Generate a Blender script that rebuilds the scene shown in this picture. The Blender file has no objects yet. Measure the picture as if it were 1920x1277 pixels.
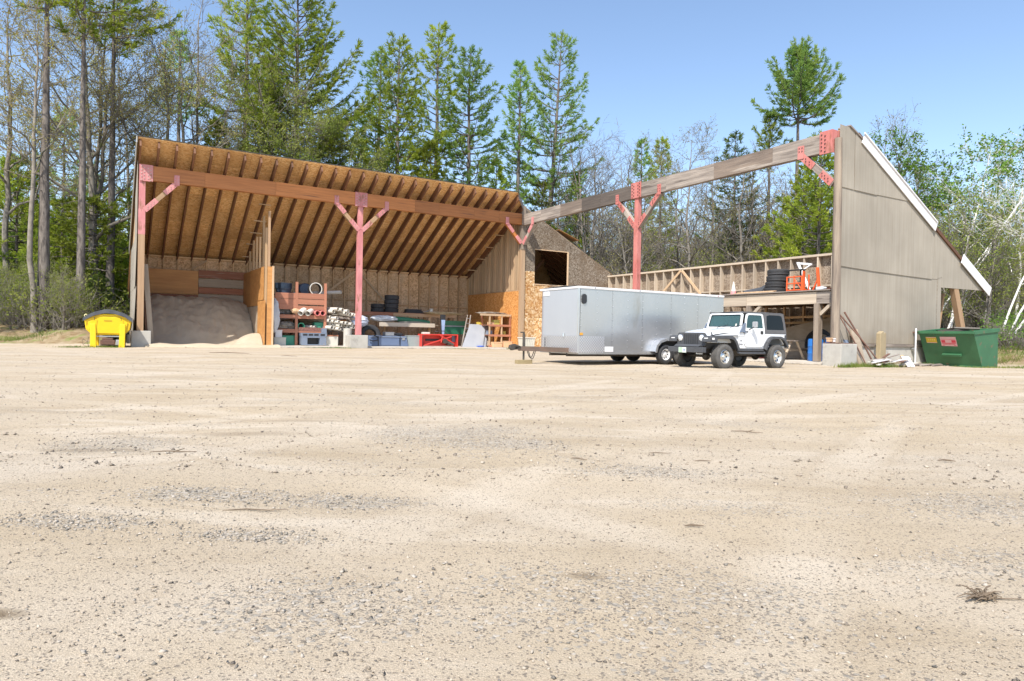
import bpy, bmesh, math, random
import numpy as np
from mathutils import Vector, Matrix, Euler

# ------------------------------------------------------------------ camera, sky, sun, exposure
S = bpy.context.scene
COL = S.collection
PITCH, ROLL, CAMH = 0.0075, 0.01907, 0.85
cam_d = bpy.data.cameras.new('camera')
cam = bpy.data.objects.new('camera', cam_d)
COL.objects.link(cam)
cp, sp, cr, sr = math.cos(PITCH), math.sin(PITCH), math.cos(ROLL), math.sin(ROLL)
fwd = Vector((0, cp, -sp)); up0 = Vector((0, sp, cp)); rt0 = Vector((1, 0, 0))
rt = rt0 * cr + up0 * sr
upv = up0 * cr - rt0 * sr
cam.matrix_world = Matrix(((rt.x, upv.x, -fwd.x, 0), (rt.y, upv.y, -fwd.y, 0), (rt.z, upv.z, -fwd.z, CAMH), (0, 0, 0, 1)))
cam_d.sensor_width = 36
cam_d.lens = 23.8
cam_d.clip_end = 2000
cam_d.clip_start = 0.05
S.camera = cam

SUN_DIR = Vector((0.344 * 0.61, 0.939 * 0.61, -0.79)).normalized()   # the way the light travels
world = bpy.data.worlds.new('World')
S.world = world
world.use_nodes = True
wn = world.node_tree.nodes; wl = world.node_tree.links
for n in list(wn): wn.remove(n)
sky = wn.new('ShaderNodeTexSky'); sky.sky_type = 'NISHITA'; sky.sun_disc = False
sky.sun_elevation = math.asin(-SUN_DIR.z)
sky.sun_rotation = math.atan2(-SUN_DIR.x, -SUN_DIR.y)
sky.air_density = 1.0; sky.dust_density = 1.0; sky.ozone_density = 1.2; sky.altitude = 200
bg = wn.new('ShaderNodeBackground'); bg.inputs[1].default_value = 0.15
wo = wn.new('ShaderNodeOutputWorld')
wl.new(sky.outputs[0], bg.inputs[0]); wl.new(bg.outputs[0], wo.inputs[0])

sun_d = bpy.data.lights.new('sun', 'SUN'); sun_d.energy = 3.95; sun_d.angle = math.radians(0.53); sun_d.color = (1.0, 0.95, 0.87)
sun = bpy.data.objects.new('sun', sun_d); COL.objects.link(sun)
sun.rotation_euler = SUN_DIR.to_track_quat('-Z', 'Y').to_euler()
sun.location = (-10, -30, 40)

S.view_settings.view_transform = 'Standard'; S.view_settings.look = 'None'
S.view_settings.gamma = 1.0; S.view_settings.use_curve_mapping = False
S.view_settings.exposure = 0.72
S.render.engine = 'CYCLES'
S.cycles.max_bounces = 8; S.cycles.diffuse_bounces = 5; S.cycles.transparent_max_bounces = 8

# ------------------------------------------------------------------ frames
TH = 0.54487                              # the barn is an L with its open sides towards the yard
CX, CY = 0.548, 42.25
cT, sT = math.cos(TH), math.sin(TH)
def W(x, y, z=0.0):                       # barn coordinates -> world
    return (CX + x * cT - y * sT, CY + x * sT + y * cT, z)
RNG = np.random.default_rng(7)
random.seed(5)

# ------------------------------------------------------------------ materials
MATS = {}
def _nt(name):
    m = bpy.data.materials.new(name); m.use_nodes = True
    nt = m.node_tree
    return m, nt, nt.nodes, nt.links, nt.nodes['Principled BSDF']
def _sock(links, a, b): links.new(a, b)

def mat(name, c1, c2=None, scale=6.0, stretch=(1, 1, 1), rough=0.7, metal=0.0, bump=0.0, bscale=None,
        contrast=1.0, rand=0.0, spots=None, spot_scale=3.0, spot_w=0.5, spec=0.5, detail=4.0, gen=False, coat=0.0):
    """two-tone noise material, optional third 'spots' colour and per-object brightness"""
    if name in MATS: return MATS[name]
    m, nt, N, L, P = _nt(name)
    c2 = c2 or tuple(c * 0.8 for c in c1)
    tc = N.new('ShaderNodeTexCoord'); mp = N.new('ShaderNodeMapping')
    L.new(tc.outputs['Object'], mp.inputs[0]); mp.inputs['Scale'].default_value = stretch
    if rand:
        oi = N.new('ShaderNodeObjectInfo'); vm = N.new('ShaderNodeVectorMath'); vm.operation = 'MULTIPLY_ADD'
        L.new(oi.outputs['Random'], vm.inputs[0]); vm.inputs[1].default_value = (37, 53, 71)
        L.new(tc.outputs['Object'], vm.inputs[2]); L.new(vm.outputs[0], mp.inputs[0])
    nz = N.new('ShaderNodeTexNoise'); nz.inputs['Scale'].default_value = scale; nz.inputs['Detail'].default_value = detail
    nz.inputs['Roughness'].default_value = 0.62
    L.new(mp.outputs[0], nz.inputs['Vector'])
    rp = N.new('ShaderNodeMapRange'); rp.inputs[1].default_value = 0.5 - 0.22 / contrast; rp.inputs[2].default_value = 0.5 + 0.22 / contrast
    L.new(nz.outputs['Fac'], rp.inputs[0])
    mx = N.new('ShaderNodeMix'); mx.data_type = 'RGBA'
    mx.inputs['A'].default_value = (*c1, 1); mx.inputs['B'].default_value = (*c2, 1)
    L.new(rp.outputs[0], mx.inputs['Factor'])
    out = mx.outputs['Result']
    if spots:
        n2 = N.new('ShaderNodeTexNoise'); n2.inputs['Scale'].default_value = spot_scale; n2.inputs['Detail'].default_value = 6
        L.new(mp.outputs[0], n2.inputs['Vector'])
        r2 = N.new('ShaderNodeMapRange'); r2.inputs[1].default_value = spot_w; r2.inputs[2].default_value = spot_w + 0.1
        L.new(n2.outputs['Fac'], r2.inputs[0])
        m2 = N.new('ShaderNodeMix'); m2.data_type = 'RGBA'
        L.new(r2.outputs[0], m2.inputs['Factor']); L.new(out, m2.inputs['A']); m2.inputs['B'].default_value = (*spots, 1)
        out = m2.outputs['Result']
    if rand:
        hs = N.new('ShaderNodeHueSaturation'); r3 = N.new('ShaderNodeMapRange')
        r3.inputs[3].default_value = 1 - rand; r3.inputs[4].default_value = 1 + rand
        L.new(oi.outputs['Random'], r3.inputs[0]); L.new(r3.outputs[0], hs.inputs['Value']); L.new(out, hs.inputs['Color'])
        out = hs.outputs['Color']
    L.new(out, P.inputs['Base Color'])
    P.inputs['Roughness'].default_value = rough; P.inputs['Metallic'].default_value = metal
    P.inputs['Specular IOR Level'].default_value = spec
    if coat: P.inputs['Coat Weight'].default_value = coat; P.inputs['Coat Roughness'].default_value = 0.06
    if bump:
        nb = N.new('ShaderNodeTexNoise'); nb.inputs['Scale'].default_value = bscale or scale * 3; nb.inputs['Detail'].default_value = 4
        L.new(mp.outputs[0], nb.inputs['Vector'])
        bp = N.new('ShaderNodeBump'); bp.inputs['Strength'].default_value = bump; bp.inputs['Distance'].default_value = 0.02
        L.new(nb.outputs['Fac'], bp.inputs['Height']); L.new(bp.outputs[0], P.inputs['Normal'])
    MATS[name] = m
    return m

def osb(name, cols, scale=13.0, big=(0.7, 0.7, 0.7), bigamt=0.35, rough=0.75, flake=(1, 1, 1)):
    """strand board: random-coloured flakes, larger weather stains"""
    m, nt, N, L, P = _nt(name)
    tc = N.new('ShaderNodeTexCoord'); mp = N.new('ShaderNodeMapping'); mp.inputs['Scale'].default_value = flake
    oi = N.new('ShaderNodeObjectInfo'); vm = N.new('ShaderNodeVectorMath'); vm.operation = 'MULTIPLY_ADD'
    L.new(oi.outputs['Random'], vm.inputs[0]); vm.inputs[1].default_value = (31, 47, 59); L.new(tc.outputs['Object'], vm.inputs[2])
    L.new(vm.outputs[0], mp.inputs[0])
    nd = N.new('ShaderNodeTexNoise'); nd.inputs['Scale'].default_value = 7; L.new(mp.outputs[0], nd.inputs['Vector'])
    ad = N.new('ShaderNodeMix'); ad.data_type = 'VECTOR'; ad.inputs['Factor'].default_value = 0.12
    L.new(mp.outputs[0], ad.inputs['A']); L.new(nd.outputs['Color'], ad.inputs['B'])
    vo = N.new('ShaderNodeTexVoronoi'); vo.inputs['Scale'].default_value = scale; L.new(ad.outputs['Result'], vo.inputs['Vector'])
    sep = N.new('ShaderNodeSeparateColor'); L.new(vo.outputs['Color'], sep.inputs[0])
    rp = N.new('ShaderNodeValToRGB'); L.new(sep.outputs[0], rp.inputs[0])
    rp.color_ramp.elements[0].color = (*cols[0], 1); rp.color_ramp.elements[1].color = (*cols[-1], 1)
    for i, c in enumerate(cols[1:-1]):
        e = rp.color_ramp.elements.new((i + 1) / (len(cols) - 1)); e.color = (*c, 1)
    n2 = N.new('ShaderNodeTexNoise'); n2.inputs['Scale'].default_value = 0.9; n2.inputs['Detail'].default_value = 5; L.new(tc.outputs['Object'], n2.inputs['Vector'])
    mr = N.new('ShaderNodeMapRange'); mr.inputs[1].default_value = 0.42; mr.inputs[2].default_value = 0.68; mr.inputs[4].default_value = bigamt
    L.new(n2.outputs['Fac'], mr.inputs[0])
    mx = N.new('ShaderNodeMix'); mx.data_type = 'RGBA'; L.new(mr.outputs[0], mx.inputs['Factor'])
    L.new(rp.outputs[0], mx.inputs['A']); mx.inputs['B'].default_value = (*big, 1)
    hs = N.new('ShaderNodeHueSaturation'); r3 = N.new('ShaderNodeMapRange'); r3.inputs[3].default_value = .86; r3.inputs[4].default_value = 1.14
    L.new(oi.outputs['Random'], r3.inputs[0]); L.new(r3.outputs[0], hs.inputs['Value']); L.new(mx.outputs['Result'], hs.inputs['Color'])
    L.new(hs.outputs[0], P.inputs['Base Color']); P.inputs['Roughness'].default_value = rough; P.inputs['Specular IOR Level'].default_value = 0.2
    bp = N.new('ShaderNodeBump'); bp.inputs['Strength'].default_value = .35; bp.inputs['Distance'].default_value = .01
    L.new(sep.outputs[1], bp.inputs['Height']); L.new(bp.outputs[0], P.inputs['Normal'])
    MATS[name] = m
    return m

def glass(name, tint, rough=0.03, alpha=0.55):
    m, nt, N, L, P = _nt(name)
    P.inputs['Base Color'].default_value = (*tint, 1); P.inputs['Roughness'].default_value = rough
    P.inputs['Specular IOR Level'].default_value = 0.3
    tr = N.new('ShaderNodeBsdfTransparent'); tr.inputs[0].default_value = (*[min(1, 0.45 + t) for t in tint], 1)
    mx = N.new('ShaderNodeMixShader'); mx.inputs[0].default_value = alpha
    L.new(tr.outputs[0], mx.inputs[1]); L.new(P.outputs[0], mx.inputs[2])
    L.new(mx.outputs[0], N['Material Output'].inputs['Surface'])
    MATS[name] = m
    return m

def leaf(name, c1, c2, trans=0.35, rand=0.25):
    """foliage: two tones by position along the crown, thin and slightly see-through"""
    m, nt, N, L, P = _nt(name)
    tc = N.new('ShaderNodeTexCoord'); nz = N.new('ShaderNodeTexNoise'); nz.inputs['Scale'].default_value = 0.9; nz.inputs['Detail'].default_value = 5
    oi = N.new('ShaderNodeObjectInfo'); vm = N.new('ShaderNodeVectorMath'); vm.operation = 'MULTIPLY_ADD'
    L.new(oi.outputs['Random'], vm.inputs[0]); vm.inputs[1].default_value = (31, 47, 59); L.new(tc.outputs['Object'], vm.inputs[2])
    L.new(vm.outputs[0], nz.inputs['Vector'])
    rp = N.new('ShaderNodeMapRange'); rp.inputs[1].default_value = .34; rp.inputs[2].default_value = .66; L.new(nz.outputs['Fac'], rp.inputs[0])
    mx = N.new('ShaderNodeMix'); mx.data_type = 'RGBA'; mx.inputs['A'].default_value = (*c1, 1); mx.inputs['B'].default_value = (*c2, 1)
    L.new(rp.outputs[0], mx.inputs['Factor'])
    hs = N.new('ShaderNodeHueSaturation'); r3 = N.new('ShaderNodeMapRange'); r3.inputs[3].default_value = 1 - rand; r3.inputs[4].default_value = 1 + rand
    L.new(oi.outputs['Random'], r3.inputs[0]); L.new(r3.outputs[0], hs.inputs['Value']); L.new(mx.outputs['Result'], hs.inputs['Color'])
    df = N.new('ShaderNodeBsdfDiffuse'); tl = N.new('ShaderNodeBsdfTranslucent'); ms = N.new('ShaderNodeMixShader'); ms.inputs[0].default_value = trans
    L.new(hs.outputs[0], df.inputs[0]); L.new(hs.outputs[0], tl.inputs[0]); L.new(df.outputs[0], ms.inputs[1]); L.new(tl.outputs[0], ms.inputs[2])
    L.new(ms.outputs[0], N['Material Output'].inputs['Surface'])
    MATS[name] = m
    return m

# ------------------------------------------------------------------ mesh builder
class MB:
    def __init__(s): s.v = []; s.f = []; s.m = []
    def add(s, vs, fs, m=0):
        o = len(s.v); s.v += [tuple(v) for v in vs]
        s.f += [tuple(i + o for i in f) for f in fs]; s.m += [m] * len(fs)
        return s
    BF = [(0, 3, 2, 1), (4, 5, 6, 7), (0, 1, 5, 4), (1, 2, 6, 5), (2, 3, 7, 6), (3, 0, 4, 7)]
    def box(s, x0, x1, y0, y1, z0, z1, m=0):
        return s.add([(x0, y0, z0), (x1, y0, z0), (x1, y1, z0), (x0, y1, z0), (x0, y0, z1), (x1, y0, z1), (x1, y1, z1), (x0, y1, z1)], MB.BF, m)
    def hexa(s, vs, m=0): return s.add(vs, MB.BF, m)
    def beam(s, p0, p1, w, h, up=(0, 0, 1), m=0, w1=None, h1=None):
        p0, p1 = Vector(p0), Vector(p1); d = (p1 - p0).normalized(); up = Vector(up)
        sd = d.cross(up)
        if sd.length < 1e-4: sd = d.cross(Vector((1, 0, 0)))
        sd.normalize(); u = sd.cross(d)
        w1 = w if w1 is None else w1; h1 = h if h1 is None else h1
        q = []
        for p, a, b in ((p0, w, h), (p1, w1, h1)):
            q.append([p + sd * (i * a / 2) + u * (j * b / 2) for i, j in ((-1, -1), (1, -1), (1, 1), (-1, 1))])
        return s.add(q[0] + q[1], MB.BF, m)
    def tube(s, pts, r, n=8, m=0, caps=True, hollow=False):
        pts = [Vector(p) for p in pts]; rs = r if isinstance(r, (list, tuple)) else [r] * len(pts)
        base = len(s.v); prev = None; nb = len(pts)
        for i, p in enumerate(pts):
            d = (pts[min(i + 1, nb - 1)] - pts[max(i - 1, 0)]).normalized()
            if prev is None:
                a = Vector((0, 0, 1)) if abs(d.z) < 0.9 else Vector((1, 0, 0))
                sd = d.cross(a).normalized()
            else:
                sd = (prev - d * prev.dot(d)).normalized()
            prev = sd; u = sd.cross(d)
            for k in range(n):
                t = 2 * math.pi * k / n
                s.v.append(tuple(p + sd * (math.cos(t) * rs[i]) + u * (math.sin(t) * rs[i])))
        for i in range(nb - 1):
            for k in range(n):
                a = base + i * n + k; b = base + i * n + (k + 1) % n
                s.f.append((a, b, b + n, a + n)); s.m.append(m)
        if caps:
            s.f.append(tuple(base + k for k in reversed(range(n)))); s.m.append(m)
            s.f.append(tuple(base + (nb - 1) * n + k for k in range(n))); s.m.append(m)
        return s
    def cyl(s, p0, p1, r, n=16, m=0, r1=None, caps=True): return s.tube([p0, p1], [r, r if r1 is None else r1], n, m, caps)
    def lathe(s, prof, n=24, M=None, m=0, arc=2 * math.pi):
        """profile of (radius, height) about local z, placed by matrix M"""
        M = M or Matrix(); base = len(s.v); full = abs(arc - 2 * math.pi) < 1e-6; nn = n if full else n + 1
        for (r, h) in prof:
            for k in range(nn):
                t = arc * k / n
                s.v.append(tuple(M @ Vector((r * math.cos(t), r * math.sin(t), h))))
        for i in range(len(prof) - 1):
            for k in range(n):
                a = base + i * nn + k; b = base + i * nn + (k + 1) % nn
                s.f.append((a, b, b + nn, a + nn)); s.m.append(m)
        return s
    def prism(s, poly, off, m=0):
        """extrude a planar 3-d polygon by vector off"""
        n = len(poly); off = Vector(off); base = len(s.v)
        s.v += [tuple(p) for p in poly] + [tuple(Vector(p) + off) for p in poly]
        s.f.append(tuple(base + i for i in reversed(range(n)))); s.m.append(m)
        s.f.append(tuple(base + n + i for i in range(n))); s.m.append(m)
        for i in range(n):
            j = (i + 1) % n; s.f.append((base + i, base + j, base + n + j, base + n + i)); s.m.append(m)
        return s
    def sphere(s, c, r, nu=12, nv=8, m=0, sc=(1, 1, 1)):
        prof = []
        M = Matrix.Translation(c) @ Matrix.Diagonal((sc[0], sc[1], sc[2], 1))
        for i in range(nv + 1):
            t = math.pi * i / nv; prof.append((max(1e-4, r * math.sin(t)), -r * math.cos(t)))
        return s.lathe(prof, nu, M, m)
    def grid(s, fn, nu, nv, m=0):
        base = len(s.v)
        for j in range(nv + 1):
            for i in range(nu + 1): s.v.append(tuple(fn(i / nu, j / nv)))
        for j in range(nv):
            for i in range(nu):
                a = base + j * (nu + 1) + i
                s.f.append((a, a + 1, a + nu + 2, a + nu + 1)); s.m.append(m)
        return s
    def mesh(s, name, mats, smooth=None):
        me = bpy.data.meshes.new(name); me.from_pydata(s.v, [], s.f)
        mats = mats if isinstance(mats, (list, tuple)) else [mats]
        for x in mats: me.materials.append(x)
        if len(mats) > 1: me.polygons.foreach_set('material_index', s.m)
        bm = bmesh.new(); bm.from_mesh(me); bmesh.ops.recalc_face_normals(bm, faces=bm.faces); bm.to_mesh(me); bm.free()
        if smooth is not None:
            me.polygons.foreach_set('use_smooth', [True] * len(me.polygons)); me.set_sharp_from_angle(angle=math.radians(smooth))
        me.update()
        return me
    def build(s, name, mats, parent=None, smooth=None, bevel=0, seg=2, M=None):
        me = s.mesh(name, mats, smooth)
        return link(name, me, parent, M, bevel, seg)

def link(name, me, parent=None, M=None, bevel=0, seg=2):
    o = bpy.data.objects.new(name, me); COL.objects.link(o)
    if parent is not None: o.parent = parent
    if M is not None: o.matrix_local = M
    if bevel:
        b = o.modifiers.new('bevel', 'BEVEL'); b.width = bevel; b.segments = seg; b.limit_method = 'ANGLE'; b.angle_limit = math.radians(35)
        b.harden_normals = False
    return o
def tag(o, label, cat, group=None, kind=None):
    if label: o['label'] = label
    if cat: o['category'] = cat
    if group: o['group'] = group
    if kind: o['kind'] = kind
    return o
def thing(name, label, cat, loc=(0, 0, 0), rz=0.0, group=None, scale=1.0):
    o = bpy.data.objects.new(name, None); COL.objects.link(o)
    o.empty_display_size = 0.3
    o.location = loc; o.rotation_euler = (0, 0, rz); o.scale = (scale,) * 3
    return tag(o, label, cat, group)
def bthing(name, label, cat, x, y, z=0.0, rz=0.0, group=None):       # a thing placed in barn coordinates
    return thing(name, label, cat, W(x, y, z), TH + rz, group)
def copy_tree(o, loc=None, rz=None, scale=None, label=None):
    c = o.copy(); COL.objects.link(c)
    for ch in o.children:
        d = ch.copy(); COL.objects.link(d); d.parent = c
        for g in ch.children:
            e = g.copy(); COL.objects.link(e); e.parent = d
    if loc is not None: c.location = loc
    if rz is not None: c.rotation_euler = (c.rotation_euler[0], c.rotation_euler[1], rz)
    if scale is not None: c.scale = (scale,) * 3 if not isinstance(scale, (tuple, list)) else scale
    if label: c['label'] = label
    return c
TIMB = {}
def timber(name, p0, p1, w, h, m, parent, up=(0, 0, 1), label=None):
    """a length of lumber: shared box mesh with its grain along local x, set in place"""
    p0, p1 = Vector(p0), Vector(p1); d = p1 - p0; Ln = d.length; d.normalize(); up = Vector(up)
    if abs(d.dot(up.normalized())) > .98: up = Vector((1, 0, 0))
    sd = up.cross(d).normalized(); u = d.cross(sd)
    k = (round(Ln, 3), round(w, 4), round(h, 4), m.name, name)
    if k not in TIMB:
        TIMB[k] = MB().box(-Ln / 2, Ln / 2, -w / 2, w / 2, -h / 2, h / 2).mesh(name, m)
    c = (p0 + p1) / 2
    M = Matrix(((d.x, sd.x, u.x, c.x), (d.y, sd.y, u.y, c.y), (d.z, sd.z, u.z, c.z), (0, 0, 0, 1)))
    o = link(name, TIMB[k], parent, M)
    if label: o['label'] = label
    return o
def np_mesh(name, verts, faces, m, smooth=False):
    """numpy -> mesh; faces all with the same vertex count"""
    me = bpy.data.meshes.new(name)
    nv, nf, k = len(verts), len(faces), faces.shape[1]
    me.vertices.add(nv); me.vertices.foreach_set('co', np.ascontiguousarray(verts, dtype=np.float32).ravel())
    me.loops.add(nf * k); me.loops.foreach_set('vertex_index', np.ascontiguousarray(faces, dtype=np.int32).ravel())
    me.polygons.add(nf); me.polygons.foreach_set('loop_start', np.arange(0, nf * k, k, dtype=np.int32))
    me.polygons.foreach_set('loop_total', np.full(nf, k, dtype=np.int32))
    for x in (m if isinstance(m, (list, tuple)) else [m]): me.materials.append(x)
    if smooth: me.polygons.foreach_set('use_smooth', np.ones(nf, dtype=bool))
    me.update(calc_edges=True)
    return me

# ------------------------------------------------------------------ palette
STEEL_PINK = mat('pink_primer', (.50, .175, .18), (.62, .27, .26), 2.2, (1, 1, .35), .65, bump=.12, rand=.06, contrast=1.5, spots=(.30, .135, .09), spot_w=.575, spot_scale=4.5)
STEEL_RED = mat('salmon_primer', (.47, .135, .115), (.56, .225, .195), 2.2, (1, 1, .35), .6, bump=.12, contrast=1.5, spots=(.30, .115, .075), spot_w=.575, spot_scale=4.5)
BOLT = mat('dark_bolt', (.10, .05, .045), rough=.6)
BOLT_PALE = mat('pale_bolt', (.55, .42, .38), rough=.6)
GLULAM = mat('orange_glulam', (.52, .205, .062), (.34, .125, .034), 1.3, (.5, 4, 9), .55, bump=.15, rand=.2, spots=(.14, .06, .03), spot_w=.63, spot_scale=1.2)
GREYWOOD = mat('weathered_grey_wood', (.37, .315, .265), (.19, .158, .135), 1.3, (.4, 2.5, 6), .85, bump=.5, rand=.26, contrast=1.7, spots=(.12, .095, .08), spot_w=.60, spot_scale=1.5)
CHARRED = mat('dark_weathered_beam', (.14, .115, .095), (.075, .06, .052), 1.2, (.6, 4, 10), .9, bump=.5, rand=.2, spots=(.30, .25, .2), spot_w=.66, spot_scale=1.2)
BEAMBROWN = mat('brown_weathered_beam', (.29, .225, .175), (.13, .10, .082), 1.3, (.4, 2.5, 6), .85, bump=.5, rand=.1, spots=(.42, .36, .30), spot_w=.6, spot_scale=1.1)
GREYPOST = mat('weathered_post_wood', (.36, .29, .22), (.20, .16, .13), 1.4, (.8, 6, 12), .85, bump=.5, rand=.12)
POLE = mat('weathered_pole', (.33, .265, .20), (.165, .13, .105), 1.4, (5, 5, .35), .85, bump=.5, contrast=1.5, spots=(.08, .065, .055), spot_w=.63, spot_scale=2)
POLEWOOD = mat('upright_timber', (.46, .32, .20), (.34, .22, .13), 1.2, (6, 6, .3), .75, bump=.2)
POSTWOOD = mat('post_timber', (.44, .29, .17), (.33, .20, .11), 1.0, (.5, 8, 8), .7, bump=.2, rand=.15)
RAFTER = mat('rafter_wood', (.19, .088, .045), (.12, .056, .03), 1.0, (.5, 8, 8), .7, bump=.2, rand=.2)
STUD = mat('stud_wood', (.58, .39, .22), (.42, .27, .14), 1.0, (.5, 9, 9), .7, bump=.2, rand=.25)
STUDPALE = mat('pale_stud_wood', (.60, .44, .28), (.44, .29, .17), 1.0, (.4, 9, 9), .7, bump=.2, rand=.25, spots=(.22, .12, .06), spot_w=.66, spot_scale=2)
STUDGREY = mat('weathered_stud_wood', (.58, .49, .38), (.40, .32, .24), 1.0, (.4, 9, 9), .8, bump=.3, rand=.2)
PLY = mat('orange_plywood', (.55, .28, .09), (.40, .18, .055), .9, (.7, 2.5, 6), .6, bump=.1, rand=.12)
PLYPALE = mat('weathered_plywood', (.44, .36, .27), (.32, .25, .18), .9, (.7, 2.5, 6), .7, bump=.1, rand=.12)
BROWNBOARD = mat('brown_stained_board', (.36, .15, .08), (.26, .10, .055), 1.2, (.5, 5, 9), .7, bump=.1, rand=.2, spots=(.45, .36, .30), spot_w=.62, spot_scale=1.6)
REDSHELF = mat('red_brown_shelf_board', (.46, .20, .12), (.36, .145, .085), 1.2, (.5, 5, 9), .6, bump=.1, rand=.18)
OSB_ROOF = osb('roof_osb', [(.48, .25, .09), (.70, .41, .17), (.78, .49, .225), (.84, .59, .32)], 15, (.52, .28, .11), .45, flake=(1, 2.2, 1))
OSB_BACK = osb('back_wall_osb', [(.33, .20, .10), (.52, .34, .19), (.64, .44, .27)], 16, (.52, .39, .27), .6)
OSB_ORANGE = osb('orange_osb', [(.44, .17, .045), (.60, .28, .085), (.70, .38, .15)], 17, (.48, .21, .06), .3)
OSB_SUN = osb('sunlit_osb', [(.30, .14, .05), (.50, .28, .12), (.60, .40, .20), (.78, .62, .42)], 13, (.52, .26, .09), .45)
OSB_GREY = osb('weathered_shaded_osb', [(.10, .073, .05), (.18, .138, .10), (.25, .20, .15), (.35, .30, .24)], 21, (.15, .10, .06), .7)  # weathered tone, with the shadow over the upper gable darkened into the colour
OSB_R = osb('rear_wall_osb', [(.15, .11, .08), (.29, .23, .17), (.42, .35, .28)], 23, (.20, .145, .10), .5)
CONC = mat('concrete', (.50, .48, .43), (.40, .38, .34), 2.5, (1, 1, 1), .9, bump=.25, bscale=30, rand=.08, spots=(.30, .28, .25), spot_w=.6, spot_scale=2.2)
SLABM = mat('slab_concrete', (.62, .57, .49), (.52, .47, .40), 1.0, (1, 1, 1), .9, bump=.2, bscale=20)
ROOFING = mat('asphalt_roofing', (.09, .085, .08), (.06, .058, .055), 8, rough=.95, bump=.4, bscale=60)
WHITEPAINT = mat('white_painted_board', (.78, .77, .77), (.70, .69, .70), 1.5, (.6, 5, 5), .5, bump=.06, spots=(.50, .49, .48), spot_w=.68, spot_scale=2.5)
GREYEDGE = mat('grey_rake_board', (.42, .39, .35), (.30, .28, .25), 1.5, (.6, 5, 5), .7, bump=.2)
STEELDARK = mat('dark_steel', (.06, .055, .05), (.10, .085, .07), 4, rough=.55, metal=.3, bump=.05)
RUST = mat('rusty_steel', (.20, .10, .065), (.11, .06, .045), 6, (1, 1, 1), .8, bump=.2, rand=.15)
RUBBER = mat('tyre_rubber', (.028, .029, .032), (.045, .045, .047), 5, rough=.75, bump=.1, rand=.15)
RUBBERG = mat('dusty_tyre_rubber', (.115, .108, .098), (.07, .067, .064), 7, rough=.9, bump=.3, bscale=50, rand=.05)
PVC = mat('white_pvc', (.74, .71, .64), (.60, .56, .49), 2, rough=.45, rand=.1)
PVCDARK = mat('pipe_bore', (.03, .028, .025), rough=.9)
BLACKP = mat('black_plastic', (.022, .023, .026), (.03, .031, .034), 4, rough=.45)
GALV = mat('galvanised_steel', (.45, .46, .47), (.36, .37, .38), 4, rough=.4, metal=.6)

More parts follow.
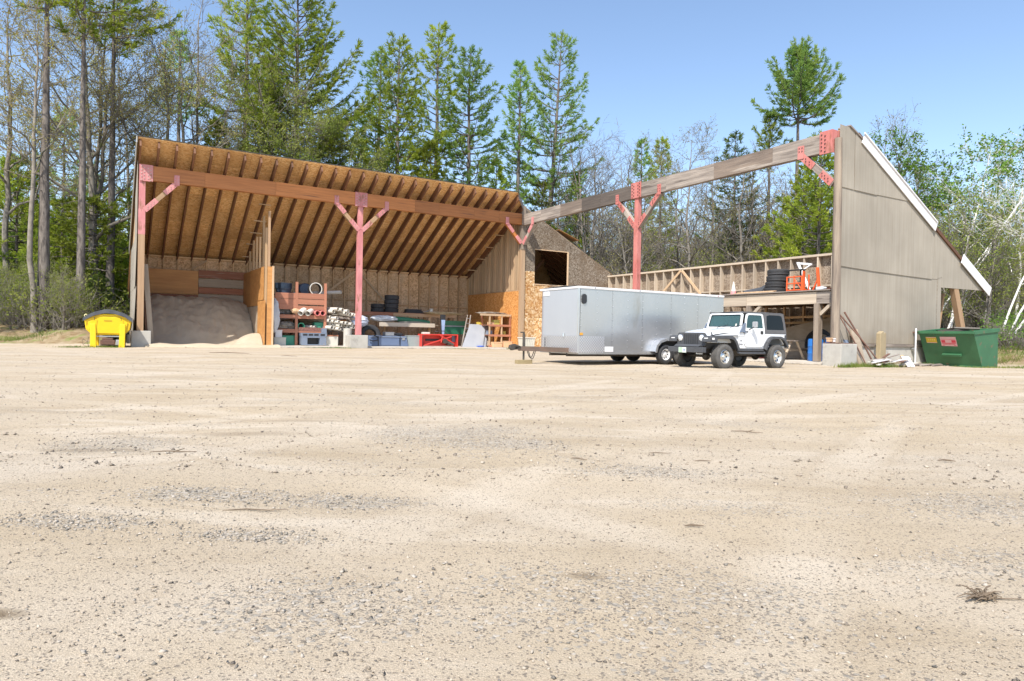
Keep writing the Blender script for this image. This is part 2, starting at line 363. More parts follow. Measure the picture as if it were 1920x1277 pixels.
def siding_mat():
    m, nt, N, L, P = _nt('grooved_siding')
    tc = N.new('ShaderNodeTexCoord'); sx = N.new('ShaderNodeSeparateXYZ'); L.new(tc.outputs['Object'], sx.inputs[0])
    mp = N.new('ShaderNodeMapping'); mp.inputs['Scale'].default_value = (7, 1, .22); L.new(tc.outputs['Object'], mp.inputs[0])
    n1 = N.new('ShaderNodeTexNoise'); n1.inputs['Scale'].default_value = 1.6; n1.inputs['Detail'].default_value = 6; L.new(mp.outputs[0], n1.inputs['Vector'])
    r1 = N.new('ShaderNodeMapRange'); r1.inputs[1].default_value = .35; r1.inputs[2].default_value = .65; L.new(n1.outputs['Fac'], r1.inputs[0])
    mx = N.new('ShaderNodeMix'); mx.data_type = 'RGBA'; mx.inputs['A'].default_value = (.375, .338, .28, 1); mx.inputs['B'].default_value = (.335, .298, .243, 1)
    L.new(r1.outputs[0], mx.inputs['Factor'])
    n2 = N.new('ShaderNodeTexNoise'); n2.inputs['Scale'].default_value = .5; n2.inputs['Detail'].default_value = 4; L.new(tc.outputs['Object'], n2.inputs['Vector'])
    hs = N.new('ShaderNodeHueSaturation'); r2 = N.new('ShaderNodeMapRange'); r2.inputs[1].default_value = .3; r2.inputs[2].default_value = .7; r2.inputs[3].default_value = .86; r2.inputs[4].default_value = 1.1
    L.new(n2.outputs['Fac'], r2.inputs[0]); L.new(r2.outputs[0], hs.inputs['Value']); L.new(mx.outputs['Result'], hs.inputs['Color'])
    # mud splashed up from the ground, and rusty runs
    zr_ = N.new('ShaderNodeMapRange'); zr_.inputs[1].default_value = .8; zr_.inputs[2].default_value = 1.9; zr_.inputs[3].default_value = .62; zr_.inputs[4].default_value = 0; L.new(sx.outputs['Z'], zr_.inputs[0])
    n3 = N.new('ShaderNodeTexNoise'); n3.inputs['Scale'].default_value = 2.2; n3.inputs['Detail'].default_value = 7; L.new(tc.outputs['Object'], n3.inputs['Vector'])
    mm = N.new('ShaderNodeMath'); mm.operation = 'MULTIPLY'; L.new(zr_.outputs[0], mm.inputs[0]); L.new(n3.outputs['Fac'], mm.inputs[1])
    md = N.new('ShaderNodeMix'); md.data_type = 'RGBA'; L.new(mm.outputs[0], md.inputs['Factor']); L.new(hs.outputs[0], md.inputs['A']); md.inputs['B'].default_value = (.20, .15, .10, 1)
    n4 = N.new('ShaderNodeTexNoise'); n4.inputs['Scale'].default_value = 1.0; n4.inputs['Detail'].default_value = 5
    mp4 = N.new('ShaderNodeMapping'); mp4.inputs['Scale'].default_value = (2.6, 1, .35); L.new(tc.outputs['Object'], mp4.inputs[0]); L.new(mp4.outputs[0], n4.inputs['Vector'])
    r4 = N.new('ShaderNodeMapRange'); r4.inputs[1].default_value = .60; r4.inputs[2].default_value = .74; r4.inputs[4].default_value = .4; L.new(n4.outputs['Fac'], r4.inputs[0])
    me_ = N.new('ShaderNodeMix'); me_.data_type = 'RGBA'; L.new(r4.outputs[0], me_.inputs['Factor']); L.new(md.outputs['Result'], me_.inputs['A']); me_.inputs['B'].default_value = (.24, .205, .16, 1)
    L.new(me_.outputs['Result'], P.inputs['Base Color']); P.inputs['Roughness'].default_value = .85; P.inputs['Specular IOR Level'].default_value = .2
    # fine vertical grooves every 5 cm
    mu = N.new('ShaderNodeMath'); mu.operation = 'MULTIPLY'; mu.inputs[1].default_value = 20; L.new(sx.outputs['X'], mu.inputs[0])
    fr = N.new('ShaderNodeMath'); fr.operation = 'FRACT'; L.new(mu.outputs[0], fr.inputs[0])
    gt = N.new('ShaderNodeMapRange'); gt.inputs[1].default_value = .0; gt.inputs[2].default_value = .16; L.new(fr.outputs[0], gt.inputs[0])
    bp = N.new('ShaderNodeBump'); bp.inputs['Strength'].default_value = .5; bp.inputs['Distance'].default_value = .012; L.new(gt.outputs[0], bp.inputs['Height'])
    L.new(bp.outputs[0], P.inputs['Normal'])
    return m
SIDING = siding_mat()

# ------------------------------------------------------------------ ground
def sm(t):
    t = np.clip(t, 0, 1); return t * t * (3 - 2 * t)
_nt_tab = np.random.default_rng(3).random((256, 256))
def vnoise(x, y):
    xi = np.floor(x).astype(int); yi = np.floor(y).astype(int); fx = x - xi; fy = y - yi
    fx = fx * fx * (3 - 2 * fx); fy = fy * fy * (3 - 2 * fy); T = _nt_tab
    a = T[xi % 256, yi % 256]; b = T[(xi + 1) % 256, yi % 256]; c = T[xi % 256, (yi + 1) % 256]; d = T[(xi + 1) % 256, (yi + 1) % 256]
    return (a * (1 - fx) + b * fx) * (1 - fy) + (c * (1 - fx) + d * fx) * fy
def local(X, Y):
    return (X - CX) * cT + (Y - CY) * sT, -(X - CX) * sT + (Y - CY) * cT
def hgt(X, Y):
    X = np.asarray(X, float); Y = np.asarray(Y, float)
    lx, ly = local(X, Y)
    n = vnoise(X * .35, Y * .35) - .5 + .5 * (vnoise(X * 1.1 + 9, Y * 1.1) - .5) + .22 * (vnoise(X * 3.3, Y * 3.3 + 5) - .5)
    inside = sm((lx + 21.6) / .6) * sm((ly + 1.2) / .8) * sm((12 - ly) / 2) * sm((1 - lx) / 2) + sm((lx + 1.2) / .8) * sm((12 - lx) / 2) * sm((ly + 21.8) / .6) * sm((1 - ly) / 2)
    near = sm((Y - 1.2) / 2.5)
    h = .05 * n * (1 - np.clip(inside, 0, 1)) * (.35 + .65 * near)
    # bank of dirt at the left edge of the yard, wood floor behind it
    left = sm((-21.5 - lx) / 1.6) * sm((Y - 31.6) / 2.6) * (1 - .75 * sm((-22.6 - X) / 2.2) * sm((38 - Y) / 4))
    h = h + left * (.72 + .5 * sm((Y - 37) / 8) + .25 * n)
    right = sm((X - 18.9) / 3.2) * sm((Y - 24.6) / 4)
    h = h + right * (.55 + .9 * sm((Y - 30) / 12) + .25 * n)
    h = h + 1.6 * sm((Y - 52) / 45) + .3 * n * sm((Y - 50) / 5)
    h = h + .03 * sm((Y - 200) / 200)
    return h
def H1(x, y): return float(hgt(np.array([x]), np.array([y]))[0])

xs = np.concatenate([[-420, -250, -160, -110, -80, -62, -50], np.arange(-44, -12, .5), np.arange(-12, -4, .25), np.arange(-4, 4.5, .09), np.arange(4.5, 14, .25), np.arange(14, 46, .5), [50, 60, 80, 110, 160, 250, 420]])
ys = np.concatenate([[-300, -120, -50, -20, -10, -5, -2], np.arange(-.5, 9, .09), np.arange(9, 24, .22), np.arange(24, 62, .45), np.arange(62, 110, 4), [120, 150, 200, 300, 480]])
GX, GY = np.meshgrid(xs, ys)
GZ = hgt(GX, GY)
gv = np.stack([GX, GY, GZ], -1).reshape(-1, 3)
nx, ny = len(xs), len(ys)
ii = (np.arange(ny - 1)[:, None] * nx + np.arange(nx - 1)[None, :]).ravel()
gf = np.stack([ii, ii + 1, ii + nx + 1, ii + nx], -1)

def ground_mat():
    m, nt, N, L, P = _nt('gravel_yard')
    tc = N.new('ShaderNodeTexCoord'); ob = tc.outputs['Object']
    def noise(sc, det=4, st=(1, 1, 1), rough=.6):
        v = ob
        if st != (1, 1, 1):
            mp = N.new('ShaderNodeMapping'); mp.inputs['Scale'].default_value = st; L.new(ob, mp.inputs[0]); v = mp.outputs[0]
        n = N.new('ShaderNodeTexNoise'); n.inputs['Scale'].default_value = sc; n.inputs['Detail'].default_value = det; n.inputs['Roughness'].default_value = rough
        L.new(v, n.inputs['Vector']); return n.outputs['Fac']
    def rng(s, a, b, c=0., d=1.):
        r = N.new('ShaderNodeMapRange'); r.inputs[1].default_value = a; r.inputs[2].default_value = b; r.inputs[3].default_value = c; r.inputs[4].default_value = d
        L.new(s, r.inputs[0]); return r.outputs[0]
    def mix(f, a, b, mode='MIX'):
        x = N.new('ShaderNodeMix'); x.data_type = 'RGBA'; x.blend_type = mode
        (L.new(f, x.inputs['Factor']) if hasattr(f, 'links') else setattr(x.inputs['Factor'], 'default_value', f))
        for k, s in (('A', a), ('B', b)):
            (L.new(s, x.inputs[k]) if hasattr(s, 'links') else setattr(x.inputs[k], 'default_value', (*s, 1)))
        return x.outputs['Result']
    def mth(op, a, b=None):
        x = N.new('ShaderNodeMath'); x.operation = op
        for i, s in ((0, a), (1, b)):
            if s is None: continue
            (L.new(s, x.inputs[i]) if hasattr(s, 'links') else setattr(x.inputs[i], 'default_value', s))
        return x.outputs[0]
    sx = N.new('ShaderNodeSeparateXYZ'); L.new(ob, sx.inputs[0]); wob = noise(2.2, 6)
    base = mix(rng(noise(.35, 5), .35, .68), (.51, .43, .33), (.485, .39, .268))
    base = mix(rng(noise(.9, 6, (.35, 1.6, 1)), .48, .66, 0, .85), base, (.42, .335, .23))
    base = mix(rng(noise(1.7, 6, (.25, 1.3, 1)), .56, .70, 0, .8), base, (.60, .52, .415))
    # exposed crushed stone: own places, broken up by noise
    mask = None
    for (px, py, a, b, amt) in STONE_PATCHES:
        dx = mth('DIVIDE', mth('SUBTRACT', sx.outputs[0], px), a); dy = mth('DIVIDE', mth('SUBTRACT', sx.outputs[1], py), b)
        d = mth('ADD', mth('MULTIPLY', dx, dx), mth('MULTIPLY', dy, dy))
        f = rng(mth('ADD', d, mth('MULTIPLY', wob, 2.2)), 2.2, 1.1, 0, amt)
        mask = f if mask is None else mth('MAXIMUM', mask, f)
    gen = rng(noise(.55, 7, (.5, 1.5, 1), .7), .54, .72, 0, .75)
    mask = mth('MAXIMUM', mask, gen)
    damp = None
    for (px, py, a, b, amt) in DAMP_PATCHES:
        dx = mth('DIVIDE', mth('SUBTRACT', sx.outputs[0], px), a); dy = mth('DIVIDE', mth('SUBTRACT', sx.outputs[1], py), b)
        d = mth('ADD', mth('MULTIPLY', dx, dx), mth('MULTIPLY', dy, dy))
        f = rng(mth('ADD', d, mth('MULTIPLY', wob, 1.0)), 1.5, .5, 0, amt)
        damp = f if damp is None else mth('MAXIMUM', damp, f)
    def cells(sc):
        v = N.new('ShaderNodeTexVoronoi'); v.inputs['Scale'].default_value = sc; L.new(ob, v.inputs['Vector'])
        s = N.new('ShaderNodeSeparateColor'); L.new(v.outputs['Color'], s.inputs[0])
        return s.outputs[0], s.outputs[1], v.outputs['Distance']
    # worn wheel tracks: broad soft arcs
    wv = N.new('ShaderNodeTexWave'); wv.wave_type = 'RINGS'; wv.rings_direction = 'Z'; wv.inputs['Scale'].default_value = .11; wv.inputs['Distortion'].default_value = 2.5; wv.inputs['Detail'].default_value = 3
    mpw = N.new('ShaderNodeMapping'); mpw.inputs['Location'].default_value = (-14, 9, 0); L.new(ob, mpw.inputs[0]); L.new(mpw.outputs[0], wv.inputs['Vector'])
    trk = mth('MULTIPLY', rng(wv.outputs['Fac'], .55, .95), rng(noise(.25, 3), .4, .6))
    base = mix(mth('MULTIPLY', trk, .5), base, (.60, .52, .42))
    base = mix(mth('MULTIPLY', rng(noise(.5, 6, (.3, 1, 1)), .5, .66), .55), base, (.45, .36, .25))
    for (ccx, ccy, R_) in ((-30, 30, 36.0), (-30, 30, 37.7), (25, -10, 27.0), (25, -10, 28.6), (-13, -15, 22.5), (-13, -15, 24.1), (8, -22, 30.0), (8, -22, 31.6)):
        dd = mth('SQRT', mth('ADD', mth('POWER', mth('SUBTRACT', sx.outputs[0], ccx), 2.0), mth('POWER', mth('SUBTRACT', sx.outputs[1], ccy), 2.0)))
        ab = mth('ABSOLUTE', mth('SUBTRACT', mth('ADD', dd, mth('MULTIPLY', wob, .25)), R_ + .12))
        base = mix(mth('MULTIPLY', rng(ab, .22, .08, 0, .45), rng(noise(.45, 4), .42, .58)), base, (.62, .535, .425))
        base = mix(mth('MULTIPLY', mth('MULTIPLY', rng(ab, .17, .21), rng(ab, .30, .22)), rng(noise(.6, 4), .45, .6, 0, .45)), base, (.43, .345, .245))
    r1, g1, d1 = cells(150)
    r2, g2, d2 = cells(70)
    # sand with coarse grit: a few dark and pale grains everywhere, many in the stone patches
    grit = mix(rng(noise(240, 3, rough=.75), .34, .66), (.70, .685, .67), (1.20, 1.20, 1.19))
    col = mix(1.0, base, grit, 'MULTIPLY')
    thr = rng(mask, 0, 1, .91, .62)
    darkg = mth('GREATER_THAN', g1, thr)
    col = mix(mth('MULTIPLY', darkg, .75), col, (.17, .145, .12))
    stone = mix(r2, (.22, .20, .17), (.54, .48, .40))
    big = mth('MULTIPLY', mth('GREATER_THAN', g2, rng(mask, 0, 1, 1.0, .55)), .85)
    col = mix(big, col, stone)
    if damp is not None: col = mix(damp, col, (.14, .095, .05))
    # leaf litter under the trees
    at = N.new('ShaderNodeAttribute'); at.attribute_name = 'litter'
    lit = mix(rng(noise(3, 7), .35, .65), (.20, .135, .07), (.33, .26, .16))
    lit = mix(mth('MULTIPLY', rng(noise(1.1, 5), .52, .62), .8), lit, (.16, .20, .05))
    lf = rng(mth('ADD', at.outputs['Fac'], mth('MULTIPLY', mth('SUBTRACT', noise(1.6, 6), .5), .9)), .35, .6)
    col = mix(lf, col, lit)
    L.new(col, P.inputs['Base Color']); P.inputs['Roughness'].default_value = .95; P.inputs['Specular IOR Level'].default_value = .15
    hh = mth('ADD', mth('MULTIPLY', noise(150, 4, rough=.7), 1.6), mth('ADD', mth('MULTIPLY', mth('MULTIPLY', d2, -1.2), big), mth('MULTIPLY', noise(28, 6), 1.3)))
    bp = N.new('ShaderNodeBump'); bp.inputs['Strength'].default_value = .7; bp.inputs['Distance'].default_value = .008; L.new(hh, bp.inputs['Height'])
    L.new(bp.outputs[0], P.inputs['Normal'])
    return m
STONE_PATCHES = [(-.5, 5.7, .75, .7, 1.0), (-.05, 5.2, .6, .35, .9), (-1.5, 3.45, .5, .18, 1.0), (-.82, 3.44, .4, .16, 1.0), (-1.85, 2.92, .35, .14, .9), (-1.08, 2.83, .3, .1, .9), (-2.9, 5.0, .5, .5, .7), (.9, 4.3, .5, .2, .7), (2.6, 3.6, .7, .35, .6), (.5, 2.2, .8, .4, .45), (-.6, 2.1, .5, .3, .55), (2.2, 2.6, .8, .25, .55)]
DAMP_PATCHES = [(-1.55, 1.98, .16, .05, .85), (-2.2, 5.6, .6, .16, .35), (-2.9, 4.7, .5, .12, .35), (.28, 2.42, .09, .05, .5), (-1.9, 6.4, .5, .1, .3)]
GROUND = ground_mat()
gme = np_mesh('ground', gv, gf, GROUND, smooth=True)
lx, ly = local(gv[:, 0], gv[:, 1])
lit = np.maximum.reduce([sm((-21.4 - lx) / .7) * sm((gv[:, 1] - 31.2) / 1.6), sm((gv[:, 0] - 18.9) / 2.2) * sm((gv[:, 1] - 24.4) / 2.5),
                         sm((ly - 7.8) / 1.5) * (lx < 8) + 0, sm((lx - 8.2) / 1.5) * sm((gv[:, 1] - 26) / 2), sm((gv[:, 1] - 58) / 4)])
a = gme.attributes.new('litter', 'FLOAT', 'POINT'); a.data.foreach_set('value', np.clip(lit, 0, 1).astype(np.float32))
tag(link('ground', gme), None, None, kind='structure')

# ------------------------------------------------------------------ the barn: two open-fronted wings meeting in an L
barn = bthing('barn', 'L shaped open fronted timber barn with red steel posts, its right wing stripped of roof', 'barn', 0, 0)
def zr(y): return 8.95 - .53 * y           # top of the roof plane at depth y behind the posts
SP = .742
# slabs
MB().box(-21.0, 0, .02, 7.2, -.3, .09).box(0.003, 7.2, .02, 7.2, -.3, .088).box(.02, 7.2, -21.0, .018, -.3, .086).build('floor_slab', SLABM, barn)
# ---- left roof
rf = MB()
t = .035
def roof_poly(p4, z0):                      # sheet following the roof plane, lower face z0 below the plane
    return [(x, y, zr(y) - z0) for (x, y) in p4]
mb = MB().prism(roof_poly([(-21.1, -1.02), (-.98, -1.02), (0, 0), (0, 11.3), (-21.1, 11.3)], 0.0), (0, 0, .022))
mb.prism(roof_poly([(.003, .003), (11.3, 11.3), (.003, 11.3)], 0.0), (0, 0, .022))
mb.prism([(x, y, zr(x)) for (x, y) in [(.006, .0), (11.3, 0), (11.3, 11.297)]], (0, 0, .022))
roof = mb.build('roof', ROOFING, barn)
row = 0; y = -1.0
while y < 11.2:
    y1 = min(y + 1.075, 11.25); x = -21.08 - (1.22 if row % 2 else 0)
    while x < -.02:
        xa = max(x, -21.08) + .004; xb = min(x + 2.436, 0)
        if xb >= -.001: pa, pb = (min(y, 0) - .004, min(y1, 0) - .004)
        else: pa = pb = xb
        if xb - xa > .05 and pa > xa:
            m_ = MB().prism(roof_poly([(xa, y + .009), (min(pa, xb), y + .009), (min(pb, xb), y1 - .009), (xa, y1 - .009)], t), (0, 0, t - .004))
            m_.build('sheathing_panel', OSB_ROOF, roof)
        x += 2.44
    y = y1; row += 1
for i in range(29):
    x = -20.98 + i * SP
    if x > -.15: x = -.1
    ys_ = -.98 if x < -1.0 else x + .02
    off = .036 + .185
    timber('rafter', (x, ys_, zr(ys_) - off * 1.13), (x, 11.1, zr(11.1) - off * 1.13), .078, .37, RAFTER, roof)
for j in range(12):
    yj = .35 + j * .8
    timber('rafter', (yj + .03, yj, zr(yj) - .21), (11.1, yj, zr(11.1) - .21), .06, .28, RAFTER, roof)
MB().prism([(.01, .005, zr(.01) - .03), (11.2, .01, zr(11.2) - .03), (11.2, 11.15, zr(11.2) - .03)], (0, 0, .026)).build('sheathing_panel', OSB_BACK, roof)
MB().prism([(.01, .03, zr(.03) - .03), (11.1, 11.2, zr(11.2) - .03), (.01, 11.2, zr(11.2) - .03)], (0, 0, .026)).build('sheathing_panel', OSB_BACK, roof)
timber('rake_board', (-21.13, -1.05, zr(-1.05) - .17), (-21.13, 7.0, zr(7.0) - .17), .035, .36, GREYEDGE, roof)
MB().prism([(-1.0, -1.045, 9.47), (-.98, -1.0, 9.47), (.05, .03, 8.97), (.03, -.015, 8.97)], (0, 0, -.34)).build('valley_board', GREYWOOD, roof)
timber('plywood_patch', (2.75, .35, 7.72), (4.35, .35, 7.16), .75, .02, PLY, roof)

# ---- beams
ZB, TB = 8.41, .68
fb = thing_mb = MB().box(-20.95, -20.93, -.1, .1, ZB - TB, ZB).build('front_beam', GLULAM, barn)
edges = [-20.93, -18.2, -14.9, -10.47, -7.3, -5.8, -3.5, -1.8, -.16]
for a_, b_ in zip(edges[:-1], edges[1:]):
    timber('beam_board', (a_ + .003, 0, ZB - TB / 2), (b_ - .003, 0, ZB - TB / 2), .26 + random.uniform(-.006, .006), TB, GLULAM, fb)
rb = MB().box(-.1, .1, -20.98, -20.96, ZB - TB - .05, ZB - .05).build('front_beam', GREYWOOD, barn)
edges = [-20.96, -18.46, -15.5, -12.64, -10.6, -7.83, -6.2, -4.2, -2.2, -.16]
for k_, (a_, b_) in enumerate(zip(edges[:-1], edges[1:])):
    timber('beam_board', (0, a_ + .003, ZB - TB / 2 - .05), (0, b_ - .003, ZB - TB / 2 - .05), .26 + random.uniform(-.01, .01), TB + random.uniform(-.02, .02), [GREYWOOD, BEAMBROWN, GREYWOOD, GREYWOOD, CHARRED, CHARRED, BEAMBROWN, GREYWOOD, GREYWOOD][k_], rb)

def bolts(mb, pts, nrm, r=.028, m=1):
    n = Vector(nrm)
    for p in pts: mb.cyl(Vector(p) - n * .01, Vector(p) + n * .022, r, 6, m)
def post(ax, u, steel, bolt, z0, zsteel, braces, plate, label, wood=None, name='post', brace_wood=POSTWOOD, pos=None):
    """ax 'x': stands in the left wing's front line at x=u; 'y': in the right wing's at y=u"""
    P3 = (lambda a, d, z: (a, d, z)) if ax == 'x' else (lambda a, d, z: (d, a, z))
    nrm = (0, -1, 0) if ax == 'x' else (-1, 0, 0)
    mb = MB(); w = .13
    if steel:
        def bx(a0, a1, d0, d1, z0_, z1_, m=0):
            p, q = P3(a0, d0, z0_), P3(a1, d1, z1_)
            mb.box(min(p[0], q[0]), max(p[0], q[0]), min(p[1], q[1]), max(p[1], q[1]), z0_, z1_, m)
        bx(u - w, u + w, -.11, .11, zsteel, ZB - TB)
        bx(u - w - .012, u + w + .012, -.122, .122, zsteel, 6.36)
    o = mb.build(name, [steel or POSTWOOD], barn, bevel=.006)
    o['label'] = label
    if plate:
        a0, a1 = plate
        pm = MB(); p, q = P3(a0, -.165, ZB - TB - .06), P3(a1, -.14, ZB + .02)
        pm.box(min(p[0], q[0]), max(p[0], q[0]), min(p[1], q[1]), max(p[1], q[1]), ZB - TB - .06, ZB + .02)
        bolts(pm, [P3(a0 + .09 + i * (a1 - a0 - .18), -.165, ZB - .07 - k * .155) for i in (0, 1) for k in range(5)] +
              [P3(a0 + .2 + i * (a1 - a0 - .4), -.165, ZB - .15 - k * .155) for i in (0, 1) for k in range(4)], nrm)
        pm.build('steel_plate', [steel, bolt], o)
    for (a_top, a_bot, zt, zb) in braces:
        p1, p0 = Vector(P3(a_top, 0, zt)), Vector(P3(a_bot, 0, zb))
        timber('brace', p0, p1, .20, .2, brace_wood, o, up=nrm)
        d = (p1 - p0); Ld = d.length; d.normalize()
        for k0, k1 in ((-.02, .36), (.62, 1.0)):
            bm_ = MB(); q0, q1 = p0 + d * Ld * k0, p0 + d * Ld * k1
            nn = Vector(nrm)
            bm_.beam(q0 + nn * .118, q1 + nn * .118, .235, .022, nrm)
            if k1 == 1.0:
                c = p1 + nn * .15; bm_.beam(c + Vector((0, 0, -.12)), c + Vector((0, 0, .36)), .235, .022, nrm)
                s_ = d.cross(nn)
                bolts(bm_, [c + Vector((0, 0, .28 - .12 * k)) + s_ * 0 + Vector(P3(e, 0, 0)) for k in range(3) for e in (-.06, .06)], nrm, .02)
            bolts(bm_, [q0 + d * (Ld * (k1 - k0) * f) + nn * .13 + Vector((0, 0, e)) for f in (.25, .5, .75) for e in (-.04, .05)], nrm, .02)
            bm_.build('brace_plate', [steel, bolt], o)
    return o
pl_ = post('x', -20.85, STEEL_PINK, BOLT_PALE, .74, 5.2, [(-19.42, -20.72, 7.75, 6.35)], (-20.98, -20.42), 'pink painted post with bare timber below, at the far left corner')
timber('post_timber', (-20.85, 0, .74), (-20.85, 0, 5.2), .26, .24, POSTWOOD, pl_, up=(0, 1, 0))
post('x', -10.44, STEEL_PINK, BOLT_PALE, .72, .72, [(-11.78, -10.56, 7.75, 6.42), (-8.98, -10.32, 7.75, 6.42)], (-10.78, -10.10), 'pink steel post with two arms in the middle of the roofed wing')
post('y', -10.6, STEEL_RED, BOLT, .1, .1, [(-9.2, -10.5, 7.7, 6.3), (-12.2, -10.72, 7.7, 6.3)], (-10.96, -10.26), 'salmon red steel post with two arms in the roofless wing', brace_wood=GREYWOOD)
# corner post with its two braces
co = MB().box(-.15, .15, -.15, .15, 6.2, 8.9).box(-.14, .14, -.12, .14, .1, 6.2, 1).build('post', [POLE, POLEWOOD], barn, bevel=.01); co['label'] = 'grey weathered timber post at the inner corner'
for a0, a1, ax in (((-1.22, 0, 7.75), (-.16, 0, 6.6), 'x'), ((0, -1.32, 7.7), (0, -.2, 6.55), 'y')):
    nrm = Vector((0, -1, 0)) if ax == 'x' else Vector((-1, 0, 0)); m_ = STEEL_PINK
    timber('brace', a1, a0, .2, .2, GLULAM if ax == 'x' else GREYWOOD, co, up=nrm)
    p0, p1 = Vector(a1), Vector(a0); d = (p1 - p0); Ld = d.length; d.normalize()
    for k0, k1 in ((0, .35), (.55, 1)):
        bm_ = MB().beam(p0 + d * Ld * k0 + nrm * .115, p0 + d * Ld * k1 + nrm * .115, .23, .022, nrm)
        if k1 == 1: bm_.beam(p1 + nrm * .15 + Vector((0, 0, -.1)), p1 + nrm * .15 + Vector((0, 0, .34)), .23, .022, nrm)
        bolts(bm_, [p0 + d * Ld * (k0 + (k1 - k0) * f) + nrm * .13 for f in (.3, .6)], nrm, .02)
        bm_.build('brace_plate', [m_, BOLT_PALE], co)
# end post of the roofless wing: round grey pole with the red cap plate
ep = MB().tube([(0, -21.16, .8), (.01, -21.15, 4), (0, -21.13, 8.1)], [.16, .15, .13], 12).build('post', POLE, barn, smooth=40); ep['label'] = 'round grey pole at the gable end of the roofless wing'
pm = MB().box(-.17, -.14, -20.98, -20.5, ZB - TB - .12, ZB + .02)
bolts(pm, [(-.17, -20.58 - i * .14, ZB - .1 - k * .14 - i * .06) for i in (0, 1) for k in range(5)], (-1, 0, 0))
pm.box(-.17, .25, -21.0, -20.98, ZB - TB - .12, ZB + .02).build('steel_plate', [STEEL_RED, BOLT], ep)
timber('brace', (0, -21.0, 6.5), (0, -19.72, 7.75), .22, .22, GREYWOOD, ep, up=(-1, 0, 0))
d = (Vector((0, -19.72, 7.75)) - Vector((0, -21.0, 6.5))); nn = Vector((-1, 0, 0))
for k0, k1 in ((.02, .36), (.6, 1)):
    p0 = Vector((0, -21.0, 6.5)); bm_ = MB().beam(p0 + d * k0 + nn * .125, p0 + d * k1 + nn * .125, .26, .022, nn)
    if k1 == 1: bm_.beam(p0 + d + nn * .15 + Vector((0, 0, -.12)), p0 + d + nn * .15 + Vector((0, 0, .36)), .26, .022, nn); bolts(bm_, [p0 + d + nn * .16 + Vector((0, e, .28 - .12 * k)) for k in range(2) for e in (-.06, .06)], nn, .022)
    bolts(bm_, [p0 + d * (k0 + (k1 - k0) * f) + nn * .135 + Vector((0, 0, e)) for f in (.3, .6, .85) for e in (-.05, .05)], nn, .022)
    bm_.build('brace_plate', [STEEL_RED, BOLT], ep)
# concrete footings
for (x0, x1, y0, y1, z1) in ((-21.22, -20.42, -.45, .35, .74), (-11.02, -10.03, -.45, .4, .71), (-.48, .46, -21.72, -21.0, .78), (-10.95 + 10.5, .5, -11.0, -10.2, .5)):
    MB().box(x0, x1, y0, y1, -.3, z1).build('concrete_footing', CONC, barn, bevel=.02)
MB().box(-.48, .46, -21.70, -21.02, .783, .81).build('base_plate', RUST, barn)

# ---- left wing back wall (y = 7)
bw = MB().box(-21, 0, 7.07, 7.1, .09, 4.95).build('back_wall', OSB_BACK, barn)
x = -21.0
while x < -.1:
    x1 = min(x + 1.22, 0)
    for z0, z1 in ((.1, 2.5), (2.52, 4.9)): MB().box(x + .004, x1 - .004, 7.045, 7.066, z0, z1).build('wall_panel', OSB_BACK, bw)
    x = x1
for i in range(29):
    x = -20.95 + i * SP
    if x > -.06: break
    timber('stud', (x, 6.97, .1), (x, 6.97, 4.88), .05, .14, STUD, bw, up=(0, 1, 0))
timber('top_plate', (-21, 6.97, 4.93), (0, 6.97, 4.93), .16, .09, STUD, bw)
timber('blocking', (-14.9, 6.93, 2.95), (-6.0, 6.93, 2.95), .06, .05, STUD, bw); timber('blocking', (-6.0, 6.93, 2.75), (0, 6.93, 2.75), .06, .05, STUD, bw)
for (xa, za, xb, zb) in ((-8.4, 4.8, -11.3, 2.5), (-8.2, 4.8, -5.9, 2.5), (-17.2, 4.85, -18.0, 4.3)):
    timber('diagonal_brace', (xa, 6.87, za), (xb, 6.87, zb), .11, .03, STUDPALE, bw, up=(0, 1, 0))
# lining of the sand bay
for (x0, x1, z0, z1, m_) in ((-20.3, -17.66, 2.84, 4.21, PLY), (-17.64, -14.9, 3.82, 4.28, BROWNBOARD), (-17.64, -14.9, 3.30, 3.80, PLYPALE), (-17.64, -14.9, 2.92, 3.28, BROWNBOARD), (-20.3, -17.66, 2.3, 2.82, BROWNBOARD), (-17.64, -14.9, 2.3, 2.9, PLYPALE)):
    timber('lining_board', (x0, 6.86, (z0 + z1) / 2), (x1, 6.86, (z0 + z1) / 2), .025, z1 - z0 - .012, m_, bw)
# ---- left end wall (x = -21)
lw = MB().prism([(-20.98, .16, .1), (-20.98, 7.0, .1), (-20.98, 7.0, 4.9), (-20.98, .16, 8.5)], (-.025, 0, 0)).build('end_wall', OSB_BACK, barn)
for i in range(9):
    yy = .5 + i * .76; timber('stud', (-20.9, yy, .1), (-20.9, yy, zr(yy) - .45), .05, .14, STUD, lw, up=(1, 0, 0))
for i, (z0, z1) in enumerate(((.35, 2.8), (2.78, 5.2), (5.15, 8.6))):
    MB().prism([(-21.03 - .05 * (2 - i), .0, z0), (-21.02, 2.4, z0), (-21.02, 2.4, min(z1, zr(2.4) - .1)), (-21.03, .0, z1)], (-.02, 0, 0)).build('siding_panel', SIDING, lw)
    MB().prism([(-21.03, 2.41, z0), (-21.03, 7.1, z0), (-21.03, 7.1, min(z1, zr(7.1) - .1)), (-21.03, 2.41, min(z1, zr(2.41) - .1))], (-.02, 0, 0)).build('siding_panel', SIDING, lw) if z0 < 5 else None
timber('leaning_board', (-20.36, .25, .1), (-20.66, .3, 3.87), .22, .04, PLYPALE, lw, up=(0, 1, 0))
timber('leaning_board', (-20.52, .32, .1), (-20.6, .36, 2.6), .16, .06, RAFTER, lw, up=(0, 1, 0))
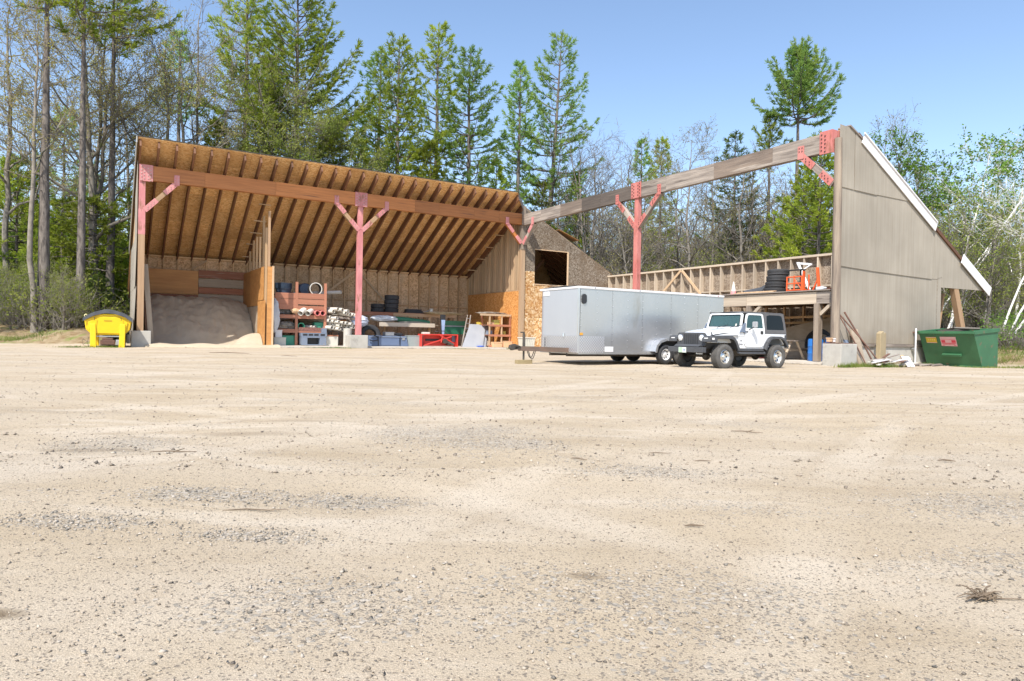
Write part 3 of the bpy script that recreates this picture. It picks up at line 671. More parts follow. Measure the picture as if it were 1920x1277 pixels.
# ---- partition beside the sand bay (x = -15.1)
pw = MB().box(-15.04, -15.0, .35, 6.9, .1, 4.1).build('partition_wall', PLYPALE, barn)
for (yy, zt, m_) in ((.2, 6.95, POSTWOOD), (.9, 6.2, STUD), (1.6, 6.9, STUD), (2.5, 5.9, STUD), (3.4, 6.0, STUD), (4.3, 5.9, STUD), (5.4, 5.4, STUD)):
    timber('stud', (-15.12, yy, .1), (-15.12, yy, zt), .1, .14, m_, pw, up=(0, 1, 0))
for yy, zz in ((.5, 6.9), (1.7, 6.2), (2.8, 5.7), (3.9, 5.2), (5.1, 4.6)):
    timber('blocking', (-15.5, yy + .5, zz + .5), (-14.9, yy + .5, zz + .5), .09, .04, STUDPALE, pw)
for y0, y1, z0, z1, m_ in ((.95, 2.4, 2.45, 4.2, PLY), (2.41, 4.6, 2.2, 4.2, PLY), (4.61, 6.8, 2.2, 4.2, PLY), (.5, 2.4, .1, 2.43, PLY), (2.41, 4.6, .1, 2.19, PLYPALE), (4.61, 6.8, .1, 2.19, PLYPALE)):
    MB().box(-15.22, -15.2, y0, y1 - .01, z0, z1 - .01).build('lining_board', m_, pw)
MB().box(-15.2, -14.98, .06, .1, .09, 4.12).build('edge_board', PLY, pw)
timber('edge_board', (-14.93, .07, .09), (-14.93, .07, 4.15), .09, .12, STUDPALE, pw, up=(0, 1, 0))
# ---- wall between the wings (x = 0), studs showing on the left
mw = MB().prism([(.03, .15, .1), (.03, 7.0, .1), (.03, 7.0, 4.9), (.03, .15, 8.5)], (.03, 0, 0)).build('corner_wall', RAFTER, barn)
yy = .28; k = 0
while yy < 6.95:
    timber('stud', (-.06, yy, 3.7), (-.06, yy, zr(yy) - .42), (.17 if k % 3 else .09), .14, STUDPALE, mw, up=(1, 0, 0)); yy += (.235 if k % 3 else .31); k += 1
timber('bottom_plate', (-.06, .15, 3.66), (-.06, 6.95, 3.66), .16, .06, STUDPALE, mw)
for (y0, y1, z0, z1) in ((.12, 2.2, 1.95, 3.64), (2.2, 4.4, 1.95, 3.64), (4.4, 6.9, 1.95, 3.64), (.12, 2.2, .1, 1.94), (2.2, 4.4, .1, 1.94), (4.4, 6.9, .1, 1.94)):
    MB().box(-.17, -.15, y0 + .005, y1 - .005, z0, z1).build('osb_panel', OSB_ORANGE, mw)
for i in range(5):
    yj = .9 + i * 1.25; timber('blocking', (-.75, yj, zr(yj) - .5), (-.05, yj, zr(yj) - .5), .09, .05, STUDPALE, mw)
# ---- gable between the wings (y = 0), strand board with a loft opening
gw = MB().box(.16, .2, .05, .1, .1, 7.5).build('inner_gable', STUD, barn)
def gpanel(poly, m_, d=.0): MB().prism([(x_, -.02 - d, z_) for x_, z_ in poly], (0, .025, 0)).build('osb_panel', m_, gw)
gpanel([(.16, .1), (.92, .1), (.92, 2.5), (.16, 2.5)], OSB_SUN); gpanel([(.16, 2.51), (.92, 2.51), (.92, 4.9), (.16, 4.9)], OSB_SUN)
gpanel([(.16, 4.91), (.92, 4.91), (.92, 6.3), (.16, 6.3)], OSB_GREY)
gpanel([(.16, 6.31), (2.2, 6.31), (2.2, zr(2.2) - .05), (.16, zr(.16) - .05)], OSB_GREY); gpanel([(2.21, 6.31), (4.9, 6.31), (2.21, zr(2.21) - .05)], OSB_GREY)
gpanel([(3.49, 6.3), (4.85, 6.3), (4.85, 4.12), (3.49, 4.12)], OSB_GREY); gpanel([(4.86, 6.3), (7.05, zr(7.05) - .06), (7.05, 4.12), (4.86, 4.12)], OSB_GREY)
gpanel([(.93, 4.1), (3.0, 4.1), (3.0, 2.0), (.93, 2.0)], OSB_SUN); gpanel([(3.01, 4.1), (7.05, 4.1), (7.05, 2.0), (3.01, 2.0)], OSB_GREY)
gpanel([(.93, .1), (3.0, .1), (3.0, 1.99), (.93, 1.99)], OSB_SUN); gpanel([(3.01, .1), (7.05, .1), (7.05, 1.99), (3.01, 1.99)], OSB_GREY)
for a_, b_ in (((.92, -.03, 4.11), (3.49, -.03, 4.11)), ((3.47, -.03, 4.1), (3.47, -.03, 6.3)), ((.9, -.03, 6.31), (3.5, -.03, 6.31))):
    timber('opening_trim', a_, b_, .05, .1 if a_[0] > 2 else .05, STUDPALE, gw)
MB().box(.95, 6.9, .1, 6.9, 3.95, 4.05).build('loft_floor', RAFTER, gw)
for a_, b_ in (((1.2, 2.2, 4.1), (3.2, 2.4, 6.0)), ((2.6, 3.0, 4.1), (1.4, 3.2, 6.4))): timber('loose_rafter', a_, b_, .08, .2, RAFTER, gw)
# ---- right wing rear wall (x = 7)
rw = MB().box(7.1, 7.13, -21, 0, .1, 4.95).build('rear_wall', OSB_R, barn)
y = -21.0
while y < -.1:
    y1 = min(y + 1.22, 0)
    MB().box(7.075, 7.096, y + .004, y1 - .004, .1, 2.5).build('wall_panel', OSB_R, rw); MB().box(7.075, 7.096, y + .004, y1 - .004, 2.51, 4.9).build('wall_panel', OSB_R, rw); y = y1
for i in range(29):
    yy = -20.9 + i * SP
    if yy > -.05: break
    timber('stud', (6.95, yy, .1), (6.95, yy, 4.9), .07, .27, STUDGREY, rw, up=(1, 0, 0))
timber('top_plate', (6.95, -21, 4.95), (6.95, 0, 4.95), .32, .1, STUDGREY, rw)
timber('mid_plate', (6.93, -21, 3.5), (6.93, -4.0, 3.5), .2, .06, STUDGREY, rw)
for ya, za, yb, zb in ((-6.8, 4.85, -5.3, 3.6), (-6.9, 4.85, -8.4, 3.4)): timber('diagonal_brace', (6.77, ya, za), (6.77, yb, zb), .14, .04, STUDPALE, rw, up=(1, 0, 0))
# ---- loft deck at the front end of the roofless wing
lo = MB().box(.45, 6.8, -20.9, -12.6, 2.70, 2.72).build('storage_loft', OSB_R, barn)
x = .3
while x < 6.7:
    timber('deck_board', (x + .3, -20.95, 2.745), (x + .3, -12.5, 2.745), .59, .04, GREYWOOD, lo); x += .6
for a_, b_ in ((-20.95, -20.14), (-20.13, -16.95), (-16.94, -12.6)):
    timber('loft_beam', (.42, a_, 2.47), (.42, b_, 2.47), .09, .44, STUDGREY if a_ > -20.5 else GREYWOOD, lo)
for i in range(14): timber('joist', (.5, -20.7 + i * .62, 2.58), (6.8, -20.7 + i * .62, 2.58), .05, .22, STUD, lo)
for yy in (-20.16, -17.05, -13.2):
    timber('loft_post', (.46, yy, .1), (.46, yy, 2.26), .24, .2, GREYPOST, lo, up=(0, 1, 0))
    timber('knee_brace', (.46, yy - .1, 1.85), (.46, yy - .55, 2.24), .12, .1, STUDGREY, lo, up=(1, 0, 0))
for z_ in (1.75, 2.0): timber('rail', (4.5, -20.9, z_), (4.5, -12.8, z_ - .15), .05, .1, STUD, lo)
for i in range(8): timber('stud', (4.6, -20.6 + i * 1.0, .1), (4.6, -20.6 + i * 1.0, 2.4), .08, .1, STUD, lo)
# ---- near gable (y = -21), grey grooved siding
ng = MB().box(.3, .42, -20.97, -20.9, .8, 8.5).build('gable_wall', STUD, barn)
zt = lambda x_: 9.18 - .53 * x_
def spanel(poly, d): MB().prism([(x_, -21.0 - d, z_) for x_, z_ in poly], (0, .022, 0)).build('siding_panel', SIDING, ng)
spanel([(.22, .80), (2.6, .80), (2.6, 3.63), (.22, 3.69)], .0); spanel([(2.604, .80), (4.98, .80), (4.98, 3.59), (2.604, 3.62)], .003); spanel([(4.984, .80), (7.42, .80), (7.42, 3.60), (4.984, 3.585)], .0)
spanel([(.22, 3.60), (2.6, 3.53), (2.6, 6.50), (.22, 6.52)], .03); spanel([(2.604, 3.53), (4.6, 3.50), (4.6, 6.50), (2.604, 6.50)], .033); spanel([(4.604, 3.50), (6.64, 3.48), (6.64, zt(6.64)), (5.07, 6.50), (4.604, 6.50)], .03)
spanel([(6.69, 3.50), (7.0, 3.49), (7.43, 3.61), (7.43, 3.18), (10.95, 3.22), (6.69, zt(6.69))], .012)
spanel([(.22, 6.44), (1.10, 6.42), (1.10, 8.62), (.22, 8.66)], .055); spanel([(1.135, 6.42), (2.55, 6.40), (2.55, zt(2.55)), (1.5, 8.40), (1.135, 8.6)], .062); spanel([(2.555, 6.42), (5.1, 6.44), (2.555, zt(2.555))], .055)
timber('foundation_sill', (.3, -21.0, .74), (7.42, -21.0, .74), .08, .10, GREYWOOD, ng)
MB().box(.5, 7.45, -20.98, -20.6, -.3, .69).build('foundation_wall', CONC, ng)
for i in range(10): timber('stud', (.6 + i * .74, -20.92, .8), (.6 + i * .74, -20.92, min(8.3, zt(.6 + i * .74) - .1)), .05, .1, STUD, ng, up=(0, 1, 0))
timber('roof_edge', (1.3, -20.98, zt(1.3) + .0), (11.2, -20.98, zt(11.2) + .0), .2, .13, RAFTER, ng)
timber('roof_edge', (.75, -20.85, zt(.75) - .08), (2.2, -20.85, zt(2.2) + .03), .5, .06, GREYWOOD, ng)
timber('barge_board', (1.56, -21.1, zt(1.56) + .02), (6.75, -21.1, zt(6.75) + .02), .035, .42, WHITEPAINT, ng); timber('barge_board', (8.9, -21.1, zt(8.9) + .02), (11.35, -21.1, zt(11.35) + .02), .035, .42, WHITEPAINT, ng)
timber('barge_cap', (1.56, -21.14, zt(1.56) + .2), (6.75, -21.14, zt(6.75) + .2), .04, .05, WHITEPAINT, ng)
timber('prop', (8.62, -20.9, 3.3), (9.9, -20.9, .0), .34, .2, POSTWOOD, ng, up=(0, 1, 0))
timber('white_trim', (6.9, -21.04, .1), (7.05, -21.04, .8), .08, .03, WHITEPAINT, ng)
timber('prop', (8.0, -20.5, .2), (8.6, -20.5, 3.0), .1, .1, POSTWOOD, ng, up=(0, 1, 0))

# ------------------------------------------------------------------ trees
BARK_DARK = mat('dark_pine_bark', (.075, .063, .055), (.21, .18, .155), 8, (1, 1, .22), .95, contrast=1.6, bump=.8, bscale=14, rand=.15)
BARK_GREY = mat('grey_hardwood_bark', (.28, .25, .21), (.12, .105, .09), 7, (1, 1, .3), .95, contrast=1.5, bump=.6, bscale=14, rand=.2)
BARK_TAN = mat('pale_mottled_bark', (.30, .265, .22), (.12, .105, .085), 3.2, (1, 1, .6), .95, bump=.6, bscale=12, rand=.1, spots=(.14, .15, .07), spot_w=.6, spot_scale=1.3)
BARK_BIRCH = mat('white_birch_bark', (.80, .78, .74), (.62, .59, .55), 4, (1, 1, 3), .7, bump=.2, rand=.06, spots=(.06, .055, .05), spot_w=.67, spot_scale=2.2)
NEEDLE = leaf('pine_needles', (.22, .32, .045), (.48, .54, .08), .5)
NEEDLE_BLUE = leaf('blue_green_needles', (.17, .31, .08), (.35, .46, .11), .5)
NEEDLE_DARK = leaf('dark_fir_needles', (.12, .19, .05), (.24, .30, .075), .4)
NEEDLE_LIME = leaf('bright_needles', (.19, .25, .04), (.30, .33, .05), .35)
BUD_TAN = leaf('tan_buds', (.36, .29, .11), (.42, .42, .13), .45)
BUD_GREEN = leaf('spring_green_leaves', (.22, .29, .06), (.36, .38, .10), .45)
LEAF_GREEN = leaf('fresh_green_leaves', (.10, .20, .035), (.20, .31, .06), .4)

def tubes_np(paths, radii, sides):
    """many polylines at once: paths (n,k,3), radii (n,k) -> verts, quad faces"""
    paths = np.asarray(paths, float); radii = np.asarray(radii, float)
    n, k, _ = paths.shape
    d = np.gradient(paths, axis=1); d /= np.linalg.norm(d, axis=2, keepdims=True) + 1e-9
    ref = np.zeros_like(d); ref[..., 2] = 1; ref[np.abs(d[..., 2]) > .9] = (1, 0, 0)
    s = np.cross(d, ref); s /= np.linalg.norm(s, axis=2, keepdims=True) + 1e-9
    u = np.cross(s, d)
    t = np.arange(sides) * 2 * np.pi / sides
    v = paths[:, :, None, :] + radii[:, :, None, None] * (np.cos(t)[None, None, :, None] * s[:, :, None, :] + np.sin(t)[None, None, :, None] * u[:, :, None, :])
    idx = np.arange(n * k * sides).reshape(n, k, sides)
    a = idx[:, :-1]; b = np.roll(a, -1, axis=2); c = idx[:, 1:]; e = np.roll(c, -1, axis=2)
    f = np.stack([a, b, e, c], -1).reshape(-1, 4)
    return v.reshape(-1, 3), f
def join_np(parts):
    vs, fs, o = [], [], 0
    for v, f in parts:
        vs.append(v); fs.append(f + o); o += len(v)
    return np.concatenate(vs), np.concatenate(fs)
def unit(v): return v / (np.linalg.norm(v, axis=-1, keepdims=True) + 1e-9)

def blades(pos, dirs, rng, per, ln, wd, spread, up=.25):
    """thin needle brushes: per triangles fanned about each direction"""
    n = len(pos)
    d = np.repeat(dirs, per, 0) + rng.normal(0, spread, (n * per, 3)); d[:, 2] += up; d = unit(d)
    p = np.repeat(pos, per, 0); s = unit(np.cross(d, rng.normal(0, 1, (n * per, 3))))
    L_ = ln * rng.uniform(.6, 1.25, (n * per, 1)); w_ = wd * rng.uniform(.7, 1.3, (n * per, 1))
    a = p - s * w_ * .35; b = p + s * w_ * .35; c = p + d * L_ + s * w_ * .5; e = p + d * L_ - s * w_ * .5
    v = np.stack([a, b, c, e], 1).reshape(-1, 3)
    return v, np.arange(n * per * 4).reshape(-1, 4)
def leaves_np(pos, rng, size, per=1, jit=.1):
    n = len(pos) * per
    p = np.repeat(pos, per, 0) + rng.normal(0, jit, (n, 3)); a = unit(rng.normal(0, 1, (n, 3))); b = unit(np.cross(a, rng.normal(0, 1, (n, 3))))
    s = size * rng.uniform(.55, 1.3, (n, 1))
    v = np.stack([p - a * s, p + b * s * .55, p + a * s, p - b * s * .55], 1).reshape(-1, 3)
    return v, np.arange(n * 4).reshape(-1, 4)

def gen_pine(h, seed, base=.25, rad=2.6, r0=.2, dens=1.0, needles=1.0, asc=.35, wind=0.0, lean=(0, 0), shape=None, gaps=.17, tuft=.33, dead=8, per=10, step=1.0):
    """white pine: whorls of plumed boughs, dead stubs below. returns wood, needle arrays"""
    rng = np.random.default_rng(seed)
    k = 14; z = np.linspace(0, h, k)
    bend = np.cumsum(rng.normal(0, .012 * h / k, (k, 2)), 0)
    tr = np.stack([bend[:, 0] + lean[0] * z / h * h, bend[:, 1] + lean[1] * z, z], -1)
    tr[0, :2] = 0; tr[0, 2] = -.4
    rr = r0 * (1 - z / h) ** .8 + .012
    wood = [tubes_np(tr[None], rr[None], 9)]
    at = lambda zz: np.array([np.interp(zz, z, tr[:, i]) for i in range(3)])
    P, R_, N_, D_ = [], [], [], []
    P3, R3 = [], []
    zz = base * h
    sector = rng.uniform(0, 6.28)
    while zz < h * .985:
        f = (zz / h - base) / (1 - base)
        prof = shape(f) if shape else (min(1, .35 + f * 2.2) * (1 - f) ** .75 * 1.15 + .06)
        nb = rng.integers(4, 6) if f < .85 else 4
        for b in range(nb):
            if rng.random() < gaps * (1.6 - f): continue
            az = sector + b * 6.283 / nb + rng.normal(0, .3)
            L_ = 1.3 * rad * prof * rng.uniform(.55, 1.25)
            if L_ < .12: continue
            el0 = asc * (.35 + 1.3 * f) + rng.normal(0, .1)
            hd = np.array([math.cos(az) + wind * .6, math.sin(az) * (1 - abs(wind) * .3), 0]); hd /= np.linalg.norm(hd)
            m_ = 6; t = np.linspace(0, 1, m_)
            zc = np.sin(el0) * t * L_ - .12 * L_ * np.sin(t * 3.1) * (1 - f) + .22 * L_ * t ** 2.5
            sway = rng.normal(0, .07) * L_
            side = np.array([-hd[1], hd[0], 0])
            pth = at(zz)[None] + hd[None] * (t * L_ * math.cos(el0))[:, None] + np.array([0, 0, 1.])[None] * zc[:, None] + side[None] * (np.sin(t * 2.2) * sway)[:, None]
            P.append(pth); R_.append((.013 + .015 * L_) * (1 - t * .85))
            # side shoots
            ns = max(3, int(L_ * 4.4 * dens))
            for q in range(ns):
                tq = .28 + .72 * (q + rng.random()) / ns
                p0 = np.array([np.interp(tq, t, pth[:, i]) for i in range(3)])
                sg = 1 if q % 2 else -1
                dq = hd * .75 + side * sg * rng.uniform(.45, .95) + np.array([0, 0, rng.uniform(-.05, .4)]); dq /= np.linalg.norm(dq)
                l2 = (.17 + .19 * L_ * (1.05 - tq)) * rng.uniform(.6, 1.25); l2 = min(l2, .75)
                P3.append(np.stack([p0, p0 + dq * l2 + np.array([0, 0, .1 * l2])])); R3.append([.012, .006])
                nt_ = max(1, int(l2 / .2 * needles + rng.random()))
                for j in range(nt_):
                    N_.append(p0 + dq * l2 * (.3 + .75 * (j + .5) / nt_) + rng.normal(0, .03, 3)); D_.append(dq)
            tip = pth[-1] - pth[-2]; tip /= np.linalg.norm(tip)
            for j in range(max(1, int(3 * needles))): N_.append(pth[-1] - tip * .12 * j); D_.append(tip)
        zz += rng.uniform(.36, .72) * step * (1.15 - .4 * f) * (h / 20) ** .4; sector += rng.uniform(.3, 1.2)
    for j in range(3): N_.append(at(h * .99) + np.array([0, 0, -.15 * j])); D_.append(np.array([0, 0, 1.]))
    for _ in range(dead):
        z0 = rng.uniform(.06, base) * h; az = rng.uniform(0, 6.28); L_ = rng.uniform(.4, 1.9); t = np.linspace(0, 1, 6)
        hd = np.array([math.cos(az), math.sin(az), rng.uniform(-.2, .25)])
        P.append(at(z0)[None] + hd[None] * (t * L_)[:, None] + np.array([0, 0, 1.])[None] * (-.15 * L_ * t ** 2)[:, None]); R_.append(.022 * (1 - t * .8))
    wood.append(tubes_np(P, R_, 4)); wood.append(tubes_np(P3, R3, 3))
    v, f = blades(np.array(N_), np.array(D_), rng, per, tuft, .042, .42, .2)
    return join_np(wood), (v, f)

def gen_hardwood(h, seed, r0=.16, fork=.35, spread=.5, nb=13, leaf_n=2, leaf_s=.062, lean=(0, 0), stems=1, droop=0.0, twig=1.0, wind=0.0, side=9):
    """bare or budding hardwood: trunk, limbs, branches, twigs; buds at the twig ends"""
    rng = np.random.default_rng(seed)
    wood = []; T1p, T1r, T2p, T2r, T3p, T3r = [], [], [], [], [], []; ends = []
    for s_ in range(stems):
        k = 14; t = np.linspace(0, 1, k); hh = h * rng.uniform(.82, 1.0)
        az = rng.uniform(0, 6.28); sp_ = (0 if stems == 1 else rng.uniform(.05, .22))
        wob = np.cumsum(rng.normal(0, .0055 * hh, (k, 2)), 0)
        tr = np.stack([wob[:, 0] + (lean[0] + sp_ * math.cos(az)) * hh * t ** 1.2, wob[:, 1] + (lean[1] + sp_ * math.sin(az)) * hh * t ** 1.2, t * hh], -1)
        tr[0, :2] *= 0; tr[:, 2] -= .35 * (1 - t) ** 6
        rr = (r0 / math.sqrt(stems)) * (1 - t) ** .75 + .012; rr[0] *= 1.25
        wood.append(tubes_np(tr[None], rr[None], side))
        at = lambda q, tr=tr, t=t: np.array([np.interp(q, t, tr[:, i]) for i in range(3)])
        for b in range(nb):
            q = fork + (1 - fork) * ((b + rng.random() * .8) / nb) ** .9
            L1 = h * (.34 * (1 - q) ** .6 + .07) * rng.uniform(.65, 1.25)
            az = b * 2.4 + rng.normal(0, .5); el = rng.uniform(.55, 1.1)
            d = np.array([math.cos(az) * math.cos(el) * (1 + spread) + wind, math.sin(az) * math.cos(el) * (1 + spread), math.sin(el)]); d /= np.linalg.norm(d)
            tt = np.linspace(0, 1, 7); crv = rng.normal(0, .16, 3)
            p1 = at(q)[None] + d[None] * (tt * L1)[:, None] + crv[None] * (L1 * tt ** 2)[:, None] + np.array([0, 0, 1.])[None] * ((.18 - droop) * L1 * tt ** 2)[:, None]
            p1[1:-1] += rng.normal(0, .02 * L1, (5, 3))
            r1 = max(.010, .55 * np.interp(q, t, rr)); T1p.append(p1); T1r.append(r1 * (1 - .82 * tt))
            n2 = int((4 + L1 * 1.5) * twig)
            for c in range(n2):
                q2 = .2 + .8 * (c + rng.random()) / n2
                p0 = np.array([np.interp(q2, tt, p1[:, i]) for i in range(3)])
                d2 = d + rng.normal(0, .55, 3); d2[2] += .15 - droop; d2 /= np.linalg.norm(d2)
                L2 = L1 * (.5 * (1.1 - q2) + .08) * rng.uniform(.6, 1.3)
                t3 = np.linspace(0, 1, 4); c2 = rng.normal(0, .18, 3)
                p2 = p0[None] + d2[None] * (t3 * L2)[:, None] + c2[None] * (L2 * t3 ** 2)[:, None]
                T2p.append(p2); T2r.append(max(.008, .42 * r1 * (1 - q2 * .7)) * (1 - .75 * t3))
                n3 = int((3 + L2 * 2.6) * twig)
                for e in range(n3):
                    q3 = .25 + .75 * (e + rng.random()) / n3
                    p00 = np.array([np.interp(q3, t3, p2[:, i]) for i in range(3)])
                    d3 = d2 + rng.normal(0, .6, 3); d3[2] += .12 - droop * .8; d3 /= np.linalg.norm(d3); L3 = rng.uniform(.2, .65) * (.6 + .05 * h)
                    T3p.append(np.stack([p00, p00 + d3 * L3])); T3r.append([.012, .006])
                    ends.append(p00 + d3 * L3); ends.append(p00 + d3 * L3 * .6)
    wood.append(tubes_np(T1p, T1r, 5)); wood.append(tubes_np(T2p, T2r, 4)); wood.append(tubes_np(T3p, T3r, 3))
    lv = None
    if leaf_n: lv = leaves_np(np.array(ends), rng, leaf_s, leaf_n, .09)
    return join_np(wood), lv

def tree_proto(name, wood, bark, crown, cmat, crown_name='crown'):
    """meshes only; instances are made by plant()"""
    tm = np_mesh('trunk', wood[0], wood[1], bark, smooth=True)
    cm = np_mesh(crown_name, crown[0], crown[1], cmat) if crown is not None else None
    return (name, tm, cm, crown_name)
def plant(proto, x, y, label, cat='tree', group=None, rz=0.0, s=1.0, sz=None, dz=0.0):
    o = thing(proto[0], label, cat, (x, y, H1(x, y) + dz), rz, group)
    o.scale = (s, s, sz or s)
    link('trunk', proto[1], o)
    if proto[2] is not None: link(proto[3], proto[2], o)
    return o
def at_px(px, Y):                                   # world x of a photo column at depth Y
    return (px - 960) / 1269.4 * Y + .019 * 0
def h_px(py, px, Y):                                # height of a photo row at that depth
    return CAMH + (629 + .0191 * (px - 960) - py) / 1269.4 * Y

def clear(px, Y):                                   # keep trunks and boughs out of the barn
    while True:
        a_, b_ = local(at_px(px, Y), Y)
        if (-23 < a_ < 14 and -1 < b_ < 14) or (-1 < a_ < 14 and -22.5 < b_ < 1): Y += .5
        else: return Y
# --- pines one can tell apart by outline: (column, depth, top row, crown start, spread, settings, label)
conic = lambda f: (min(1, .5 + f * 1.6) * (1 - f) ** .85 + .05)
tall = lambda f: (.55 + .5 * math.sin(f * 3.0)) * (1 - f) ** .5 + .04
PINES = [
 (452, 52, -70, .42, 3.3, dict(seed=11), NEEDLE, 'bushy bright green pine rising above the left end of the barn roof'),
 (548, 50, -45, .36, 4.6, dict(seed=12, asc=.42, wind=.25), NEEDLE, 'big dark trunked pine with broad green boughs behind the roof left of the middle post'),
 (700, 58, 88, .34, 2.6, dict(seed=13, shape=tall), NEEDLE_BLUE, 'slim pine with twin tops, first of the row behind the middle of the roof'),
 (738, 56, 70, .30, 3.1, dict(seed=14, shape=tall), NEEDLE, 'full green pine behind the roof above the middle post'),
 (812, 57, 45, .38, 2.6, dict(seed=15, shape=tall), NEEDLE, 'tallest of the pines above the middle post, with a pointed top'),
 (872, 55, 90, .36, 3.0, dict(seed=16, shape=tall, asc=.3), NEEDLE_BLUE, 'pine with a bare lower trunk right of the tallest pine behind the roof'),
 (968, 57, 118, .45, 1.6, dict(seed=17, shape=tall), NEEDLE_BLUE, 'narrow pine with a clear trunk left of the lone tall pine'),
 (1014, 53, 64, .33, 3.7, dict(seed=18, asc=.38, wind=.25, gaps=.28, lean=(.045, 0)), NEEDLE_BLUE, 'lone tall pine with open layered boughs above the inner corner of the barn'),
 (1486, 60, 105, .76, 2.4, dict(seed=19, asc=.85, wind=.3, gaps=.0, step=.55, dens=1.3, shape=lambda f: 1.15 * (1 - f) ** .55 + .08), NEEDLE_BLUE, 'windblown pine with a flat sided top behind the gable peak'),
 (1436, 62, 215, .74, 1.5, dict(seed=20, asc=.6, wind=.2), NEEDLE, 'lower pine just left of the windblown pine'),
 (1372, 60, 250, .32, 2.4, dict(seed=21, asc=.12, needles=.8), NEEDLE_DARK, 'dark spruce poking over the bare beam'),
 (1232, 66, 258, .3, 1.9, dict(seed=22, asc=.2), NEEDLE, 'olive green conifer in the woods right of the lone tall pine'),
 (1196, 70, 262, .4, 1.6, dict(seed=23, asc=.2), NEEDLE_BLUE, 'thin blue green conifer left of the olive conifer'),
 (925, 48, 300, .12, 1.7, dict(seed=24, asc=.3), NEEDLE, 'young bright pine just behind the roof near its right end'),
 (1010, 47, 345, .1, 1.9, dict(seed=25, asc=.35), NEEDLE_LIME, 'young yellow green pine behind the inner corner of the barn'),
 (1075, 50, 330, .1, 1.7, dict(seed=26, asc=.5), NEEDLE, 'young pine above the strand board gable'),
 (1530, 44, 250, .12, 2.5, dict(seed=27, asc=.3, gaps=.05), NEEDLE, 'leafy green young pine seen just left of the round pole'),
 (1500, 50, 330, .1, 2.6, dict(seed=28, asc=.3), NEEDLE_LIME, 'yellow green young pine under the end brace'),
 (172, 41, 372, .30, 2.0, dict(seed=39, asc=.1, gaps=.3), NEEDLE_LIME, 'small yellow green pine whose boughs cross the trunks behind the spreader'),
 (30, 44, 300, .14, 2.6, dict(seed=29, asc=.3), NEEDLE, 'young pine at the left edge of the photo beside the grey trunks'),
 (800, 49, 268, .1, 2.0, dict(seed=30, asc=.3), NEEDLE_LIME, 'yellow green pine bush peeking over the roof below the tallest pine'),
 (670, 50, 262, .12, 1.9, dict(seed=31, asc=.3), NEEDLE_LIME, 'light green pine top peeking over the roof left of the middle post'),
 (400, 48, 228, .12, 1.6, dict(seed=32, asc=.35), NEEDLE_LIME, 'small lime green pine top behind the left end of the roof'),
 (205, 42, -90, .74, 3.0, dict(seed=33, r0=.27, dead=26), NEEDLE, 'tall dark trunked pine right behind the yellow spreader'),
 (148, 38, -120, .74, 2.6, dict(seed=34, r0=.24, dead=22), NEEDLE, 'straight grey trunked pine left of the yellow spreader'),
 (79, 37, -150, .78, 3.0, dict(seed=35, r0=.31, dead=22), NEEDLE, 'thickest black trunked pine at the left'),
 (330, 60, 60, .7, 2.0, dict(seed=37), NEEDLE_BLUE, 'blue green pine far behind the left end of the roof'),
 (115, 60, 200, .5, 2.0, dict(seed=38), NEEDLE_BLUE, 'pine filling the gap between the left trunks'),
]
for (px, Y, top, base, rad, kw, nm, label) in PINES:
    Y = clear(px, Y); x = at_px(px, Y); h = h_px(top, px, Y) - H1(x, Y)
    kw = dict(kw); r0 = kw.pop('r0', .012 * h)
    wood, crown = gen_pine(h, base=base, rad=rad, r0=r0, **kw)
    plant(tree_proto('pine_tree', wood, BARK_DARK, crown, nm), x, Y, label, 'pine tree')

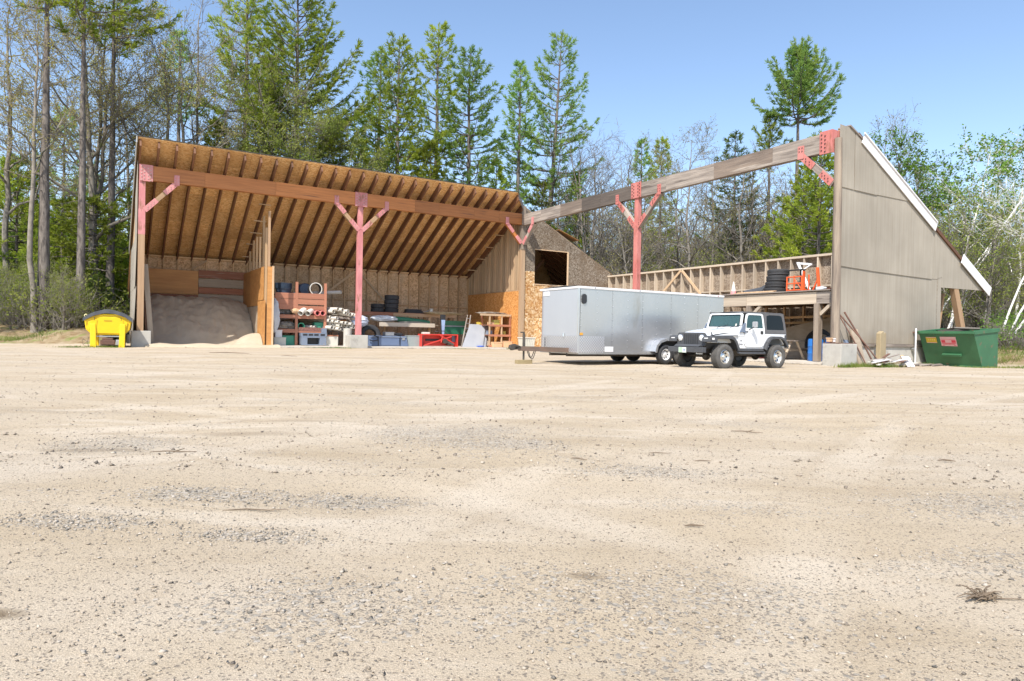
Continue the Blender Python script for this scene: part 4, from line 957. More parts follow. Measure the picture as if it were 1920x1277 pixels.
# --- hardwoods one can tell apart
HARD = [
 (64, 36.5, 20, dict(seed=41, r0=.15, fork=.45, leaf_n=3), BARK_TAN, BUD_TAN, 'slender pale trunk just left of the thickest black pine'),
 (186, 40, -30, dict(seed=42, r0=.27, fork=.22, nb=16, leaf_n=3, lean=(-.08, 0)), BARK_TAN, BUD_TAN, 'pale mottled trunk leaning left behind the spreader'),
 (165, 44, -20, dict(seed=43, r0=.24, fork=.3, nb=15, leaf_n=3, stems=2), BARK_TAN, BUD_TAN, 'forked budding hardwood behind the straight grey pine'),
 (300, 47, -40, dict(seed=44, r0=.2, fork=.35, leaf_n=3), BARK_GREY, BUD_TAN, 'budding hardwood at the left corner of the roof'),
 (345, 46, 30, dict(seed=45, r0=.19, fork=.4, nb=15, leaf_n=1, spread=.8), BARK_GREY, BUD_TAN, 'wide armed bare hardwood above the left end of the roof'),
 (372, 49, -10, dict(seed=46, r0=.16, fork=.4, leaf_n=1), BARK_GREY, BUD_TAN, 'thin bare hardwood behind the bushy bright pine'),
 (505, 47, 120, dict(seed=47, r0=.14, fork=.3, leaf_n=3, stems=2), BARK_GREY, BUD_GREEN, 'twiggy light green tree left of the big dark trunked pine'),
 (570, 45, 165, dict(seed=48, r0=.18, fork=.2, nb=26, leaf_n=6, spread=.9, stems=3, leaf_s=.075), BARK_GREY, BUD_GREEN, 'rounded yellow green budding tree over the roof left of the middle post'),
 (640, 47, 250, dict(seed=49, r0=.1, fork=.2, leaf_n=3, stems=2), BARK_GREY, BUD_TAN, 'reddish budding bush over the roof beside the middle post'),
 (245, 52, 60, dict(seed=50, r0=.16, fork=.35, leaf_n=3), BARK_GREY, BUD_TAN, 'budding tree between the dark pine and the roof corner'),
 (10, 42, -20, dict(seed=51, r0=.2, fork=.3, nb=16, leaf_n=3), BARK_GREY, BUD_TAN, 'twiggy budding tree at the upper left edge of the photo'),
 (1110, 55, 225, dict(seed=52, r0=.17, fork=.2, nb=18, leaf_n=0, stems=2, spread=.6), BARK_GREY, None, 'bare fan shaped tree right of the lone tall pine'),
 (1165, 57, 215, dict(seed=53, r0=.16, fork=.25, nb=18, leaf_n=0, spread=.7), BARK_GREY, None, 'bare grey tree above the salmon post'),
 (1282, 55, 203, dict(seed=54, r0=.15, fork=.3, nb=20, leaf_n=2, leaf_s=.055, spread=.7), BARK_GREY, BUD_TAN, 'tall budding tree with tan leaves above the bare beam'),
 (1330, 58, 290, dict(seed=55, r0=.15, fork=.25, nb=18, leaf_n=0), BARK_GREY, None, 'bare grey tree left of the dark spruce'),
 (1655, 56, 232, dict(seed=56, r0=.15, fork=.25, nb=20, leaf_n=1, spread=.7), BARK_GREY, BUD_TAN, 'bare pinkish twigged tree just right of the gable peak'),
 (1735, 46, 250, dict(seed=57, r0=.15, fork=.2, nb=20, leaf_n=3, leaf_s=.10, spread=.8, stems=2, wind=.25), BARK_GREY, LEAF_GREEN, 'fresh green leaved tree above the white barge board'),
 (1690, 50, 300, dict(seed=58, r0=.13, fork=.2, nb=18, leaf_n=2, stems=2), BARK_GREY, BUD_GREEN, 'light green budding tree behind the middle of the barge board'),
 (1900, 44, 275, dict(seed=59, r0=.075, fork=.25, nb=16, leaf_n=3, leaf_s=.09, wind=.2), BARK_BIRCH, LEAF_GREEN, 'green leaved birch at the right edge of the photo'),
 (1780, 42, 232, dict(seed=60, r0=.08, fork=.45, nb=14, leaf_n=3, leaf_s=.10, lean=(.19, 0), wind=.25), BARK_BIRCH, LEAF_GREEN, 'white birch with green sprays rising above the roof tip'),
]
for (px, Y, top, kw, bk, lm, label) in HARD:
    Y = clear(px, Y); x = at_px(px, Y); h = (h_px(top, px, Y) - H1(x, Y)) * 1.0
    wood, crown = gen_hardwood(h, **kw)
    plant(tree_proto('birch_tree' if bk is BARK_BIRCH else 'hardwood_tree', wood, bk, crown, lm), x, Y, label, 'birch' if bk is BARK_BIRCH else 'tree')

# --- leaning white birches right of the gable: (base column, depth, lean, length, label)
for i, (px, Y, ln_, h, label) in enumerate([
  (1765, 37, .55, 9.5, 'white birch leaning far right through the gap under the gable tip'), (1740, 40, .75, 9.0, 'thin white birch leaning behind the timber prop'),
  (1866, 34, .45, 9.0, 'leftmost of the white birch stems rising from behind the dumpster'), (1873, 33, .75, 8.5, 'middle leaning birch stem behind the dumpster corner'),
  (1880, 32, 1.05, 8.0, 'lowest leaning birch stem behind the dumpster corner'), (1790, 45, .3, 11.0, 'slim white birch standing behind the roof tip'), (1840, 46, .12, 10.0, 'upright thin birch right of the roof tip')]):
    wood, crown = gen_hardwood(h, seed=70 + i, r0=.048, fork=.5, nb=8, leaf_n=1, leaf_s=.06, lean=(ln_, .05), spread=.4, side=7)
    plant(tree_proto('birch_tree', wood, BARK_BIRCH, crown, BUD_GREEN), at_px(px, Y), Y, label, 'birch', group='white birches right of the barn')

# --- background woods: a few kinds, copied
bare = [tree_proto('hardwood_tree', *(lambda r: (r[0], BARK_GREY, r[1], BUD_TAN))(gen_hardwood(h, seed=80 + i, r0=.14, fork=.15, nb=15, leaf_n=ln, spread=.6, stems=st, twig=.8, side=6)))
        for i, (h, ln, st) in enumerate(((13, 0, 1), (12, 1, 2), (14, 0, 1), (11, 1, 2)))]
budg = [tree_proto('hardwood_tree', *(lambda r: (r[0], BARK_GREY, r[1], BUD_GREEN))(gen_hardwood(h, seed=90 + i, r0=.11, fork=.1, nb=14, leaf_n=3, spread=.8, stems=3, twig=.75, side=6)))
        for i, h in enumerate((9, 7.5))]
firs = [tree_proto('fir_tree', *(lambda r: (r[0], BARK_DARK, r[1], nm))(gen_pine(h, seed=100 + i, base=.04, rad=rd, r0=.09, asc=-.02, shape=conic, gaps=.03, needles=1.0, dens=1.1, tuft=.24, dead=0)))
        for i, (h, rd, nm) in enumerate(((7.5, 2.2, NEEDLE_DARK), (5.5, 1.9, NEEDLE_DARK), (9.0, 2.4, NEEDLE)))]
rg = random.Random(4)
def scatter(protos, n, pxr, Yr, label, cat, group, smin, smax, hpx=None):
    for i in range(n):
        px = pxr[0] + (pxr[1] - pxr[0]) * (i + rg.random()) / n; Y = rg.uniform(*Yr); x = at_px(px, Y)
        lx_, ly_ = local(x, Y)
        if -22.3 < lx_ < 13 and -1 < ly_ < 13: Y += 14 / cT; x = at_px(px, Y)
        if -1 < lx_ < 13 and -22.5 < ly_ < 1: Y += 14; x = at_px(px, Y)
        plant(rg.choice(protos), x, Y, label, cat, group, rg.uniform(0, 6.28), rg.uniform(smin, smax))
scatter(bare, 95, (1040, 1610), (54, 84), 'bare grey tree in the thick woods seen under the bare beam', 'tree', 'bare trees behind the roofless wing', .85, 1.32)
scatter(budg, 14, (1060, 1600), (52, 70), 'low budding tree in the woods above the rear wall of the roofless wing', 'tree', 'budding trees behind the roofless wing', .7, 1.0)
scatter(bare, 30, (1620, 1960), (46, 85), 'bare grey tree in the woods right of the gable wall', 'tree', 'bare trees right of the gable', .6, .85)
scatter(budg, 20, (1640, 1990), (36, 66), 'low yellow green budding tree right of the gable wall', 'tree', 'budding trees right of the gable', .55, .95)
scatter(bare, 9, (-60, 540), (52, 90), 'grey hardwood far back in the woods left of the barn', 'tree', 'far hardwoods on the left', 1.0, 1.6)
scatter(bare, 8, (540, 1060), (60, 85), 'bare hardwood far back behind the barn roof', 'tree', 'far hardwoods behind the roof', .8, 1.1)
scatter(firs, 16, (-70, 300), (38, 48), 'dark young evergreen in the understory left of the barn', 'fir tree', 'young evergreens left of the barn', .55, 1.1)
scatter(budg, 18, (-60, 150), (35, 46), 'low spring green bush at the left edge of the yard', 'bush', 'bushes at the left edge', .3, .55)
scatter(firs, 18, (-80, 290), (48, 64), 'mid green evergreen farther back in the woods left of the barn', 'fir tree', 'evergreens farther back on the left', .9, 1.5)
scatter(firs, 12, (300, 1060), (52, 62), 'dark young evergreen behind the barn roof', 'fir tree', 'young evergreens behind the roof', .8, 1.3)
scatter(firs, 7, (1060, 1600), (60, 80), 'young evergreen among the bare trees behind the rear wall', 'fir tree', 'young evergreens behind the rear wall', .7, 1.1)

# --- brush and far woods nobody could count
def brush(name, n, pxr, Yr, hgt_, seed, wm, lm, leaf_s, nleaf, label, thick=1.0):
    rng = np.random.default_rng(seed)
    Y = rng.uniform(*Yr, n); px = rng.uniform(*pxr, n); X = (px - 960) / 1269.4 * Y
    lx_, ly_ = local(X, Y); ok = ~(((lx_ > -22) & (lx_ < 12.2) & (ly_ > -1.5) & (ly_ < 12)) | ((lx_ > -1.5) & (lx_ < 12.2) & (ly_ > -22.3) & (ly_ < 1)))
    X, Y = X[ok], Y[ok]; n = len(X); Z = hgt(X, Y)
    k = 10
    b = np.repeat(np.stack([X, Y, Z], -1), k, 0); d = rng.normal(0, .45, (n * k, 3)); d[:, 2] = np.abs(d[:, 2]) + .7; d = unit(d)
    L_ = hgt_ * rng.uniform(.4, 1.15, (n * k, 1)); m_ = b + d * L_ * .5 + rng.normal(0, .12, (n * k, 3)); e = b + d * L_ + rng.normal(0, .25, (n * k, 3))
    st = tubes_np(np.stack([b, m_, e], 1), np.tile([.014, .010, .005], (n * k, 1)) * thick, 3)
    b2 = b + d * L_ * rng.uniform(.3, .9, (n * k, 1)); d2 = unit(d + rng.normal(0, .7, (n * k, 3)))
    tw = tubes_np(np.stack([b2, b2 + d2 * L_ * .2, b2 + d2 * L_ * .4], 1), np.tile([.008, .006, .004], (n * k, 1)) * thick, 3)
    v, f = join_np([st, tw]); o = link(name, np_mesh(name, v, f, wm)); tag(o, label, 'brush', kind='stuff')
    if nleaf:
        lv = leaves_np(np.concatenate([e, b2 + d2 * L_ * .4]), rng, leaf_s, nleaf, .22)
        o2 = link('brush_leaves', np_mesh('brush_leaves', lv[0], lv[1], lm)); tag(o2, 'small leaves on the ' + label, 'leaves', kind='stuff')
brush('undergrowth', 420, (-60, 262), (36, 62), 2.4, 201, BARK_GREY, BUD_GREEN, .085, 3, 'tangled undergrowth under the trees on the left')
brush('undergrowth', 750, (1040, 2000), (44, 90), 4.2, 202, BARK_GREY, BUD_GREEN, .08, 1, 'grey tangled brush behind and right of the barn')
brush('undergrowth', 150, (1860, 1960), (29.5, 42), 1.1, 203, BARK_GREY, LEAF_GREEN, .06, 2, 'low green brush on the bank right of the dumpster')
brush('far_thicket', 1500, (-150, 2100), (74, 120), 13.0, 204, BARK_GREY, BUD_TAN, .16, 1, 'far wall of grey woods closing off the view', 2.2)

# ------------------------------------------------------------------ helpers for vehicles
def ring(mb, outer, inner, off, m=0):
    """flat frame between two loops of equal count, given thickness by vector off"""
    n = len(outer); off = Vector(off); b = len(mb.v)
    for p in list(outer) + list(inner): mb.v.append(tuple(p))
    for p in list(outer) + list(inner): mb.v.append(tuple(Vector(p) + off))
    for i in range(n):
        j = (i + 1) % n
        for q in ((b + i, b + j, b + n + j, b + n + i), (b + 2 * n + i, b + 3 * n + i, b + 3 * n + j, b + 2 * n + j),
                  (b + i, b + 2 * n + i, b + 2 * n + j, b + j), (b + n + i, b + n + j, b + 3 * n + j, b + 3 * n + i)):
            mb.f.append(q); mb.m.append(m)
    return mb
def rrect(w0, w1, h0, h1, r, n=3):
    """rounded rectangle loop in 2-d"""
    out = []
    for cx_, cy_, a0 in ((w1 - r, h1 - r, 0), (w0 + r, h1 - r, 90), (w0 + r, h0 + r, 180), (w1 - r, h0 + r, 270)):
        for i in range(n + 1):
            a = math.radians(a0 + 90 * i / n); out.append((cx_ + r * math.cos(a), cy_ + r * math.sin(a)))
    return out
def text_mesh(txt, size, m, ext=.002):
    cu = bpy.data.curves.new('lettering', 'FONT'); cu.body = txt; cu.size = size; cu.extrude = ext; cu.align_x = 'CENTER'; cu.align_y = 'CENTER'
    o = bpy.data.objects.new('lettering', cu); COL.objects.link(o)
    dg = bpy.context.evaluated_depsgraph_get(); dg.update()
    me = bpy.data.meshes.new_from_object(o.evaluated_get(dg)); bpy.data.objects.remove(o); me.materials.clear(); me.materials.append(m); me.name = 'lettering'
    return me
PAINT_W = mat('white_car_paint', (.80, .81, .82), (.76, .77, .78), 2, rough=.22, coat=.5, spec=.5, spots=(.66, .64, .60), spot_w=.64, spot_scale=2.5)
TRIM = mat('faded_black_trim', (.075, .078, .085), (.055, .057, .062), 6, rough=.6, bump=.05)
TOPM = mat('grey_hardtop', (.125, .122, .125), (.10, .098, .10), 8, rough=.7, bump=.15, bscale=120)
CHROME = mat('polished_alloy', (.78, .77, .75), (.66, .65, .62), 5, rough=.25, metal=.9)
LENS = mat('clear_lens', (.80, .81, .80), (.68, .69, .69), 60, rough=.1)
AMBER = mat('amber_lens', (.80, .36, .04), rough=.2)
REDL = mat('red_lens', (.45, .03, .03), rough=.2)
GLASSW = glass('windscreen_glass', (.10, .19, .20), .02, .42)
GLASSD = glass('tinted_glass', (.006, .007, .008), .02, .93)
SEAT = mat('grey_seat_cloth', (.16, .15, .15), rough=.9)
MIRRORG = mat('pale_grey_plastic', (.40, .41, .42), rough=.5)
PLATE = mat('licence_plate', (.62, .72, .62), (.75, .80, .74), 9, rough=.4)
BLUEINK = mat('blue_print', (.10, .16, .42), rough=.5); GREENINK = mat('green_print', (.16, .36, .18), rough=.5); INKD = mat('dark_print', (.05, .05, .06), rough=.5); INKG = mat('grey_print', (.42, .43, .44), rough=.5)

def wheel(parent, x, y, r, w, side, tyre_m, rim_m, rim_r, tread=True, holes=8, name='wheel', knob=True):
    """wheel part with tyre and rim as sub-parts, axle along local y; side +1 shows its face to +y"""
    base = Matrix.Translation((x, y, r)) @ Matrix.Rotation(math.radians(-90) * side, 4, 'X')
    hub = MB().lathe([(.001, w * .30), (.035, w * .30), (.05, w * .24), (.052, w * .12), (.09, w * .10)], 14, base)
    o = hub.build(name, rim_m, parent, smooth=40)
    t_ = MB(); hw = w / 2; sh = r - .035
    prof = [(rim_r, hw * .78), (rim_r + .02, hw * .95), ((rim_r + r) / 2, hw * 1.04), (sh, hw * .93), (r - .012, hw * .72), (r - .012, -hw * .72), (sh, -hw * .93), ((rim_r + r) / 2, -hw * 1.04), (rim_r + .02, -hw * .95), (rim_r, -hw * .78)]
    t_.lathe(prof, 40, base)
    if tread:
        rows = 5; n = 34
        for j in range(rows):
            hz = (-.66 + 1.32 * j / (rows - 1)) * hw
            for k in range(n):
                a = 2 * math.pi * (k + .5 * (j % 2)) / n; da = 2 * math.pi / n * .34; hh = hw * .13
                q = [base @ Vector((rr_ * math.cos(a + sa), rr_ * math.sin(a + sa), hz + sh_)) for rr_ in (r - .014, r) for sa, sh_ in ((-da, -hh), (da, -hh * .4), (da, hh), (-da, hh * .4))]
                t_.hexa(q)
    t_.build('tyre', tyre_m, o, smooth=35)
    rm = MB().lathe([(rim_r + .004, hw * .80), (rim_r - .012, hw * .84), (rim_r - .022, hw * .62), (rim_r - .05, hw * .30), (rim_r * .62, hw * .18), (rim_r * .5, hw * .34), (.06, hw * .40), (.001, hw * .40)], 32, base)
    rm.lathe([(rim_r + .002, -hw * .8), (rim_r - .02, -hw * .6), (.001, -hw * .5)], 24, base, m=1)
    for k in range(holes):
        a = 2 * math.pi * k / holes; c = Vector((math.cos(a) * rim_r * .72, math.sin(a) * rim_r * .72, hw * .20))
        rm.tube([base @ (c), base @ (c + Vector((0, 0, .022)))], .025 * rim_r / .19, 8, 1)
    rm.build('rim', [rim_m, BLACKP], o, smooth=35)
    return o

# ------------------------------------------------------------------ the white off-roader
JW = math.atan2(-.518, -.855)
fr_ = Vector((6.02, 19.36, 0)); sc_ = .97
rootj = fr_ - Vector((-.855, -.518, 0)) * (2.37 * sc_) - Vector((.518, -.855, 0)) * (.74 * sc_)
jeep = thing('off_road_car', 'white off road car with grey hardtop and black fender flares before the silver trailer', 'car', (rootj.x, rootj.y, H1(rootj.x, rootj.y) - .005), JW, scale=sc_)
side_poly = [(-.55, .74), (-.55, 1.08), (1.42, 1.08), (1.44, 1.22), (1.62, 1.22), (1.62, .62), (.44, .62), (.41, .78), (.30, .90), (.16, .95), (-.16, .95), (-.30, .90), (-.41, .76)]
b = MB()
for s_ in (1, -1): b.prism([(x, s_ * .72, z) for x, z in side_poly], (0, -s_ * .05, 0))
b.box(-.55, 1.62, -.668, .668, .64, .70); b.box(-.552, -.50, -.718, .718, .74, 1.08); b.box(1.40, 1.64, -.70, .70, 1.16, 1.232)
b.box(1.6, 2.83, -.60, .60, .78, .98)
b.build('body', PAINT_W, jeep, bevel=.012)
def hoodf(u, v):
    x = 1.60 + 1.24 * u; hw = .665 - .135 * u - .02 * u * u; zt_ = 1.245 - .10 * u - .075 * u ** 4; y = (v * 2 - 1)
    a = abs(y); z = zt_ - .03 * a ** 2 - (.09 * max(0, (a - .86) / .14) ** 2)
    return (x, y * hw, z)
hd = MB().grid(hoodf, 14, 24)
for s_ in (1, -1): hd.add([(1.60, s_ * .665, 1.13), (2.84, s_ * .51, .95), (2.84, s_ * .48, .80), (1.6, s_ * .655, .80)], [(0, 1, 2, 3)])
hd.build('hood', PAINT_W, jeep, smooth=50)
for s_ in (1, -1):
    MB().beam((1.64, s_ * .683, 1.0), (2.72, s_ * .60, .975), .02, .03).build('side_moulding', TRIM, jeep)
    MB().beam((2.62, s_ * .555, .99), (2.61, s_ * .54, 1.10), .035, .03, (1, 0, 0)).box(2.58, 2.66, s_ * .54 - .03, s_ * .54 + .03, .97, 1.0).build('hood_latch', BLACKP, jeep, bevel=.006)
g = MB().prism([(2.83, y, z) for y, z in rrect(-.57, .57, .66, 1.075, .11, 4)], (.07, 0, 0)).build('grille', TRIM, jeep, bevel=.012)
for k in range(7):
    y = (k - 3) * .085
    MB().prism([(2.898, y + yy, z) for yy, z in rrect(-.026, .026, .72, 1.03, .024, 2)], (.006, 0, 0)).build('grille_slot', BLACKP, g)
for s_ in (1, -1):
    Mh = Matrix.Translation((2.885, s_ * .43, .915)) @ Matrix.Rotation(math.radians(90), 4, 'Y')
    h_ = MB().lathe([(.105, 0), (.108, .028), (.092, .036), (.088, .024)], 24, Mh).build('headlight', CHROME, jeep, smooth=40)
    MB().lathe([(.089, .022), (.07, .040), (.04, .050), (.001, .054)], 24, Mh).build('headlight_lens', LENS, h_, smooth=60)
for s_ in (1, -1):
    f_ = MB(); pts = [(2.98, .80), (2.96, .91), (2.86, .968), (2.06, .975), (1.93, .93), (1.84, .82), (1.72, .60)]
    for p, q in zip(pts[:-1], pts[1:]):
        f_.beam((p[0], s_ * .665, p[1]), (q[0], s_ * .665, q[1]), .31, .045)
    for p, q in zip(pts[1:-1], pts[2:]): f_.beam((p[0], s_ * .81, p[1] - .03), (q[0], s_ * .81, q[1] - .03), .03, .09)
    f_.prism([(2.93, s_ * y, z) for y, z in rrect(.54, .83, .80, .95, .03, 2)], (.045, 0, 0)).prism([(x, s_ * .80, z) for x, z in [(2.68, .80), (2.97, .80), (2.97, .93), (2.80, .965), (2.64, .965)]], (0, s_ * .026, 0))
    fo = f_.build('front_fender', TRIM, jeep, bevel=.01)
    MB().box(2.975, 2.985, s_ * .665 - .075, s_ * .665 + .075, .86, .925).build('turn_signal', LENS, fo, bevel=.004)
    MB().box(2.80, 2.90, s_ * .826 - .006, s_ * .826 + .008, .865, .925).build('side_marker', LENS, fo, bevel=.004)
    r_ = MB(); pts = [(.53, .60), (.43, .80), (.32, .93), (.20, .985), (-.20, .985), (-.34, .93), (-.46, .80), (-.53, .68)]
    for p, q in zip(pts[:-1], pts[1:]):
        r_.beam((p[0], s_ * .765, p[1]), (q[0], s_ * .765, q[1]), .13, .045); r_.beam((p[0], s_ * .822, p[1] - .02), (q[0], s_ * .822, q[1] - .02), .03, .08)
    r_.build('rear_fender', TRIM, jeep, bevel=.01)
    MB().box(.50, 1.70, s_ * .70 - .03, s_ * .70 + .03, .535, .618).build('rocker_guard', TRIM, jeep, bevel=.01)
    MB().tube([(.50, s_ * .74, .50), (.56, s_ * .80, .475), (1.64, s_ * .80, .475), (1.72, s_ * .74, .50)], .034, 10).build('side_step', TRIM, jeep, smooth=50)
    MB().box(-.565, -.47, s_ * .70 - .035, s_ * .70 + .035, .72, 1.06).build('corner_guard', TRIM, jeep, bevel=.015)
    MB().box(-.60, -.565, s_ * .62 - .05, s_ * .62 + .05, .86, 1.0).build('tail_light', REDL, jeep, bevel=.008)
bp_ = MB().box(3.0, 3.15, -.70, .70, .485, .645).box(2.85, 3.0, .34, .44, .50, .62).box(2.85, 3.0, -.44, -.34, .50, .62).prism([(2.88, -.5, .66), (3.12, -.5, .66), (3.0, -.5, .73)], (0, 1.0, 0)).build('front_bumper', TRIM, jeep, bevel=.012)
pt_ = MB().box(3.152, 3.162, -.24, .06, .475, .63).build('licence_plate', PLATE, bp_)
MB().box(3.1625, 3.1645, -.23, -.09, .48, .625).build('plate_print', mat('pale_green_print', (.46, .60, .44), rough=.5), pt_)
for k in range(2): MB().box(3.1625, 3.1645, -.04 + k * .045, -.015 + k * .045, .52, .59).build('plate_mark', BLUEINK, pt_)
# windscreen
def wsp(y, t): return (1.525 - .135 * t, y * (.69 - .055 * t), 1.232 + .47 * t)
o_ = [wsp(y, t) for y, t in rrect(-1, 1, 0, 1, .09, 3)]; i_ = [wsp(y, t) for y, t in rrect(-.90, .90, .10, .90, .07, 3)]
wf = ring(MB(), o_, i_, (-.05, 0, -.014)).build('windscreen_frame', PAINT_W, jeep, bevel=.006)
MB().prism([Vector(p) + Vector((-.02, 0, -.006)) for p in i_], (-.006, 0, -.002)).build('windscreen_glass', GLASSW, wf)
i2 = [wsp(y, t) for y, t in rrect(-.87, .87, .125, .875, .06, 3)]
ring(MB(), [Vector(p) + Vector((.002, 0, .001)) for p in i_], [Vector(p) + Vector((.002, 0, .001)) for p in i2], (-.01, 0, -.002)).build('windscreen_seal', BLACKP, wf)
MB().box(-.045, .045, -.025, .025, 0, .004).build('sticker', PVC, wf, M=Matrix.Translation(Vector(wsp(.72, .2)) + Vector((.008, 0, .003))) @ Matrix.Rotation(math.radians(74), 4, 'Y'))
for y0 in (.30, -.22): MB().tube([(1.58, y0, 1.235), (1.56, y0 + .05, 1.262), (1.515, y0 + .40, 1.33)], .009, 6).build('wiper', BLACKP, jeep)
for s_ in (1, -1):
    MB().prism([(x, s_ * .73, z) for x, z in ((1.66, 1.10), (1.40, 1.12), (1.385, 1.40), (1.44, 1.40), (1.55, 1.24))], (0, s_ * .03, 0)).box(1.36, 1.46, s_ * .745 - .03, s_ * .745 + .03, 1.1, 1.13).build('cowl_bracket', mat('blue_grey_plastic', (.16, .20, .27), rough=.5), jeep, bevel=.006)
    # door
    d_ = MB().prism([(x, s_ * .724, z) for x, z in ((1.395, .74), (1.395, 1.215), (.50, 1.215), (.50, .80), (.54, .71), (.62, .675), (1.32, .675), (1.37, .69))], (0, s_ * .022, 0)).build('door', PAINT_W, jeep, bevel=.008)
    dp = lambda x, t: (x - (.10 * t if x > 1 else -.02 * t), s_ * (.738 - .06 * t), 1.216 + .48 * t)
    fo = [(1.395, 0), (1.395, .6), (1.37, .93), (1.30, 1), (.58, 1), (.51, .95), (.50, .6), (.50, 0)]; fi = [(1.34, .06), (1.33, .6), (1.30, .85), (1.24, .9), (.64, .9), (.57, .86), (.56, .6), (.56, .06)]
    ring(MB(), [dp(*p) for p in fo], [dp(*p) for p in fi], (0, -s_ * .03, 0)).build('door_frame', PAINT_W, d_)
    MB().prism([Vector(dp(*p)) + Vector((0, -s_ * .014, 0)) for p in fi], (0, -s_ * .004, 0)).build('door_glass', GLASSW, d_)
    MB().box(.585, .70, s_ * .748 - .004, s_ * .748 + .012, 1.07, 1.165).build('door_handle', BLACKP, d_, bevel=.004)
    for z_ in (.80, 1.13): MB().cyl((1.41, s_ * .75, z_ - .03), (1.41, s_ * .75, z_ + .03), .016, 8).box(1.27, 1.41, s_ * .748 - .004, s_ * .748 + .008, z_ - .02, z_ + .02).build('hinge', TRIM if z_ > 1 else PAINT_W, d_)
    mi = MB().tube([(1.22, s_ * .74, 1.20), (1.20, s_ * .84, 1.24), (1.19, s_ * .90, 1.28)], .016, 6).build('mirror_arm', BLACKP, jeep)
    MB().prism([(1.20, s_ * .92 + y, z) for y, z in rrect(-.085, .085, 1.25, 1.44, .035, 3)], (-.06, 0, 0)).build('mirror', MIRRORG, mi, bevel=.012)
# hardtop
tp = MB()
def roofz(u, v): return (-.60 + 1.96 * u, (v * 2 - 1) * .672, 1.775 - .045 * (2 * u - 1) ** 4 - .05 * abs(v * 2 - 1) ** 3 - (.03 if u < .02 else 0))
tp.grid(roofz, 14, 14); tp.grid(lambda u, v: (lambda p: (p[0], p[1] * .985, p[2] - .05))(roofz(u, v)), 14, 14)
ht = tp.build('hardtop', TOPM, jeep, smooth=50)
for s_ in (1, -1):
    q = lambda x, t: (x, s_ * (.725 - .058 * t), 1.082 + .66 * t)
    fo = [(.48, 0), (.47, .5), (.50, .98), (.2, 1), (-.3, 1), (-.50, .97), (-.56, .5), (-.585, 0)]; fi = [(.36, .19), (.365, .5), (.345, .84), (.2, .88), (-.25, .88), (-.37, .84), (-.435, .5), (-.455, .19)]
    fo = [(.48, 0), (.47, .5), (.50, .98), (.2, 1.0), (-.3, 1.0), (-.47, .97), (-.53, .5), (-.575, 0)]
    ring(MB(), [q(*p) for p in fo], [q(*p) for p in fi], (0, -s_ * .03, 0)).build('hardtop_side', TOPM, jeep, bevel=.008)
    MB().prism([Vector(q(*p)) + Vector((0, -s_ * .006, 0)) for p in fi], (0, -s_ * .005, 0)).build('rear_side_window', GLASSD, ht)
    MB().box(.48, 1.38, s_ * .655 - .03, s_ * .655 + .02, 1.69, 1.745).build('hardtop_rail', TOPM, ht)
q = lambda y, t: (-.575 + .11 * t, y * (.70 - .055 * t), 1.082 + .66 * t)
fo = rrect(-1, 1, 0, 1, .08, 2); fi = rrect(-.8, .8, .16, .86, .08, 2)
ring(MB(), [q(*p) for p in fo], [q(*p) for p in fi], (.03, 0, 0)).build('hardtop_back', TOPM, jeep); MB().prism([Vector(q(*p)) + Vector((.01, 0, 0)) for p in fi], (.005, 0, 0)).build('rear_window', GLASSD, ht)
# spare, interior, underside
for s_ in (1, -1):
    MB().prism([(x, s_ * .36 - .23, z) for x, z in ((.55, .72), (1.0, .72), (1.02, .86), (.66, .86), (.55, 1.38), (.44, 1.36))], (0, .46, 0)).box(.47, .56, s_ * .36 - .12, s_ * .36 + .12, 1.38, 1.52).build('seat', SEAT, jeep, bevel=.02)
MB().lathe([(.17, -.012), (.185, 0), (.17, .012), (.155, 0), (.17, -.012)], 20, Matrix.Translation((1.12, .36, 1.16)) @ Matrix.Rotation(math.radians(-65), 4, 'Y')).build('steering_wheel', BLACKP, jeep, smooth=60)
MB().box(1.22, 1.40, -.66, .66, .95, 1.20).build('dashboard', BLACKP, jeep, bevel=.03)
MB().tube([(.30, .58, .75), (.30, .58, 1.60), (.30, .50, 1.67), (.30, -.50, 1.67), (.30, -.58, 1.60), (.30, -.58, .75)], .03, 8).build('roll_bar', BLACKP, jeep, smooth=50)
MB().box(-.5, 2.95, .30, .40, .46, .60).box(-.5, 2.95, -.40, -.30, .46, .60).box(.4, 1.5, -.3, .3, .38, .56).box(1.75, 2.8, -.5, .5, .60, .98).box(-.45, .0, -.3, .3, .42, .6).build('chassis', STEELDARK, jeep)
for x in (0, 2.37): MB().cyl((x, -.66, .375), (x, .66, .375), .045, 10).sphere((x, .12 if x else 0, .375), .13, 10, 7).build('axle', STEELDARK, jeep, smooth=50)
wheel(jeep, -.70, 0, .36, .22, 1, RUBBER, CHROME, .19, tread=False).matrix_local = Matrix.Translation((-.72, 0, 1.0 - .36)) @ Matrix.Translation((0, 0, .36)) @ Matrix.Rotation(math.radians(90), 4, 'Z') @ Matrix.Translation((.70, 0, -.36))
for x in (0, 2.37):
    for s_ in (1, -1): wheel(jeep, x, s_ * .74, .375, .275, s_, RUBBERG, CHROME, .205)
Ml = lambda x, y, z: Matrix(((-1, 0, 0, x), (0, 0, 1, y), (0, 1, 0, z), (0, 0, 0, 1)))
link('badge_lettering', text_mesh('Jeep', .10, INKD), jeep, Ml(1.545, .7215, .755)); link('badge_lettering', text_mesh('WRANGLER', .05, INKG), jeep, Ml(1.53, .7215, .985))
MB().cyl((1.545, .7195, .855), (1.545, .7235, .855), .028, 10).build('round_badge', INKD, jeep)

